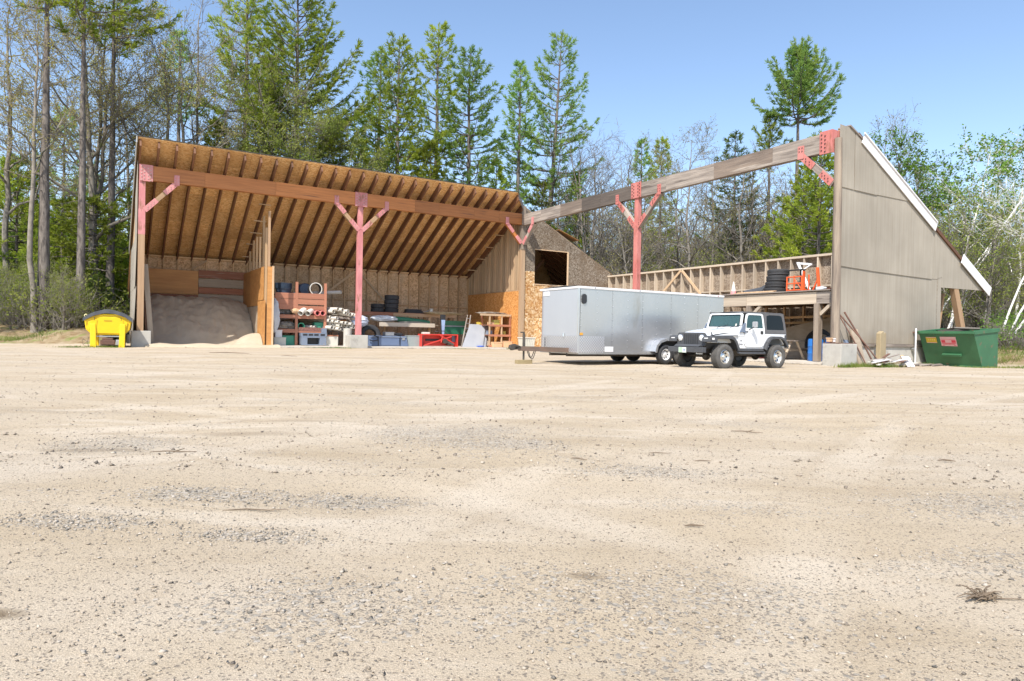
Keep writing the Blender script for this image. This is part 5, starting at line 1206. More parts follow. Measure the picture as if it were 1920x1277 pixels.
# ------------------------------------------------------------------ silver cargo trailer
SILVER = mat('silver_trailer_skin', (.56, .565, .57), (.50, .505, .51), .8, (1, 1, .35), rough=.27, metal=.68, bump=.05, bscale=1.0, spots=(.44, .42, .39), spot_w=.66, spot_scale=1.6)
SILVERF = mat('silver_trailer_nose', (.52, .54, .57), (.47, .49, .53), .7, (1, 1, .4), rough=.3, metal=.35, bump=.02, bscale=1.2)
ALU = mat('bright_aluminium', (.74, .75, .76), (.64, .65, .67), 3, rough=.28, metal=.8)
def diamond():
    m, nt, N, L, P = _nt('diamond_plate')
    tc = N.new('ShaderNodeTexCoord'); mp = N.new('ShaderNodeMapping'); mp.inputs['Scale'].default_value = (22, 22, 22); L.new(tc.outputs['Object'], mp.inputs[0])
    ck = N.new('ShaderNodeTexChecker'); ck.inputs['Scale'].default_value = 1.0; L.new(mp.outputs[0], ck.inputs['Vector'])
    ck.inputs['Color1'].default_value = (.72, .72, .74, 1); ck.inputs['Color2'].default_value = (.50, .50, .52, 1)
    L.new(ck.outputs['Color'], P.inputs['Base Color']); P.inputs['Metallic'].default_value = .75; P.inputs['Roughness'].default_value = .36
    bp = N.new('ShaderNodeBump'); bp.inputs['Strength'].default_value = .6; bp.inputs['Distance'].default_value = .01; L.new(ck.outputs['Fac'], bp.inputs['Height']); L.new(bp.outputs[0], P.inputs['Normal'])
    return m
DIAM = diamond()
tx, ty = W(-6.95, -18.4)[:2]
tr = bthing('cargo_trailer', 'long silver enclosed cargo trailer with diamond plate nose, standing in front of the inner corner', 'trailer', -6.95, -18.4, 0.0)
X0, X1, HW, Z0, Z1 = -3.14, 3.15, 1.03, .34, 2.38
bd = MB().box(X0 + .05, X1, -HW + .02, HW - .02, Z0 + .02, Z1 - .02).build('box_frame', STEELDARK, tr)
n = 5
for i in range(n):
    xa, xb = X0 + .06 + (X1 - X0 - .06) * i / n, X0 + .06 + (X1 - X0 - .06) * (i + 1) / n
    for s_ in (1, -1): MB().grid(lambda u, v, xa=xa, xb=xb, s_=s_: (xa + .003 + (xb - xa - .006) * u, s_ * (HW + .006 * math.sin(math.pi * u) * math.sin(math.pi * v)), Z0 + .04 + (Z1 - Z0 - .1) * v), 6, 6).build('side_panel', SILVER, tr, smooth=60)
rv = MB()
for i in range(2 * n + 1):
    xx = X0 + .08 + (X1 - X0 - .12) * i / (2 * n)
    for k in range(9): rv.cyl((xx, -HW - .004, .55 + k * .21), (xx, -HW - .014, .55 + k * .21), .011, 6)
tag(rv.build('rivets', ALU, tr), None, None, kind='stuff')
# nose with rounded vertical edges
def nose(u, v):
    r = .16; L_ = 2 * (HW - r); s = u * (L_ + math.pi * r); 
    if s < math.pi * r / 2: a = s / r; y = -HW + r - r * math.cos(a); x = X0 + r - r * math.sin(a)
    elif s > L_ + math.pi * r / 2: a = (s - L_ - math.pi * r / 2) / r; y = HW - r + r * math.sin(a); x = X0 + r - r * math.cos(a)
    else: y = -HW + r + (s - math.pi * r / 2); x = X0
    return (x, y, v)
def nosel(u, v):
    # squared near edge, rounded far edge
    if u < .5: return (X0 - .02, -HW + (HW) * (u / .5), v)
    return (lambda p: (p[0] - .02, p[1], p[2]))(nose(u, v))
MB().grid(lambda u, v: nosel(u, Z0 + .04 + (Z1 - Z0 - .1) * v), 28, 1).build('nose_panel', SILVERF, tr, smooth=40)
gd = MB().grid(lambda u, v: (lambda p: (p[0] - .012, p[1], p[2]))(nosel(u, Z0 + .03 + .50 * v)), 28, 1)
gd.box(X0 - .035, X0 + 1.0, -HW - .016, -HW - .008, Z0 + .03, Z0 + .53).build('stone_guard', DIAM, tr, smooth=40)
MB().box(X0 - .03, X0 + .03, -HW - .022, -HW + .03, Z0 + .02, Z1 - .02).build('corner_post', ALU, tr)
MB().box(X0 - .04, X1 + .01, -HW - .025, HW + .025, Z1 - .07, Z1 - .005).build('top_rail', WHITEPAINT, tr, bevel=.012)
MB().grid(lambda u, v: (X0 + (X1 - X0) * u, -HW + 2 * HW * v, Z1 + .05 * math.sin(math.pi * v) ** .6), 4, 10).build('roof_skin', PVC, tr, smooth=60)
MB().box(X0, X1, -HW - .012, HW + .012, Z0 - .02, Z0 + .05).build('bottom_rail', SILVER, tr)
MB().prism([(X0 + .19 + dx, -HW - .008, 2.0 + dz) for dx, dz in rrect(-.09, .09, -.15, .15, .085, 4)], (0, -.03, 0)).build('side_vent', BLACKP, tr, bevel=.008)
MB().box(X0 + .05, X0 + .16, -HW - .03, -HW - .01, Z0 + .56, Z0 + .63).build('marker_light', AMBER, tr, bevel=.006)
MB().box(X0 + 1.02, X0 + 1.36, -HW - .012, -HW - .009, Z0 + .06, Z0 + .22).build('white_decal', WHITEPAINT, tr)
MB().box(X0 - .032, X0 - .025, .50, .84, Z1 - .24, Z1 - .10).build('white_decal', WHITEPAINT, tr)
for x in (X0 + .6, X0 + 2.4, X1 - .3): MB().cyl((x, -HW - .025, Z1 - .03), (x, -HW - .04, Z1 - .03), .014, 8).build('clearance_lamp', REDL if x > 2 else BLACKP, tr)
MB().tube([(X0 - .06, -.35, Z0 + .5), (X0 - .05, -.35, Z0 + .62)], .03, 8).build('nose_fitting', CHROME, tr)
MB().cyl((X0 - .09, .62, .42), (X0 - .09, .62, .82), .012, 6).build('nose_cable', BLACKP, tr)
MB().box(X0, X1, -.5, -.42, .24, .34).box(X0, X1, .42, .5, .24, .34).box(.5, .6, -.9, .9, .2, .3).box(1.3, 1.4, -.9, .9, .2, .3).build('chassis', STEELDARK, tr)
for s_ in (1, -1):
    fd = MB(); pts = [(-.22, .42), (-.17, .62), (-.02, .77), (.22, .84), (1.0, .84), (1.24, .77), (1.39, .62), (1.44, .42)]
    for p, q in zip(pts[:-1], pts[1:]): fd.beam((p[0], s_ * (HW + .13), p[1]), (q[0], s_ * (HW + .13), q[1]), .28, .02); fd.beam((p[0], s_ * (HW + .265), p[1] - .03), (q[0], s_ * (HW + .265), q[1] - .03), .02, .08)
    fd.build('wheel_fender', ALU, tr)
    MB().prism([(x, s_ * (HW + .012), z) for x, z in pts], (0, s_ * .006, 0)).build('wheel_well', BLACKP, tr)
    for x in (.26, .98): wheel(tr, x, s_ * (HW + .13), .325, .2, s_, RUBBER, mat('white_steel_rim', (.80, .80, .79), rough=.4), .185, tread=False, holes=8)
tg = MB()
for s_ in (1, -1): tg.beam((X0 + .1, s_ * .62, .43), (X0 - 1.42, s_ * .05, .46), .07, .14)
tg.box(X0 - 1.62, X0 - 1.30, -.06, .06, .42, .52).build('drawbar', mat('rusty_brown_paint', (.16, .10, .07), (.10, .075, .06), 5, rough=.7), tr)
MB().prism([(x, -.06, z) for x, z in ((X0 - 1.80, .47), (X0 - 1.78, .56), (X0 - 1.62, .60), (X0 - 1.42, .53), (X0 - 1.42, .44), (X0 - 1.62, .42), (X0 - 1.72, .40))], (0, .12, 0)).build('coupler', STEELDARK, tr, bevel=.01)
MB().cyl((X0 - 1.28, 0, .10), (X0 - 1.28, 0, .95), .032, 10).cyl((X0 - 1.28, 0, .38), (X0 - 1.28, 0, .9), .042, 10).box(X0 - 1.40, X0 - 1.28, -.02, .02, .93, .97).box(X0 - 1.36, X0 - 1.2, -.08, .08, .09, .11).build('jack', STEELDARK, tr)
for k, y in enumerate((-.05, .03)): MB().tube([(X0 - 1.2 + .28 * t_, -.08 + y, .44 - (.30 - .04 * k) * math.sin(math.pi * t_)) for t_ in [i / 10 for i in range(11)]], .012, 6).build('safety_chain', BLACKP, tr)
bk = bthing('jack_block', 'short weathered timber block under the trailer jack', 'wood block', -6.95 + X0 - 1.28, -18.4, H1(*W(-6.95 + X0 - 1.28, -18.4)[:2]))
YW = mat('yellowed_block_wood', (.36, .285, .15), (.25, .19, .10), 2, (1, 5, 5), .8, bump=.2)
MB().box(-.26, .26, -.10, -.002, -.02, .12).build('block', YW, bk, bevel=.006); MB().box(-.25, .25, .002, .10, -.02, .115).build('block', YW, bk, bevel=.006)

# ------------------------------------------------------------------ green dumpster
DGREEN = mat('green_dumpster_paint', (.045, .155, .07), (.032, .115, .052), 1.8, rough=.55, bump=.1, spots=(.15, .11, .065), spot_w=.615, spot_scale=4)
phi = math.radians(61); DWD = 2.02
P0 = Vector((17.7, 25.45, 0)); xd = Vector((math.cos(phi), -math.sin(phi), 0))
dr = P0 - xd * DWD
dm = thing('dumpster', 'green steel dumpster with slanted front and two stickers, right of the grey gable', 'dumpster', (dr.x, dr.y, H1(P0.x, P0.y) - .02), -phi)
prof = [(0, .0), (1.08, .0), (1.08, 1.50), (-.66, 1.36)]
b = MB().prism([(0, y, z) for y, z in prof], (.03, 0, 0)).prism([(DWD - .03, y, z) for y, z in prof], (.03, 0, 0))
b.prism([(.03, 0, 0), (.03, -.66, 1.36), (.03, -.63, 1.36), (.03, .03, 0)], (DWD - .06, 0, 0)).box(.03, DWD - .03, 1.05, 1.08, 0, 1.5).box(.03, DWD - .03, .03, 1.05, 0, .03)
b.build('body', DGREEN, dm)
rim_ = MB().beam((-.04, -.66, 1.33), (DWD + .04, -.66, 1.33), .09, .10).beam((-.04, 1.08, 1.47), (DWD + .04, 1.08, 1.47), .09, .10)
for x in (-.01, DWD + .01): rim_.beam((x, -.66, 1.32), (x, 1.08, 1.46), .06, .14)
rim_.build('rim', DGREEN, dm, bevel=.01)
MB().beam((-.03, -.03, .04), (DWD + .03, -.03, .04), .08, .10).build('bottom_lip', DGREEN, dm)
fp = lambda x, t, d=0: Vector((x, -.66 * t, 1.36 * t)) + Vector((0, -.90, -.436)) * d
MB().beam(fp(.72, .36, .05), fp(1.42, .36, .05), .12, .09, (0, -.4, .9)).build('lift_pocket', DGREEN, dm, bevel=.01)
MB().beam((-.42, -.68, 1.33), (.05, -.68, 1.33), .05, .05).build('lid_bar', RUST, dm)
MB().beam((.4, -.1, 1.40), (1.2, .6, 1.46), .3, .06).tube([(.3, .5, 1.42), (.9, .2, 1.52), (1.6, .6, 1.5)], .05, 6).build('scrap_inside', STEELDARK, dm)
def stick(x0, x1, t0, t1, m_, nm, d=.008): return MB().prism([fp(x0, t0, d), fp(x1, t0, d), fp(x1, t1, d), fp(x0, t1, d)], (0, -.003, 0)).build(nm, m_, dm)
YST = mat('yellow_sticker', (.62, .42, .03), (.55, .36, .03), 8, rough=.5); RST = mat('red_sticker', (.66, .06, .09), (.60, .05, .08), 5, rough=.5); PST = mat('faded_pink_print', (.72, .44, .44), (.66, .36, .37), 9, rough=.5)
y_ = stick(.22, .62, .68, .85, YST, 'yellow_sticker')
for t0, t1 in ((.685, .70), (.83, .845)): MB().prism([fp(.24, t0, .013), fp(.60, t0, .013), fp(.60, t1, .013), fp(.24, t1, .013)], (0, -.002, 0)).build('sticker_line', PST, y_)
for k in range(4): MB().prism([fp(.29 + k * .075, .75, .013), fp(.34 + k * .075, .75, .013), fp(.34 + k * .075, .80, .013), fp(.29 + k * .075, .80, .013)], (0, -.002, 0)).build('sticker_mark', mat('pale_yellow_print', (.75, .58, .12), rough=.5), y_)
r_ = stick(.76, 1.34, .60, .86, PST, 'red_sticker')
for x0, x1, t0, t1 in ((.79, .93, .70, .77), (1.16, 1.31, .70, .77), (.79, 1.31, .672, .692), (.80, .88, .615, .63), (1.22, 1.30, .615, .63), (.80, 1.3, .79, .80)):
    MB().prism([fp(x0, t0, .013), fp(x1, t0, .013), fp(x1, t1, .013), fp(x0, t1, .013)], (0, -.002, 0)).build('sticker_band', RST, r_)
for k in range(9): MB().prism([fp(.84 + k * .05, .64, .013), fp(.872 + k * .05, .64, .013), fp(.872 + k * .05, .662, .013), fp(.84 + k * .05, .662, .013)], (0, -.002, 0)).build('sticker_mark', RST, r_)

# ------------------------------------------------------------------ yellow spreader
YEL = mat('yellow_plastic', (.80, .54, .006), (.76, .49, .005), 3, rough=.38); TARP = mat('dark_grey_tarp', (.06, .065, .075), (.085, .09, .10), 3, rough=.7, bump=.3, bscale=8)
sp_ = thing('salt_spreader', 'bright yellow salt spreader under a dark tarp at the left end of the barn', 'spreader', (-17.85, 29.9, H1(-17.85, 29.9) - .02), .49)
sp_.scale = (.90, 1, 1)
front = [(-.93, .80), (-.99, 1.20), (-.74, 1.36), (-.36, 1.50), (.36, 1.50), (.74, 1.36), (.99, 1.20), (.93, .80), (.66, .56), (-.66, .56)]
MB().prism([(x, 0, z) for x, z in front], (0, 2.2, 0)).build('hopper', YEL, sp_, bevel=.04, seg=3)
MB().prism([(x * .86, -.05, .62 + (z - .56) * .80) for x, z in front], (0, .06, 0)).build('front_panel', YEL, sp_, bevel=.03, seg=3)
MB().box(-.17, .17, -.062, -.05, 1.17, 1.22).build('hand_slot', mat('shaded_yellow', (.48, .31, .01), rough=.5), sp_)
for s_ in (1, -1):
    MB().hexa([(s_ * .60 - .13, -.20, 0), (s_ * .60 + .13, -.20, 0), (s_ * .60 + .13, .05, 0), (s_ * .60 - .13, .05, 0), (s_ * .63 - .12, -.09, 1.05), (s_ * .63 + .12, -.09, 1.05), (s_ * .63 + .12, .05, 1.05), (s_ * .63 - .12, .05, 1.05)]).build('leg', YEL, sp_, bevel=.02)
    MB().hexa([(s_ * .60 - .1, 1.9, 0), (s_ * .60 + .1, 1.9, 0), (s_ * .60 + .1, 2.15, 0), (s_ * .60 - .1, 2.15, 0), (s_ * .60 - .1, 1.9, .8), (s_ * .60 + .1, 1.9, .8), (s_ * .60 + .1, 2.15, .8), (s_ * .60 - .1, 2.15, .8)]).build('leg', YEL, sp_, bevel=.02)
def tarp(u, v):
    x = (u * 2 - 1) * 1.05; z = 1.69 - .38 * (u * 2 - 1) ** 2 - (.02 if v < .02 else 0) + .007 * math.sin(u * 17) + .005 * math.sin(u * 31 + 1)
    return (x, -.10 + 2.4 * v + .012 * math.sin(u * 23), z)
tm_ = MB().grid(tarp, 40, 12); tm_.grid(lambda u, v: (lambda p: (p[0], p[1] - .012 + .006 * v, p[2] - .15 * (1 - v) + .0))(tarp(u, 0)), 40, 2)
tm_.build('tarp', TARP, sp_, smooth=50)
for x in (-.55, .55): MB().tube([(x, -.13, 1.35), (x * 1.03, -.14, 1.2)], .014, 6).build('tarp_strap', BLACKP, sp_)
MB().lathe([(.05, -.02), (.075, 0), (.05, .02), (.03, 0), (.05, -.02)], 12, Matrix.Translation((-.93, -.02, 1.40)) @ Matrix.Rotation(math.radians(90), 4, 'X')).build('lift_eye', mat('cream_paint', (.75, .66, .35), rough=.5), sp_)
MB().box(-.55, .55, .0, .05, .48, .53).build('frame_rail', GALV, sp_); MB().box(-.32, .30, -.05, .5, .14, .34).box(-.24, .22, .0, .5, .34, .44).build('gearbox', RUST, sp_, bevel=.02)
MB().lathe([(.20, -.01), (.21, 0), (.20, .01)], 20, Matrix.Translation((-.86, .0, .26)) @ Matrix.Rotation(math.radians(90), 4, 'X')).build('spoked_wheel', BLACKP, sp_)
for k in range(5):
    a = k * 1.2566; MB().beam((-.86, 0, .26), (-.86 + .2 * math.cos(a), 0, .26 + .2 * math.sin(a)), .012, .012, (0, 1, 0)).build('wheel_spoke', BLACKP, sp_)
MB().box(.34, .52, -.04, .2, .12, .36).build('motor', GALV, sp_, bevel=.02); MB().box(.8, .95, .0, .5, .2, .6).build('side_chute', STEELDARK, sp_)

# ------------------------------------------------------------------ what is stored in the roofed wing
SAND = mat('damp_sand', (.48, .41, .31), (.39, .325, .24), 1.3, rough=.95, bump=.5, bscale=25, spots=(.60, .56, .50), spot_w=.70, spot_scale=1.6)
SANDL = mat('dry_sand', (.50, .42, .31), (.44, .36, .25), 2, rough=.95, bump=.5, bscale=25)
sd = bthing('sand_pile', 'heap of grey brown sand filling the left bay of the barn', 'sand pile', -17.75, 3.6, .0)
def sandz(x, y):
    t_ = min(1, max(0, (y - 2.7) / 3.4)); z = -.12 + 2.72 * (1 - (1 - t_) ** 1.5)
    e = min(1, max(0, (2.75 - abs(x)) / .7)); z *= .80 + .20 * e ** .6
    n_ = float(vnoise(np.array([x * 1.3 + 40.]), np.array([y * 1.3]))[0] - .5) + .4 * float(vnoise(np.array([x * 4. + 9]), np.array([y * 4.]))[0] - .5)
    z += (.62 + .12) * max(0, 1 - ((x - 2.3) / 1.25) ** 2) * max(0, 1 - ((y - 1.75) / 1.15) ** 2) * (y < 3)
    n_ += .5 * abs(float(vnoise(np.array([x * 2.1 + 70.]), np.array([y * 2.4 + z * 2]))[0] - .5)) + .22 * float(vnoise(np.array([x * 9. + 3]), np.array([y * 9.]))[0] - .5)
    return z + .26 * n_ * min(1, t_ * 5)
MB().grid(lambda u, v: (-2.72 + 5.22 * u, -3.1 + 6.3 * v, .085 + max(-.1, sandz(-2.72 + 5.22 * u, .5 + 6.3 * v))), 100, 90).build('heap', SAND, sd, smooth=70)
MB().grid(lambda u, v: (-2.9 + 6.0 * u, -4.3 + 1.6 * v, .10 + .055 * math.sin(math.pi * v) * (1 + .6 * math.sin(u * 19)) - .12 * (abs(v - .5) > .45)), 50, 8).build('spilled_edge', SANDL, sd, smooth=70)

SF = 1.35                                                          # front of the shelving
sh = bthing('shelving_unit', 'brown timber shelving crammed with pipe ends and fittings right of the sand bay', 'shelves', -13.2, SF, .09)
for x, zt_ in ((-1.38, 2.6), (-.22, 3.42), (1.32, 3.42)):
    for y in (0, 1.1): timber('upright', (x, y, 0), (x, y, zt_ - (.0 if y == 0 else .5)), .13, .10, REDSHELF, sh, up=(0, 1, 0))
for x0, x1, zs in ((-1.34, -.28, (2.66, 2.10, 1.55, .78)), (-.15, 1.26, (2.68, 2.05, 1.55, .80))):
    for k, z in enumerate(zs):
        hh_ = (.30 if k == 0 else .34 if k == 1 and x0 < -1 else .20)
        timber('shelf_board', (x0, -.02, z + .0), (x1, -.02, z + .0), .04, hh_, REDSHELF, sh)
        MB().box(x0, x1, .0, 1.1, z + .06, z + .085).build('shelf', REDSHELF, sh)
timber('shelf_board', (-.15, -.022, 2.36), (1.26, -.022, 2.36), .04, .28, REDSHELF, sh); timber('shelf_board', (-1.34, -.022, 2.36), (-.28, -.022, 2.36), .04, .26, REDSHELF, sh)
MB().box(-.12, 1.22, -.06, -.045, .80, .98).build('perforated_panel', mat('brown_lattice', (.36, .16, .12), (.10, .05, .04), 40, rough=.8, detail=1), sh)

def hollow_mesh(name, r, ln, m, wall=.016, n=14):
    mb = MB().lathe([(r, 0), (r, ln), (r - wall, ln), (r - wall, .02), (r - wall, 0), (r, 0)], n, Matrix())
    mb.lathe([(.0005, .25), (r - wall - .001, .25)], n, Matrix(), m=1)
    return mb.mesh(name, [m, PVCDARK], smooth=40)
def lay(me, name, label, cat, group, p, d):
    """a pipe whose near end is at p (barn coordinates) and which runs back along d"""
    q = Vector((d[0] * cT - d[1] * sT, d[0] * sT + d[1] * cT, d[2])).to_track_quat('Z', 'Y')
    o = link(name, me); o.rotation_mode = 'XYZ'; o.location = W(*p); o.rotation_euler = q.to_euler()
    return tag(o, label, cat, group)
pipe_s = hollow_mesh('plastic_pipe', .088, 4.2, PVC); pipe_l = hollow_mesh('plastic_pipe', .105, 4.6, PVC)
rk = bthing('pipe_rack', 'timber rack of long white pipes left of the middle pink post', 'rack', -11.0, 1.55, .09)
for x in (-.78, .62):
    for y in (0, 2.2, 4.2): timber('upright', (x, y, 0), (x, y, 2.0 if y else 1.9), .09, .09, GREYWOOD, rk, up=(0, 1, 0))
for z in (.92, 1.64):
    for y in (0, 2.2, 4.2): timber('arm', (-.85, y, z), (.85, y, z - .12), .07, .1, GREYWOOD, rk)
rr_ = random.Random(3)
for i in range(9):
    x = -11.55 + i * .17 + rr_.uniform(-.03, .03); z = 1.98 + (.17 if i in (1, 2, 3, 5) else 0) - .02 * i + rr_.uniform(-.015, .02)
    lay(pipe_l if i % 3 == 0 else pipe_s, 'plastic_pipe', 'white plastic pipe on the upper arms of the rack beside the middle post', 'pipe', 'pipes on the upper arms', (x + .1, 1.2 + rr_.uniform(-.25, .25), z), (-.42 + rr_.uniform(-.05, .05), .95, .02))
for i in range(20):
    row_ = i // 6; x = -11.72 + (i % 6) * .235 + .10 * (row_ % 2) + rr_.uniform(-.03, .03); z = 1.10 + row_ * .19 - .035 * (i % 6) + rr_.uniform(-.01, .015)
    lay(pipe_l if i % 4 == 0 else pipe_s, 'plastic_pipe', 'white plastic pipe in the lower heap of the rack beside the middle post', 'pipe', 'pipes in the lower heap', (x + .1, 1.15 + rr_.uniform(-.3, .3), z), (-.40 + rr_.uniform(-.06, .06), .95, .02))
lay(pipe_l, 'plastic_pipe', 'single white pipe high on the back wall left of the middle post', 'pipe', None, (-10.62, 2.6, 3.15), (-.72, .7, -.04))
wp = hollow_mesh('wrapped_pipe', .15, .5, PVC); rp_ = hollow_mesh('red_pipe', .155, .7, mat('pink_red_pvc', (.72, .25, .22), (.66, .20, .18), 3, rough=.5), .035)
for i, x in enumerate((-13.15, -12.76)): lay(wp, 'wrapped_pipe', ['left white wrapped pipe roll on the middle shelf', 'right white wrapped pipe roll beside the red pipe ends'][i], 'pipe', 'white pipe rolls', (x - .12, 1.15, 1.82), (.62, .62, .5 - .1 * i))
for i, x in enumerate((-12.33, -12.05)): lay(rp_, 'red_pipe', ['left of the two red pipe ends on the middle shelf', 'right of the two red pipe ends on the middle shelf'][i], 'pipe', 'red pipe ends', (x, 1.15, 1.865), (-.1, 1, 0))
def lathe_thing(name, label, cat, x, y, z, prof, m, part, n=20, tilt=None, group=None, extra=None, smooth=40):
    t_ = bthing(name, label, cat, x, y, z, group=group)
    M_ = Matrix() if tilt is None else tilt
    o = MB().lathe(prof, n, M_).build(part, m, t_, smooth=smooth)
    if extra: extra(t_)
    return t_
NAVY = mat('dark_blue_plastic', (.035, .06, .10), (.05, .075, .12), 3, rough=.5); TEAL = mat('green_plastic', (.06, .32, .20), (.05, .26, .16), 3, rough=.5); DKGREEN = mat('dark_green_plastic', (.02, .13, .07), (.03, .16, .09), 3, rough=.5)
st_prof = [(.001, 0), (.36, 0), (.40, .30)]
for k in range(5): st_prof += [(.45, .30 + k * .065), (.45, .33 + k * .065), (.41, .335 + k * .065)]
lathe_thing('tub_stack', 'stack of nested dark blue tubs on top of the left shelves', 'tubs', -14.0, 1.9, 2.84, st_prof + [(.38, .60), (.001, .5)], NAVY, 'tubs')
lathe_thing('dark_barrel', 'round dark blue barrel lying on top of the shelves', 'barrel', -12.72, 2.3, 2.86, [(.001, 0), (.30, .02), (.34, .1), (.34, .7), (.30, .78), (.001, .8)], NAVY, 'shell', tilt=Matrix.Translation((0, 0, .34)) @ Matrix.Rotation(math.radians(-90), 4, 'X'))
cv = bthing('culvert_pipe', 'short black corrugated pipe with pale rim on top of the shelves', 'pipe', -12.4, 1.35, 2.86)
Mx = Matrix.Translation((0, 0, .33)) @ Matrix.Rotation(math.radians(-90), 4, 'X')
MB().lathe([(.34, 0), (.34, .05), (.31, .06), (.34, .14), (.31, .2), (.34, .26), (.31, .32), (.34, .4), (.29, .4), (.29, 0)], 22, Mx).build('shell', BLACKP, cv, smooth=40)
MB().lathe([(.345, -.012), (.345, .01), (.30, .01), (.30, -.012), (.345, -.012)], 24, Mx).build('rim', PVC, cv, smooth=40)
def rag(name, label, cat, x, y, z, sx_, sy_, sz_, m, seed, n=14):
    """crumpled sheet or sack with real thickness"""
    r_ = np.random.default_rng(seed); ph = r_.uniform(0, 6.28, 6)
    t_ = bthing(name, label, cat, x, y, z)
    mb = MB()
    def f(u, v, s=1):
        a = u * 6.283; e = v * math.pi
        rr__ = 1 + .22 * math.sin(3 * a + ph[0]) * math.sin(e) + .16 * math.sin(7 * a + 3 * e + ph[1]) + .1 * math.sin(11 * e + 2 * a + ph[2])
        return (sx_ * rr__ * math.sin(e) * math.cos(a) / 2, sy_ * rr__ * math.sin(e) * math.sin(a) / 2, sz_ * (.5 - .5 * math.cos(e)) * (.8 + .2 * rr__))
    mb.grid(f, n * 2, n); mb.build('folds', m, t_, smooth=35)
    return t_
SACK = mat('grey_sacking', (.34, .30, .25), (.22, .20, .17), 5, rough=.95, bump=.4); WTARP = mat('white_tarp', (.66, .68, .70), (.50, .53, .58), 2, rough=.5, bump=.2, bscale=5); PEACH = mat('peach_cardboard', (.66, .44, .26), (.58, .36, .2), 3, rough=.8)
BTARP = mat('pale_blue_tarp', (.50, .55, .66), (.36, .40, .52), 2, rough=.5, bump=.2, bscale=5)
rag('fittings_heap', 'tangle of grey fittings on the left middle shelf', 'fittings', -14.0, 1.75, 1.73, 1.0, .7, .38, mat('mixed_fittings', (.30, .29, .28), (.08, .08, .08), 9, rough=.6, bump=.6, bscale=20), 1)
rag('sack_heap', 'heap of grey sacks on the left lower shelf', 'sacks', -13.95, 1.75, .88, 1.1, .8, .5, SACK, 2)
rag('peach_box', 'torn peach coloured cardboard at the shelf post', 'cardboard', -13.5, 1.28, 1.80, .42, .16, .28, PEACH, 3, 8)
rag('hanging_tarp', 'white plastic tarp hanging at the left side of the shelves', 'tarp', -14.66, .95, .75, .55, .35, 1.75, WTARP, 4)
rag('blue_tarp', 'crumpled pale blue tarp right of the middle pink post', 'tarp', -9.75, 1.7, 1.18, .95, .7, .62, BTARP, 5)
rag('folded_tarp', 'white and blue tarp bundled on the pale plank shelf', 'tarp', -7.9, 2.9, 1.52, 1.5, .6, .38, WTARP, 6)
gp = hollow_mesh('green_pipe', .20, .9, TEAL, .03); lay(gp, 'green_pipe', 'green pipe end on the lower shelf', 'pipe', None, (-13.15, 1.35, 1.12), (-.2, 1, 0))
for i in range(5): lay(pipe_s if False else hollow_mesh('small_pipe', .07, .9, PVC) if i == 0 else SMALL, 'small_pipe', 'small white pipe piled on the lower right shelf', 'pipe', 'small pipes on the shelf', (-12.62 + .16 * (i if i < 3 else i - 2.5), 1.4 + .05 * (i % 2), .99 + (.13 if i > 2 else 0)), (-.5, .8, 0)) if i else globals().__setitem__('SMALL', hollow_mesh('small_pipe', .07, .9, PVC))
def crate(name, label, cat, x, y, z, dx, dy, dz, m, ml=None, rz=0, group=None, lid=True):
    """box with its own walls, rim and handles"""
    t_ = bthing(name, label, cat, x, y, z, rz, group)
    b_ = MB(); w_ = .03
    b_.box(-dx / 2, dx / 2, -dy / 2, -dy / 2 + w_, 0, dz).box(-dx / 2, dx / 2, dy / 2 - w_, dy / 2, 0, dz).box(-dx / 2, -dx / 2 + w_, -dy / 2 + w_, dy / 2 - w_, 0, dz).box(dx / 2 - w_, dx / 2, -dy / 2 + w_, dy / 2 - w_, 0, dz).box(-dx / 2 + w_, dx / 2 - w_, -dy / 2 + w_, dy / 2 - w_, 0, w_)
    b_.build('walls', m, t_, bevel=.012)
    r_ = MB().box(-dx / 2 - .015, dx / 2 + .015, -dy / 2 - .015, dy / 2 + .015, dz - .01, dz + .03) if lid else MB().box(-dx / 2 - .015, dx / 2 + .015, -dy / 2 - .015, -dy / 2, dz - .06, dz + .01)
    r_.build('lid' if lid else 'rim', ml or m, t_, bevel=.01)
    return t_
CREAM = mat('cream_painted_metal', (.62, .60, .52), (.54, .52, .45), 3, rough=.6, spots=(.30, .25, .18), spot_w=.66, spot_scale=3)
crate('green_crate', 'bright green crate on the lower right shelf', 'crate', -12.1, 1.75, .97, .6, .5, .36, TEAL)
crate('green_tote', 'green tote on the floor under the left shelves', 'tote', -13.75, 1.75, .09, .75, .6, .52, TEAL, DKGREEN)
crate('white_box', 'white box on top of the other by the shelf foot', 'box', -14.42, 1.05, .52, .34, .3, .36, WHITEPAINT); crate('pale_box', 'larger cream box on the floor at the shelf foot', 'box', -14.36, 1.05, .09, .60, .4, .40, CREAM)
crate('orange_bin', 'orange box just left of the middle post', 'box', -10.85, 2.6, 1.18, .9, .6, .34, mat('orange_board', (.60, .27, .06), (.5, .2, .04), 3, rough=.7)); 
crate('patched_panel', 'cream panel with brown patch leaning by the grey steel box', 'panel', -11.55, 1.25, .09, .75, .12, .58, CREAM, BROWNBOARD, lid=False)
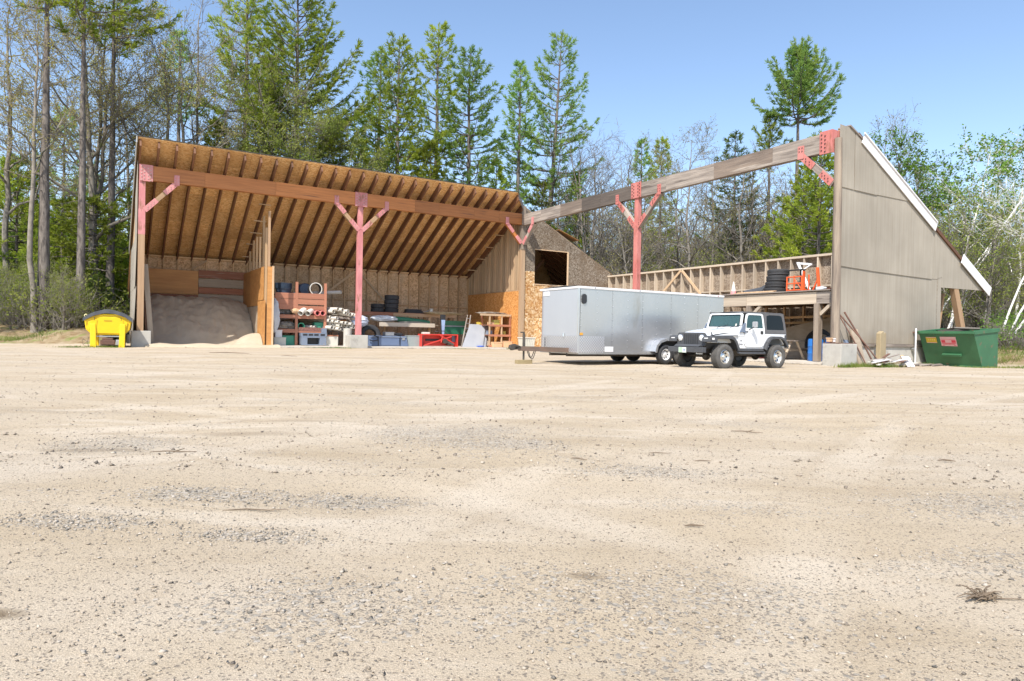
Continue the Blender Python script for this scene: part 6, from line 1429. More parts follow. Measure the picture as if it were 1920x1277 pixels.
# grey steel bench body
SLATE = mat('slate_blue_steel', (.20, .24, .31), (.16, .19, .25), 2, rough=.5, spots=(.30, .26, .22), spot_w=.68, spot_scale=3)
sb = bthing('steel_toolbody', 'slate grey steel body with a row of slots on the floor before the shelves', 'steel body', -12.55, .95, .09)
MB().box(-.68, .62, 0, .6, .42, .50).box(-.68, -.36, 0, .6, .05, .42).box(.30, .66, 0, .6, .05, .42).box(-.70, .70, .03, .6, .50, .68).box(-.66, .66, .4, .6, .02, .42).box(-.68, .66, -.01, .02, .02, .07).build('frame', SLATE, sb, bevel=.012)
for x in (-.48, -.18, .12, .46): MB().box(x - .12, x + .12, .022, .034, .54, .64).build('slot', BLACKP, sb)
MB().box(-.35, .28, .34, .36, .08, .42).build('opening', BLACKP, sb)
for x in (-.55, .4): timber('skid', (x, -.05, -.035), (x, .6, -.035), .14, .08, PLYPALE, sb)
MB().box(.45, .70, .1, .5, .68, .95).build('side_cabinet', SLATE, sb, bevel=.012)
tank = lathe_thing('white_drum', 'white upright pipe section behind the middle concrete block', 'pipe', -10.78, .75, .09, [(.001, 0), (.23, 0), (.23, .95), (.20, .97), (.001, .95)], CONC, 'shell')
# bench along the back with tyres
wb = bthing('workbench', 'long rough timber bench along the back wall', 'bench', -6.2, 3.4, .09)
for x0, x1 in ((-3.9, -1.8), (-1.8, .5), (.5, 3.3)): timber('top_board', (x0, .3, 2.0), (x1 - .005, .3, 2.0), .9, .05, BROWNBOARD, wb)
timber('apron', (-3.9, -.18, 1.90), (-1.0, -.18, 1.90), .05, .2, BROWNBOARD, wb); timber('apron', (-.99, -.18, 1.90), (3.3, -.18, 1.90), .05, .2, POSTWOOD, wb)
for x in (-3.7, -1.5, 1.45, 3.2): timber('leg', (x, -.08, 0), (x, -.08, 1.8), .16, .14, POSTWOOD, wb, up=(0, 1, 0)); timber('leg', (x, .7, 0), (x, .7, 1.95), .12, .12, POSTWOOD, wb, up=(0, 1, 0))
timber('low_shelf', (-1.75, -.55, 1.28), (1.75, -.55, 1.28), .5, .03, PLYPALE, wb)
timber('shelf_front', (-2.1, -.82, 1.28), (1.5, -.82, 1.28), .035, .24, mat('pale_plank', (.58, .50, .40), (.50, .42, .32), 1, (.5, 5, 5), rough=.7), wb)
def tyre_prof(R, w): return [(R * .58, -w * .42), (R * .66, -w * .5), (R * .86, -w * .5), (R * .95, -w * .44), (R * .985, -w * .36), (R * .985, -w * .12), (R * .965, -w * .10), (R * .965, -w * .06), (R * .985, -w * .04), (R * .985, w * .04), (R * .965, w * .06), (R * .965, w * .10), (R * .985, w * .12), (R * .985, w * .36), (R * .95, w * .44), (R * .86, w * .5), (R * .66, w * .5), (R * .58, w * .42), (R * .62, 0), (R * .58, -w * .42)]
def tyre_stack(n, x, y, z, R, w, label, group, tip=0.0, rz0=0):
    me = None
    names = ['bottom', 'second', 'third', 'top'] if n == 4 else ['lower', 'upper'] if n == 2 else ['bottom', 'middle', 'top']
    for k in range(n):
        if me is None:
            me = MB().lathe(tyre_prof(R, w), 30, Matrix.Translation((0, 0, w / 2))).mesh('tyre', RUBBER, smooth=35)
        o = link('tyre', me); o.location = W(x + rr_.uniform(-.02, .02) + tip * k * .02, y + rr_.uniform(-.02, .02) - tip * k * .03, z + k * (w + .004)); o.rotation_euler = (0, 0, rr_.uniform(0, 6))
        tag(o, f'{names[k]} black tyre {label}', 'tyre', group)
tyre_stack(4, -7.05, 3.9, 2.12, .46, .265, 'of the four stacked on the bench by the back wall', 'tyres stacked on the bench')
tyre_stack(2, -7.95, 3.9, 2.12, .42, .25, 'of the short stack left of the tall one on the bench', 'short tyre stack on the bench')
bt = bthing('tractor_tyre', 'big dark tractor tyre leaning under the bench behind the blue tailgate', 'tyre', -9.0, 2.2, .09)
MB().lathe(tyre_prof(.62, .35), 30, Matrix.Translation((0, 0, .62)) @ Matrix.Rotation(math.radians(80), 4, 'X')).build('casing', RUBBER, bt, smooth=35)
bt_ = bthing('battery_boxes', 'flat black trays stacked on the bench right of the tyres', 'trays', -5.65, 3.7, 2.12)
for k in range(3): MB().box(-.62 + .05 * k, .60 - .08 * k, -.25, .25, .005 + k * .085, .08 + k * .085).build('tray', BLACKP, bt_, bevel=.015)
for k in range(3): MB().tube([(.55 + .1 * k, -.2, .1), (.95 + .05 * k, -.1, .16 + .05 * k)], .02, 6).build('rod', GALV, bt_)
rag('straw_mat', 'straw coloured mat drooping over the bench edge', 'mat', -3.9, 3.35, 2.05, 2.6, .9, .22, mat('straw_mat', (.50, .40, .24), (.40, .31, .18), 6, rough=.9, bump=.3), 8)
crate('bench_bottle', 'small pale jug on the bench', 'jug', -4.5, 3.6, 2.12, .16, .16, .3, PVC); 
gl = bthing('green_boat_cover', 'long dark green bundle lying on the pale plank shelf', 'bundle', -6.1, 2.95, 1.42)
MB().tube([(-1.1, 0, .30), (-.4, 0, .26), (.5, 0, .2), (1.2, 0, .14)], [.16, .17, .15, .10], 10).build('roll', DKGREEN, gl, smooth=50); MB().tube([(-.9, -.12, .1), (.3, -.14, .1), (1.0, -.1, .08)], [.05, .09, .05], 7).build('rope', SACK, gl, smooth=50)
# blue tailgate cap, grey panel, red implement
bc = bthing('blue_truck_cap', 'long slate blue truck body lid on the floor right of the middle post', 'truck lid', -8.2, 1.2, .09)
BLUE = mat('slate_blue_paint', (.14, .19, .30), (.11, .15, .24), 1.5, rough=.45, spots=(.25, .24, .24), spot_w=.7, spot_scale=3)
MB().hexa([(-1.22, 0, 0), (1.22, 0, 0), (1.22, .9, 0), (-1.22, .9, 0), (-1.15, .05, .58), (1.1, .05, .58), (1.1, .9, .62), (-1.15, .9, .62)]).build('shell', BLUE, bc, bevel=.03)
MB().box(-.62, .62, -.012, .0, .06, .46).build('centre_panel', BLUE, bc, bevel=.008); MB().box(-.66, -.63, -.02, .03, .0, .58).box(.66, .69, -.02, .03, .0, .58).build('seam', BLACKP, bc)
MB().box(-1.1, 1.05, -.005, .04, .50, .56).build('edge_trim', SLATE, bc); MB().box(.80, .98, .0, .03, .36, .50).build('label_plate', GALV, bc)
MB().tube([(-1.2, -.06, .36), (-1.0, -.1, .30), (-.72, -.1, .34), (-.68, -.02, .52), (-.9, 0, .62)], .03, 8).build('black_hose', BLACKP, bc, smooth=50)
crate('bucket_on_lid', 'grey tub sitting on the blue truck lid', 'tub', -8.05, 1.7, .70, .55, .4, .18, GALV); MB().box(0, 0, 0, 0, 0, 0)
rag('black_bag', 'crumpled black bag on the blue truck lid', 'bag', -7.45, 1.6, .70, .6, .4, .18, BLACKP, 9, 8)
crate('grey_panel_box', 'flat grey green cabinet between the blue lid and the red implement', 'cabinet', -6.5, 1.55, .09, .98, .5, .62, mat('grey_green_paint', (.30, .34, .33), (.26, .30, .29), 2, rough=.5))
REDP = mat('red_implement_paint', (.62, .05, .035), (.52, .04, .03), 2, rough=.45, spots=(.16, .05, .04), spot_w=.68, spot_scale=4)
ri = bthing('red_tiller', 'red tractor implement with diagonal arms on the barn floor', 'implement', -5.05, 1.05, .09)
MB().box(-1.2, 1.15, .25, .32, .05, .74).box(-1.2, 1.15, -.05, .32, .68, .75).box(-1.22, -1.18, -.1, .5, .0, .75).box(1.12, 1.17, -.1, .5, .0, .75).build('housing', REDP, ri, bevel=.015)
MB().box(-.85, .05, .20, .245, .34, .46).build('slot', BLACKP, ri)
for a_, b_ in (((-1.05, .05, .06), (.75, -.05, .62)), ((-.1, -.02, .74), (.95, -.05, .18)), ((.2, .0, .75), (.05, -.08, .25))): MB().beam(a_, b_, .06, .07).build('arm', REDP, ri, bevel=.01)
MB().cyl((.30, .2, .36), (.30, -.12, .34), .15, 14).cyl((.45, .0, .3), (.85, -.12, .12), .07, 10).box(.5, .8, -.05, .2, .1, .3).build('gearbox', STEELDARK, ri, smooth=40)
MB().box(.9, 1.14, .22, .248, .3, .7).build('pale_label', SLATE, ri); MB().tube([(-.2, .3, .9), (.3, .1, .95), (.6, .05, .70)], .025, 7).build('hose', BLACKP, ri, smooth=50)
MB().box(-.95, -.5, .32, .62, .70, .86).build('pale_crate', PVC, ri, bevel=.03)
ch = bthing('standing_chute', 'tall narrow blue and black chute standing behind the red implement', 'chute', -4.62, 1.55, .09)
MB().hexa([(-.10, 0, .72), (.10, 0, .72), (.10, .12, .72), (-.10, .12, .72), (-.17, 0, 1.95), (.17, 0, 1.95), (.17, .12, 1.95), (-.17, .12, 1.95)]).build('back', BLACKP, ch, bevel=.02)
MB().hexa([(-.07, -.03, .75), (.07, -.03, .75), (.07, -.005, .75), (-.07, -.005, .75), (-.13, -.03, 1.62), (.13, -.03, 1.62), (.13, -.005, 1.62), (-.13, -.005, 1.62)]).build('blue_face', mat('pale_blue_plastic', (.34, .46, .66), (.26, .36, .54), 2, rough=.4), ch, bevel=.01)
gt = bthing('green_tailgate', 'dark green metal chest against the back of the bench', 'chest', -3.1, 3.0, .85)
MB().box(-.75, .75, 0, .5, 0, .48).build('lower', DKGREEN, gt, bevel=.02); MB().box(-.75, .75, -.01, .5, .56, .86).build('upper', mat('mid_green_paint', (.05, .17, .08), (.04, .14, .07), 2, rough=.5), gt, bevel=.02); MB().box(-.7, .7, -.02, .48, .48, .56).build('seam', GALV, gt)
ld = bthing('step_ladder', 'grey ladder leaning between the red implement and the grey slabs', 'ladder', -3.62, 1.0, .09)
for x in (0, .34): timber('rail', (x, 0, 0), (x + 1.15 - x * .35, 1.5, 2.0), .07, .05, GREYWOOD, ld)
for k in range(6):
    f_ = (k + .7) / 6.4; MB().beam((1.15 * f_, 1.5 * f_, 2.0 * f_), (.34 + 1.03 * f_, 1.5 * f_, 2.0 * f_), .08, .03).build('rung', GALV, ld)
SLB = mat('grey_slab', (.36, .37, .39), (.29, .30, .33), 1.2, rough=.7, spots=(.44, .41, .37), spot_w=.62, spot_scale=1)
for k, (off, m_, nm) in enumerate(((0, SLB, 'front grey slab of the three leaning beside the ladder'), (.24, SLB, 'middle slab of the three leaning beside the ladder'), (.48, PLYPALE, 'pale rear slab of the three leaning beside the ladder'))):
    s_ = bthing('leaning_slab', nm, 'slab', -2.9 + off, .95 + off * .35, .09, group='slabs leaning beside the ladder')
    MB().hexa([(-.70, 0, 0), (.72, 0, 0), (.74, .09, 0), (-.68, .09, 0), (.32, .95, 1.42), (1.42, .95, 1.42), (1.44, 1.04, 1.42), (.34, 1.04, 1.42)]).build('face', m_, s_, bevel=.012)
    MB().hexa([(.70, -.012, .0), (.76, -.012, .0), (.78, .095, 0), (.72, .095, 0), (1.40, .94, 1.43), (1.46, .94, 1.43), (1.48, 1.045, 1.43), (1.42, 1.045, 1.43)]).build('edge', GALV, s_)
lathe_thing('yellow_bucket', 'yellow bucket lying on top of the leaning slabs', 'cap', -1.85, 2.05, 1.50, [(.20, 0), (.20, .12), (.16, .16), (.001, .18)], mat('dull_yellow_plastic', (.55, .40, .06), rough=.6), 'cap')
rag('blue_rag', 'small bright blue rag at the foot of the slabs', 'rag', -2.4, .78, .09, .5, .2, .10, mat('bright_blue_cloth', (.08, .16, .55), (.06, .12, .42), 4, rough=.8), 10, 8)
# shelves against the corner wall
rs = bthing('open_shelves', 'open brown shelves against the orange corner wall', 'shelves', -.9, .9, .09)
for x in (-.85, .02, .62): timber('upright', (x, 0, 0), (x, 0, 2.0), .07, .09, STUDPALE if x < .1 else REDSHELF, rs, up=(0, 1, 0)); timber('upright', (x, 1.0, 0), (x, 1.0, 2.0), .07, .09, REDSHELF, rs, up=(0, 1, 0))
for z, m_ in ((2.02, STUDPALE), (1.36, REDSHELF), (.74, REDSHELF), (.08, REDSHELF)):
    timber('shelf_board', (-1.55 if z > 2 else -.9, -.04, z), (.68, -.04, z), .04, .13, m_, rs); MB().box(-.9, .66, -.02, 1.05, z, z + .03).build('shelf', REDSHELF, rs)
rag('debris_on_shelves', 'dark odds and ends lying along the top of the open shelves', 'odds and ends', -1.3, 1.5, 2.15, 1.8, .6, .16, SACK, 11)
OLIVE = mat('olive_yellow_board', (.50, .46, .12), (.42, .38, .08), 3, rough=.7)
crate('yellow_carton', 'yellow green carton on the upper open shelf', 'carton', -1.15, 1.2, 1.49, .42, .3, .28, OLIVE); crate('brown_carton', 'low brown carton left on the upper open shelf', 'carton', -1.5, 1.2, 1.49, .34, .3, .14, PEACH)
crate('dark_carton', 'dark carton on the middle open shelf', 'carton', -1.6, 1.2, .87, .3, .3, .22, SLATE); crate('small_yellow_carton', 'small yellow carton on the middle open shelf', 'carton', -.55, 1.2, .87, .2, .2, .2, OLIVE)
crate('cardboard_box', 'left open cardboard box at the foot of the open shelves', 'box', -1.3, .8, .10, .62, .4, .32, PEACH, lid=False); crate('cardboard_box', 'right cardboard box at the foot of the open shelves', 'box', -.5, .85, .10, .60, .4, .36, PEACH)
wbn = bthing('white_bin', 'square white ribbed bin beside the corner wall behind the trailer hitch', 'bin', .08, -.55, .0)
MB().hexa([(-.36, -.3, 0), (.36, -.3, 0), (.36, .3, 0), (-.36, .3, 0), (-.42, -.36, .72), (.42, -.36, .72), (.42, .36, .72), (-.42, .36, .72)]).build('bucket', CREAM, wbn, bevel=.02); MB().box(-.45, .45, -.39, .39, .70, .75).build('rim', PVC, wbn, bevel=.01)
for k in range(6): MB().beam((-.3 + k * .12, -.308, .05), (-.34 + k * .137, -.366, .68), .025, .025, (0, 1, 0)).build('rib', CREAM, wbn)

# ------------------------------------------------------------------ what is stored in the roofless wing
LZ = 2.766
tyre_stack(4, 1.35, -17.55, LZ, .44, .245, 'of the stack on the loft deck of the roofless wing', 'tyres on the loft deck', tip=1.0)
def cone(label, x, y, z, top_m, bot_m, s=1.0):
    t_ = bthing('traffic_cone', label, 'traffic cone', x, y, z)
    MB().prism([(a * s, b * s, 0) for a, b in rrect(-.19, .19, -.19, .19, .04, 2)], (0, 0, .035 * s)).build('base', bot_m, t_)
    MB().lathe([(.145 * s, .035 * s), (.12 * s, .2 * s)], 18, Matrix()).build('skirt', bot_m, t_, smooth=40); MB().lathe([(.12 * s, .2 * s), (.035 * s, .68 * s), (.03 * s, .70 * s), (.001, .70 * s)], 18, Matrix()).build('sleeve', top_m, t_, smooth=40)
ORANGE = mat('orange_plastic', (.80, .20, .03), (.74, .17, .025), 3, rough=.5); FPINK = mat('faded_pink_plastic', (.72, .30, .30), (.66, .24, .25), 3, rough=.6)
cone('faded pink and white traffic cone at the left end of the loft deck', .75, -15.93, LZ, PVC, FPINK, .80)
cone('orange and white traffic cone standing behind the trailer roof', 4.6, -9.75, LZ - .05, PVC, ORANGE, .85)
MB().box(4.2, 6.8, -12.4, -8.8, LZ - .15, LZ - .06).build('back_shelf', GREYWOOD, barn)
for y in (-12.2, -9.0): timber('loft_post', (4.3, y, .1), (4.3, y, LZ - .15), .14, .14, GREYPOST, barn)
bt2 = bthing('black_tarp', 'folded black tarp beside the tyres on the loft deck', 'tarp', 1.6, -16.75, LZ)
MB().hexa([(-.3, -.55, 0), (.5, -.55, 0), (.6, 1.0, 0), (-.35, 1.0, 0), (-.2, -.50, .38), (.4, -.50, .42), (.5, .75, .26), (-.25, .75, .22)]).build('fold', TARP, bt2, bevel=.05); MB().hexa([(-.32, -.1, .05), (.3, -.1, .05), (.3, .3, .05), (-.32, .3, .05), (-.25, -.45, .44), (.3, -.45, .46), (.3, -.2, .40), (-.25, -.2, .38)]).build('upper_fold', TARP, bt2, bevel=.03)
ORNG = mat('orange_red_paint', (.78, .13, .03), (.70, .10, .025), 3, rough=.5)
o1 = bthing('orange_rack', 'orange tubular rack on the loft deck right of the tyres', 'rack', .95, -18.75, LZ)
for y in (-.33, .33): MB().tube([(0, y, 0), (0, y, .62)], .028, 8).tube([(.45, y, 0), (.45, y, .70)], .028, 8).build('side', ORNG, o1)
for z in (.08, .34, .6): MB().tube([(0, -.33, z), (0, .33, z)], .026, 8).build('bar', ORNG, o1)
MB().beam((0, -.42, .02), (0, -.42, .80), .06, .10).beam((0, -.42, .1), (.3, -.42, .02), .06, .08).tube([(0, -.33, .1), (0, .05, .6)], .02, 6).build('bracket', ORNG, o1)
o2 = bthing('orange_bracket', 'single upright orange bracket near the round pole on the loft deck', 'bracket', 1.1, -19.75, LZ)
MB().beam((0, 0, 0), (0, .10, .92), .07, .10).beam((0, -.1, .02), (0, .35, .03), .08, .05).beam((0, .28, .04), (0, .06, .5), .05, .05).build('upright', ORNG, o2, bevel=.01)
wfm = bthing('bent_metal_bracket', 'white bent metal frame leaning on the rear wall studs above the loft', 'frame', 5.6, -15.0, 3.5)
MB().beam((.9, .15, 1.15), (.3, -.95, -.25), .12, .06).beam((.9, .15, 1.12), (.9, -.62, 1.0), .1, .10).beam((.7, -.3, .75), (.85, -.62, 1.0), .06, .06).build('bar', WHITEPAINT, wfm, bevel=.01)
wb2 = bthing('white_board', 'long pale board lying along the front edge of the loft deck', 'board', .62, -17.2, LZ + .002)
MB().box(-.08, .08, -.9, 1.1, 0, .045).box(-.06, .06, -.95, .9, .046, .075).build('plank', STUDPALE, wb2)
sw = bthing('saw_stand', 'thin black stand beside the loft tyres', 'stand', 1.9, -18.05, LZ)
MB().beam((0, .45, .98), (0, -.45, .98), .3, .03).beam((0, -.3, 0), (0, -.3, .97), .05, .05).beam((.2, -.3, 0), (.2, -.3, .97), .05, .05).build('frame', BLACKP, sw)
bd2 = bthing('red_boards', 'stack of red brown boards at the right end of the loft deck', 'boards', 2.2, -20.1, LZ)
for k in range(3): timber('board', (-.4 + .1 * k, -.7, .05 + .06 * k), (-.3 + .1 * k, .6, .05 + .06 * k), .25, .05, REDSHELF, bd2)
rag('white_sack', 'white sack lying on the loft deck by the red boards', 'sack', .9, -19.98, LZ, .25, .4, .16, WTARP, 12, 8)
# under the loft
FL = .09
pt2 = bthing('picnic_table', 'weathered grey picnic table under the loft behind the white car', 'picnic table', 1.3, -17.9, FL, rz=math.radians(90))
for k in range(5): timber('top_board', (-.9, -.32 + k * .16, .76), (.9, -.32 + k * .16, .76), .145, .04, GREYWOOD, pt2)
for y in (-.72, .72):
    for k in range(2): timber('seat_board', (-.9, y - .07 + k * .15, .45), (.9, y - .07 + k * .15, .45), .14, .04, GREYWOOD, pt2)
for x in (-.65, .65):
    timber('leg', (x, -.66, 0), (x, -.18, .74), .04, .1, STUDGREY, pt2, up=(1, 0, 0)); timber('leg', (x, .66, 0), (x, .18, .74), .04, .1, STUDGREY, pt2, up=(1, 0, 0))
    timber('cross_bar', (x + .045, -.85, .40), (x + .045, .85, .40), .04, .1, STUDGREY, pt2, up=(0, 0, 1))
pp = bthing('plywood_sheet', 'big grey plywood sheet leaning under the loft', 'plywood', 3.4, -17.2, FL)
MB().hexa([(0, -2.2, 0), (.03, -2.2, 0), (.03, 1.4, 0), (0, 1.4, 0), (.5, -2.2, 2.0), (.53, -2.2, 2.0), (.53, 1.4, 1.25), (.5, 1.4, 1.25)]).build('sheet', PLYPALE, pp)
hc = bthing('hose_coil', 'coil of thick black hose behind the picnic table', 'hose', 2.4, -18.9, FL)
for k in range(4): MB().tube([(.05 * k, (.62 - .05 * k) * math.cos(a), .62 + (.62 - .05 * k) * math.sin(a)) for a in [i * math.pi / 12 for i in range(25)]], .035, 7, caps=False).build('loop', BLACKP, hc, smooth=50)
def drum(label, x, y, m, r=.28, h=.85, cat='barrel'):
    t_ = bthing('plastic_drum', label, cat, x, y, FL); MB().lathe([(.001, 0), (r * .93, .0), (r, .05), (r, h * .33), (r * 1.03, h * .35), (r, h * .37), (r, h * .66), (r * 1.03, h * .68), (r, h * .7), (r, h - .06), (r * .9, h), (.001, h)], 24, Matrix()).build('shell', m, t_, smooth=35)
    MB().cyl((r * .5, 0, h), (r * .5, 0, h + .03), .04, 8).build('bung', BLACKP, t_)
BBLUE = mat('bright_blue_plastic', (.03, .19, .58), (.025, .16, .50), 3, rough=.4)
drum('left bright blue barrel at the foot of the loft post', 1.0, -19.72, BBLUE); drum('right bright blue barrel between loft post and round pole', 1.05, -20.42, BBLUE)
drum('grey barrel behind the picnic table', 2.2, -19.6, SLATE, .32, .95); drum('dark red barrel behind the rear wheel of the white car', 1.6, -16.95, mat('dark_red_plastic', (.36, .03, .05), rough=.5), .26, .55)
drum('small blue drum seen above the concrete block', 2.6, -20.5, BBLUE, .22, 1.5)
sh2 = bthing('back_shelf_rack', 'dim shelf rack in the dark corner under the loft', 'shelves', 4.0, -20.2, FL)
for z in (.5, 1.0, 1.5): MB().box(-.2, .3, -.7, .9, z, z + .04).build('shelf', STUD, sh2)
for y in (-.68, .88): timber('upright', (-.2, y, 0), (-.2, y, 1.9), .05, .08, STUD, sh2, up=(1, 0, 0))
crate('small_box', 'small brown box on the end concrete block', 'box', -.3, -21.15, .832, .16, .14, .12, PEACH); crate('small_white_box', 'small white box on the end concrete block', 'box', -.12, -21.22, .832, .08, .08, .10, WHITEPAINT)

# ------------------------------------------------------------------ leaning and lying things by the gable
for i, (x0, y0, x1, z1, r, label) in enumerate([(1.35, -22.15, .12, 1.95, .025, 'rusty pipe leaning steeply leftward against the end block'), (.72, -21.95, .14, 1.92, .02, 'thin rusty rod leaning beside the end block'), (1.05, -22.05, .62, 1.90, .03, 'thick rusty pipe leaning almost upright on the gable')]):
    t_ = bthing('rusty_pipe', label, 'pipe', x0, y0, 0, group='rusty pipes on the gable'); zg = H1(*W(x0, y0)[:2])
    MB().tube([(0, 0, zg - .02), ((x1 - x0) * .5, -(-21.2 - y0) * -.5, z1 * .5), (x1 - x0, -21.12 - y0, z1)], r, 8).build('tube', RUST, t_, smooth=50); MB().cyl((x1 - x0, -21.12 - y0, z1 - .02), (x1 - x0, -21.12 - y0, z1 + .03), r * 1.25, 8).build('coupling', RUST, t_)
def lean_board(name, label, x, w, h, d, m, rough_top=True, y=-21.5, cat='plank'):
    t_ = bthing(name, label, cat, x, y, 0)
    n_ = 9; top = [(-w / 2 + w * i / (n_ - 1), h + (rr_.uniform(-.05, .03) if rough_top else 0)) for i in range(n_)]
    poly = [(-w / 2, -.1), (w / 2, -.1)] + top[::-1]
    MB().prism([(p_, -.0 + .40 * q_ / h * .9, q_) for p_, q_ in poly], (0, d, .0)).build('board', m, t_); return t_
lean_board('weathered_plank', 'broad weathered plank leaning on the gable beside the rusty pipes', 1.2, .42, 1.30, .05, PLYPALE)
lean_board('grey_plank', 'narrow dark grey plank between end block and rusty pipes', .70, .22, .92, .06, SLATE, False)
YP = mat('yellow_rotten_wood', (.40, .325, .20), (.27, .205, .125), 1.6, (1, 1, .3), .9, bump=.5, spots=(.30, .17, .07), spot_w=.6, spot_scale=2)
yp = bthing('timber_stub', 'upright yellow rotted timber stub standing before the gable', 'timber', 2.55, -21.35, .0)
MB().prism([(x * .68, -.09, z) for x, z in ((-.28, -.1), (.28, -.1), (.29, 1.16), (.22, 1.23), (.10, 1.20), (.0, 1.28), (-.12, 1.24), (-.26, 1.19))], (0, .18, 0)).build('block', YP, yp, bevel=.02)
sp2 = bthing('scrap_heap', 'heap of broken white boards and metal on the ground before the gable', 'scrap', 1.2, -22.35, 0)
zs_ = H1(*W(1.2, -22.35)[:2])
for k in range(26):
    a = rr_.uniform(-.4, .4); L_ = rr_.uniform(.4, 1.1); x, y = rr_.uniform(-.75, .75), rr_.uniform(-.35, .35); z = zs_ + .06 + .36 * (1 - abs(x) / .9) * rr_.random()
    timber('board', (x - L_ / 2 * math.cos(a), y - L_ / 2 * math.sin(a), z), (x + L_ / 2 * math.cos(a), y + L_ / 2 * math.sin(a), z + rr_.uniform(-.02, .14)), rr_.uniform(.05, .16), .025, [WHITEPAINT, GREYWOOD, STUDGREY, RUST, CREAM][k % 5], sp2)
timber('white_board', (.55, -.55, zs_ + .04), (1.15, .0, zs_ + .36), .24, .03, WHITEPAINT, sp2)
lg = bthing('split_log', 'split log beside the scrap heap', 'log', 2.15, -22.3, H1(*W(2.15, -22.3)[:2]))
MB().tube([(-.28, -.1, .12), (.3, .15, .16)], [.15, .13], 10).build('wood', PLYPALE, lg, smooth=40); MB().prism([(.1, -.2, 0), (.42, -.1, .02), (.36, .1, .42), (.16, .05, .38)], (.08, .1, 0)).build('upright_half', PEACH, lg)
dp_ = bthing('white_downpipe', 'thin white downpipe on the gable left of the dumpster', 'downpipe', 5.3, -21.15, 0)
MB().tube([(0, 0, .02), (0, 0, 1.25), (.12, .06, 1.42)], .03, 10).build('pipe', WHITEPAINT, dp_, smooth=50); MB().box(-.06, .06, .03, .12, .6, .66).build('bracket', GALV, dp_)
wt = thing('white_tank', 'white tank with blue marks half hidden behind the dumpster', 'tank', (17.15, 28.4, H1(17.15, 28.4)), -.4)
MB().lathe([(.001, 0), (.36, 0), (.40, .05), (.40, 1.35), (.34, 1.5), (.12, 1.58), (.12, 1.66), (.001, 1.66)], 24, Matrix()).build('shell', PVC, wt, smooth=40)
for k in range(3): MB().box(-.10, .06, -.415, -.395, .5 + k * .16, .54 + k * .16).build('blue_mark', BLUEINK, wt)
for i in range(3):
    xx, yy = W(3.4 + i * .6, -22.0 - .12 * i)[:2]; o = thing('ground_pole', ['long', 'middle', 'short'][i] + ' grey pole lying on the ground left of the dumpster', 'pole', (xx, yy, H1(xx, yy)), TH + .1 * i)
    MB().tube([(-.2, 0, .04), (.8, .05, .05), (1.6 - .3 * i, .02, .04)], [.05, .045, .03], 8).build('wood', GREYWOOD, o, smooth=50)

# ------------------------------------------------------------------ small things on the yard
TWIG = mat('dead_twig', (.13, .095, .065), (.20, .15, .10), 8, rough=.95, bump=.4)
for i, (x, y, L_, a, r, label) in enumerate([(2.21, 6.32, .28, -.35, .009, 'dark curved stick lying right of centre on the gravel'), (.47, 4.59, .12, -.5, .009, 'short dark stick in the middle of the gravel yard'), (-2.3, 4.62, .30, .15, .008, 'thin forked twig on the left of the gravel'),
  (-1.2, 3.2, .30, .1, .006, 'long thin twig beside the stone patch on the left'), (.85, 3.09, .09, .05, .008, 'short twig low in the photo right of centre'), (1.1, 4.95, .17, .02, .006, 'thin straight twig right of the short dark stick'), (1.35, 4.72, .12, .05, .007, 'small twig with a pebble right of centre'), (-10.2, 24.4, 1.4, .0, .03, 'long stick lying before the sand bay'), (-7.5, 22.8, .5, .1, .02, 'small stick before the shelving'), (3.2, 4.95, .12, -.2, .012, 'bark chip on the right half of the gravel')]):
    t_ = thing('stick', label, 'stick', (x, y, H1(x, y)), a)
    MB().tube([(-L_ / 2, 0, r), (-L_ * .15, L_ * .04, r * 1.5), (L_ * .2, -L_ * .03, r * 1.3), (L_ / 2, L_ * .03, r)], [r * .3, r * .55, r * .5, r * .2], 6).build('wood', TWIG, t_, smooth=60)
    if i in (0, 2): MB().tube([(0, 0, r), (L_ * .2, L_ * .15, r * 3)], [r * .7, r * .3], 5).build('side_twig', TWIG, t_)
db = thing('plant_clump', 'torn brown root clump on the gravel at the lower right', 'debris', (1.60, 2.27, H1(1.6, 2.27)), .2)
rgn = np.random.default_rng(8)
P_ = [];
for k in range(46):
    a = rgn.uniform(0, 6.28); l = rgn.uniform(.03, .085); p0 = np.array([rgn.normal(0, .012), rgn.normal(0, .01), .008]); d = np.array([math.cos(a), math.sin(a) * .6, rgn.uniform(.0, .5)]); P_.append(np.stack([p0, p0 + d * l * .6 + [0, 0, .006], p0 + d * l + [0, 0, -.006]]))
v_, f_ = tubes_np(P_, np.tile([.0032, .0025, .001], (46, 1)), 4); link('roots', np_mesh('roots', v_, f_, TWIG), db); MB().tube([(.02, -.01, .006), (.09, -.03, .008), (.15, -.035, .004)], [.003, .002, .001], 5).build('stem', TWIG, db)
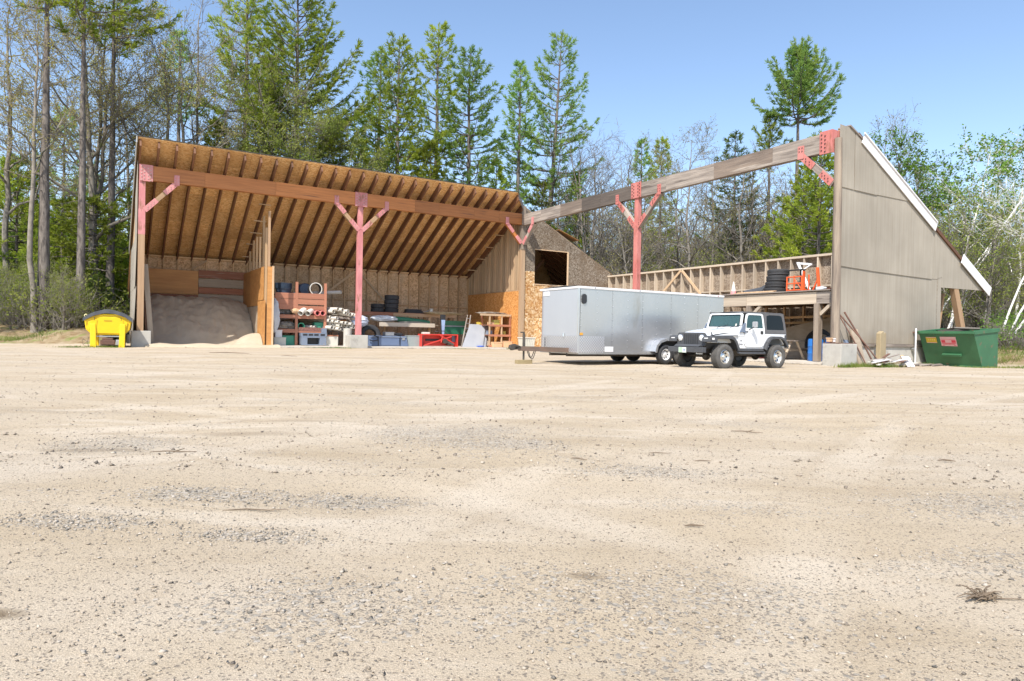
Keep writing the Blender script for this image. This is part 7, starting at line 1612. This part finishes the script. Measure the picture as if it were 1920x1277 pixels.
# loose stones, more in the stony patches
def stones(n, yr, smin, smax, seed, label, patches=None, darkm=None):
    rng = np.random.default_rng(seed)
    if patches is None:
        y = yr[0] + (yr[1] - yr[0]) * rng.random(n) ** 1.3; x = rng.uniform(-.80, .80, n) * y * 1.0
    else:
        k = rng.integers(0, len(patches), n); pp_ = np.array([p[:4] for p in patches])[k]
        x = pp_[:, 0] + rng.normal(0, .72, n) * pp_[:, 2]; y = pp_[:, 1] + rng.normal(0, .72, n) * pp_[:, 3]
    y = np.clip(y, 1.2, 40); z = hgt(x, y); s = smin * (smax / smin) ** (rng.random(n) ** 2.2)
    base = np.array([[1, 0, 0], [0, 1, 0], [-1, 0, 0], [0, -1, 0], [0, 0, 1], [0, 0, -1.]]); fc = np.array([[0, 1, 4], [1, 2, 4], [2, 3, 4], [3, 0, 4], [1, 0, 5], [2, 1, 5], [3, 2, 5], [0, 3, 5]])
    v = base[None] * rng.uniform(.55, 1.25, (n, 6, 1)); v = v * np.array([1, .8, .6]) * s[:, None, None]; v = v + rng.normal(0, .22, v.shape) * s[:, None, None]
    a = rng.uniform(0, 6.28, n); ca, sa = np.cos(a)[:, None], np.sin(a)[:, None]
    vx = v[..., 0] * ca - v[..., 1] * sa; vy = v[..., 0] * sa + v[..., 1] * ca
    v = np.stack([vx + x[:, None], vy + y[:, None], v[..., 2] + (z + s * .22)[:, None]], -1)
    f = fc[None] + (np.arange(n) * 6)[:, None, None]
    me = np_mesh('gravel', v.reshape(-1, 3), f.reshape(-1, 3), darkm, smooth=False)
    at_ = me.attributes.new('tone', 'FLOAT', 'POINT'); at_.data.foreach_set('value', np.repeat(rng.random(n), 6).astype(np.float32))
    tag(link('gravel', me), label, 'gravel', kind='stuff')
def stone_mat(name, stops):
    m, nt, N, L, P = _nt(name); at_ = N.new('ShaderNodeAttribute'); at_.attribute_name = 'tone'; rp = N.new('ShaderNodeValToRGB'); L.new(at_.outputs['Fac'], rp.inputs[0])
    rp.color_ramp.elements[0].color = (*stops[0], 1); rp.color_ramp.elements[1].color = (*stops[-1], 1)
    for i, c in enumerate(stops[1:-1]): e = rp.color_ramp.elements.new((i + 1) / (len(stops) - 1)); e.color = (*c, 1)
    L.new(rp.outputs[0], P.inputs['Base Color']); P.inputs['Roughness'].default_value = .9; P.inputs['Specular IOR Level'].default_value = .2
    return m
STONE = stone_mat('mixed_pebbles', [(.11, .095, .08), (.24, .20, .155), (.36, .30, .235), (.42, .355, .28), (.47, .41, .33)]); STONEG = stone_mat('grey_crushed_stone', [(.15, .135, .115), (.27, .245, .205), (.38, .335, .28), (.46, .405, .34)])
stones(19000, (1.3, 9), .0022, .009, 21, 'loose pebbles scattered over the yard', None, STONE)
stones(9000, (4, 26), .006, .02, 22, 'scattered larger pebbles farther out on the yard', None, STONE)
stones(9500, None, .0022, .0115, 23, 'crushed grey stone in the bare patches of the yard', STONE_PATCHES, STONEG)
EDGE = []
for i_ in range(22): EDGE.append((*W(-20.5 + i_ * .95, -.25)[:2], .6, .22))
for i_ in range(12): EDGE.append((*W(.2 + i_ * .6, -21.75)[:2], .5, .25))
for i_ in range(8): EDGE.append((*W(-.3, -20.6 + i_ * 1.1)[:2], .4, .3))
stones(4200, None, .012, .05, 24, 'rubble and spilled gravel along the foot of the barn', EDGE, STONEG)
# grass tufts
def grass(n, spots_, seed, hgt_, label, m):
    rng = np.random.default_rng(seed); k = rng.integers(0, len(spots_), n); sp3 = np.array(spots_)[k]
    x = sp3[:, 0] + rng.normal(0, .5, n) * sp3[:, 2]; y = sp3[:, 1] + rng.normal(0, .5, n) * sp3[:, 3]; z = hgt(x, y)
    p = np.stack([x, y, z], -1); d = rng.normal(0, .45, (n, 3)); d[:, 2] = 1; d = unit(d); s = unit(np.cross(d, rng.normal(0, 1, (n, 3)))); L_ = hgt_ * rng.uniform(.4, 1.2, (n, 1)) * np.minimum(1, sp3[:, 4:5])
    w_ = .008; mid = p + d * L_ * .55; e = p + d * L_ + rng.normal(0, .2, (n, 3)) * L_
    v = np.stack([p - s * w_, p + s * w_, mid + s * w_ * .7, mid - s * w_ * .7, e - s * .001, e + s * .001], 1).reshape(-1, 3); b_ = (np.arange(n) * 6)[:, None]
    f = np.concatenate([b_ + np.array([0, 1, 2, 3]), b_ + np.array([3, 2, 5, 4])]); tag(link('grass', np_mesh('grass', v, f, m)), label, 'grass', kind='stuff')
GRASS = leaf('spring_grass', (.10, .17, .035), (.26, .27, .08), .35)
gs = []
for lx_, ly_, a, b_, h in [(.4, -22.25, .7, .25, 1), (1.0, -22.4, .6, .2, .9), (-.9, -22.2, .35, .2, .8), (-.2, -22.2, .4, .15, .7), (3.0, -21.6, .4, .2, .6), (5.2, -21.7, .3, .2, .6), (-11.6, -.6, .8, .25, .45), (-12.6, -.5, .8, .15, .3), (-4.5, -.5, .9, .12, .25), (-.9, .1, .4, .2, .6), (-22.4, -1.2, .7, .4, .5), (-23.4, -1.8, .8, .3, .4), (-21.9, -.9, .4, .2, .6), (6.0, -23.4, 1.0, .3, .4), (7.4, -23.8, .8, .4, .5)]:
    X_, Y_ = W(lx_, ly_)[:2]; gs.append((X_, Y_, a, b_, h))
grass(4200, gs, 31, .19, 'green grass tufts at the foot of the barn and blocks', GRASS)
grass(1500, [(21.5, 29.5, 1.6, 1.2, 1), (23.5, 32, 2, 1.5, 1), (20.5, 28, 1, .8, .6), (-23.5, 33, 1.5, .6, .7), (-25.5, 33.5, 1.5, .8, 1)], 32, .35, 'rough grass on the banks at the edges of the yard', GRASS)
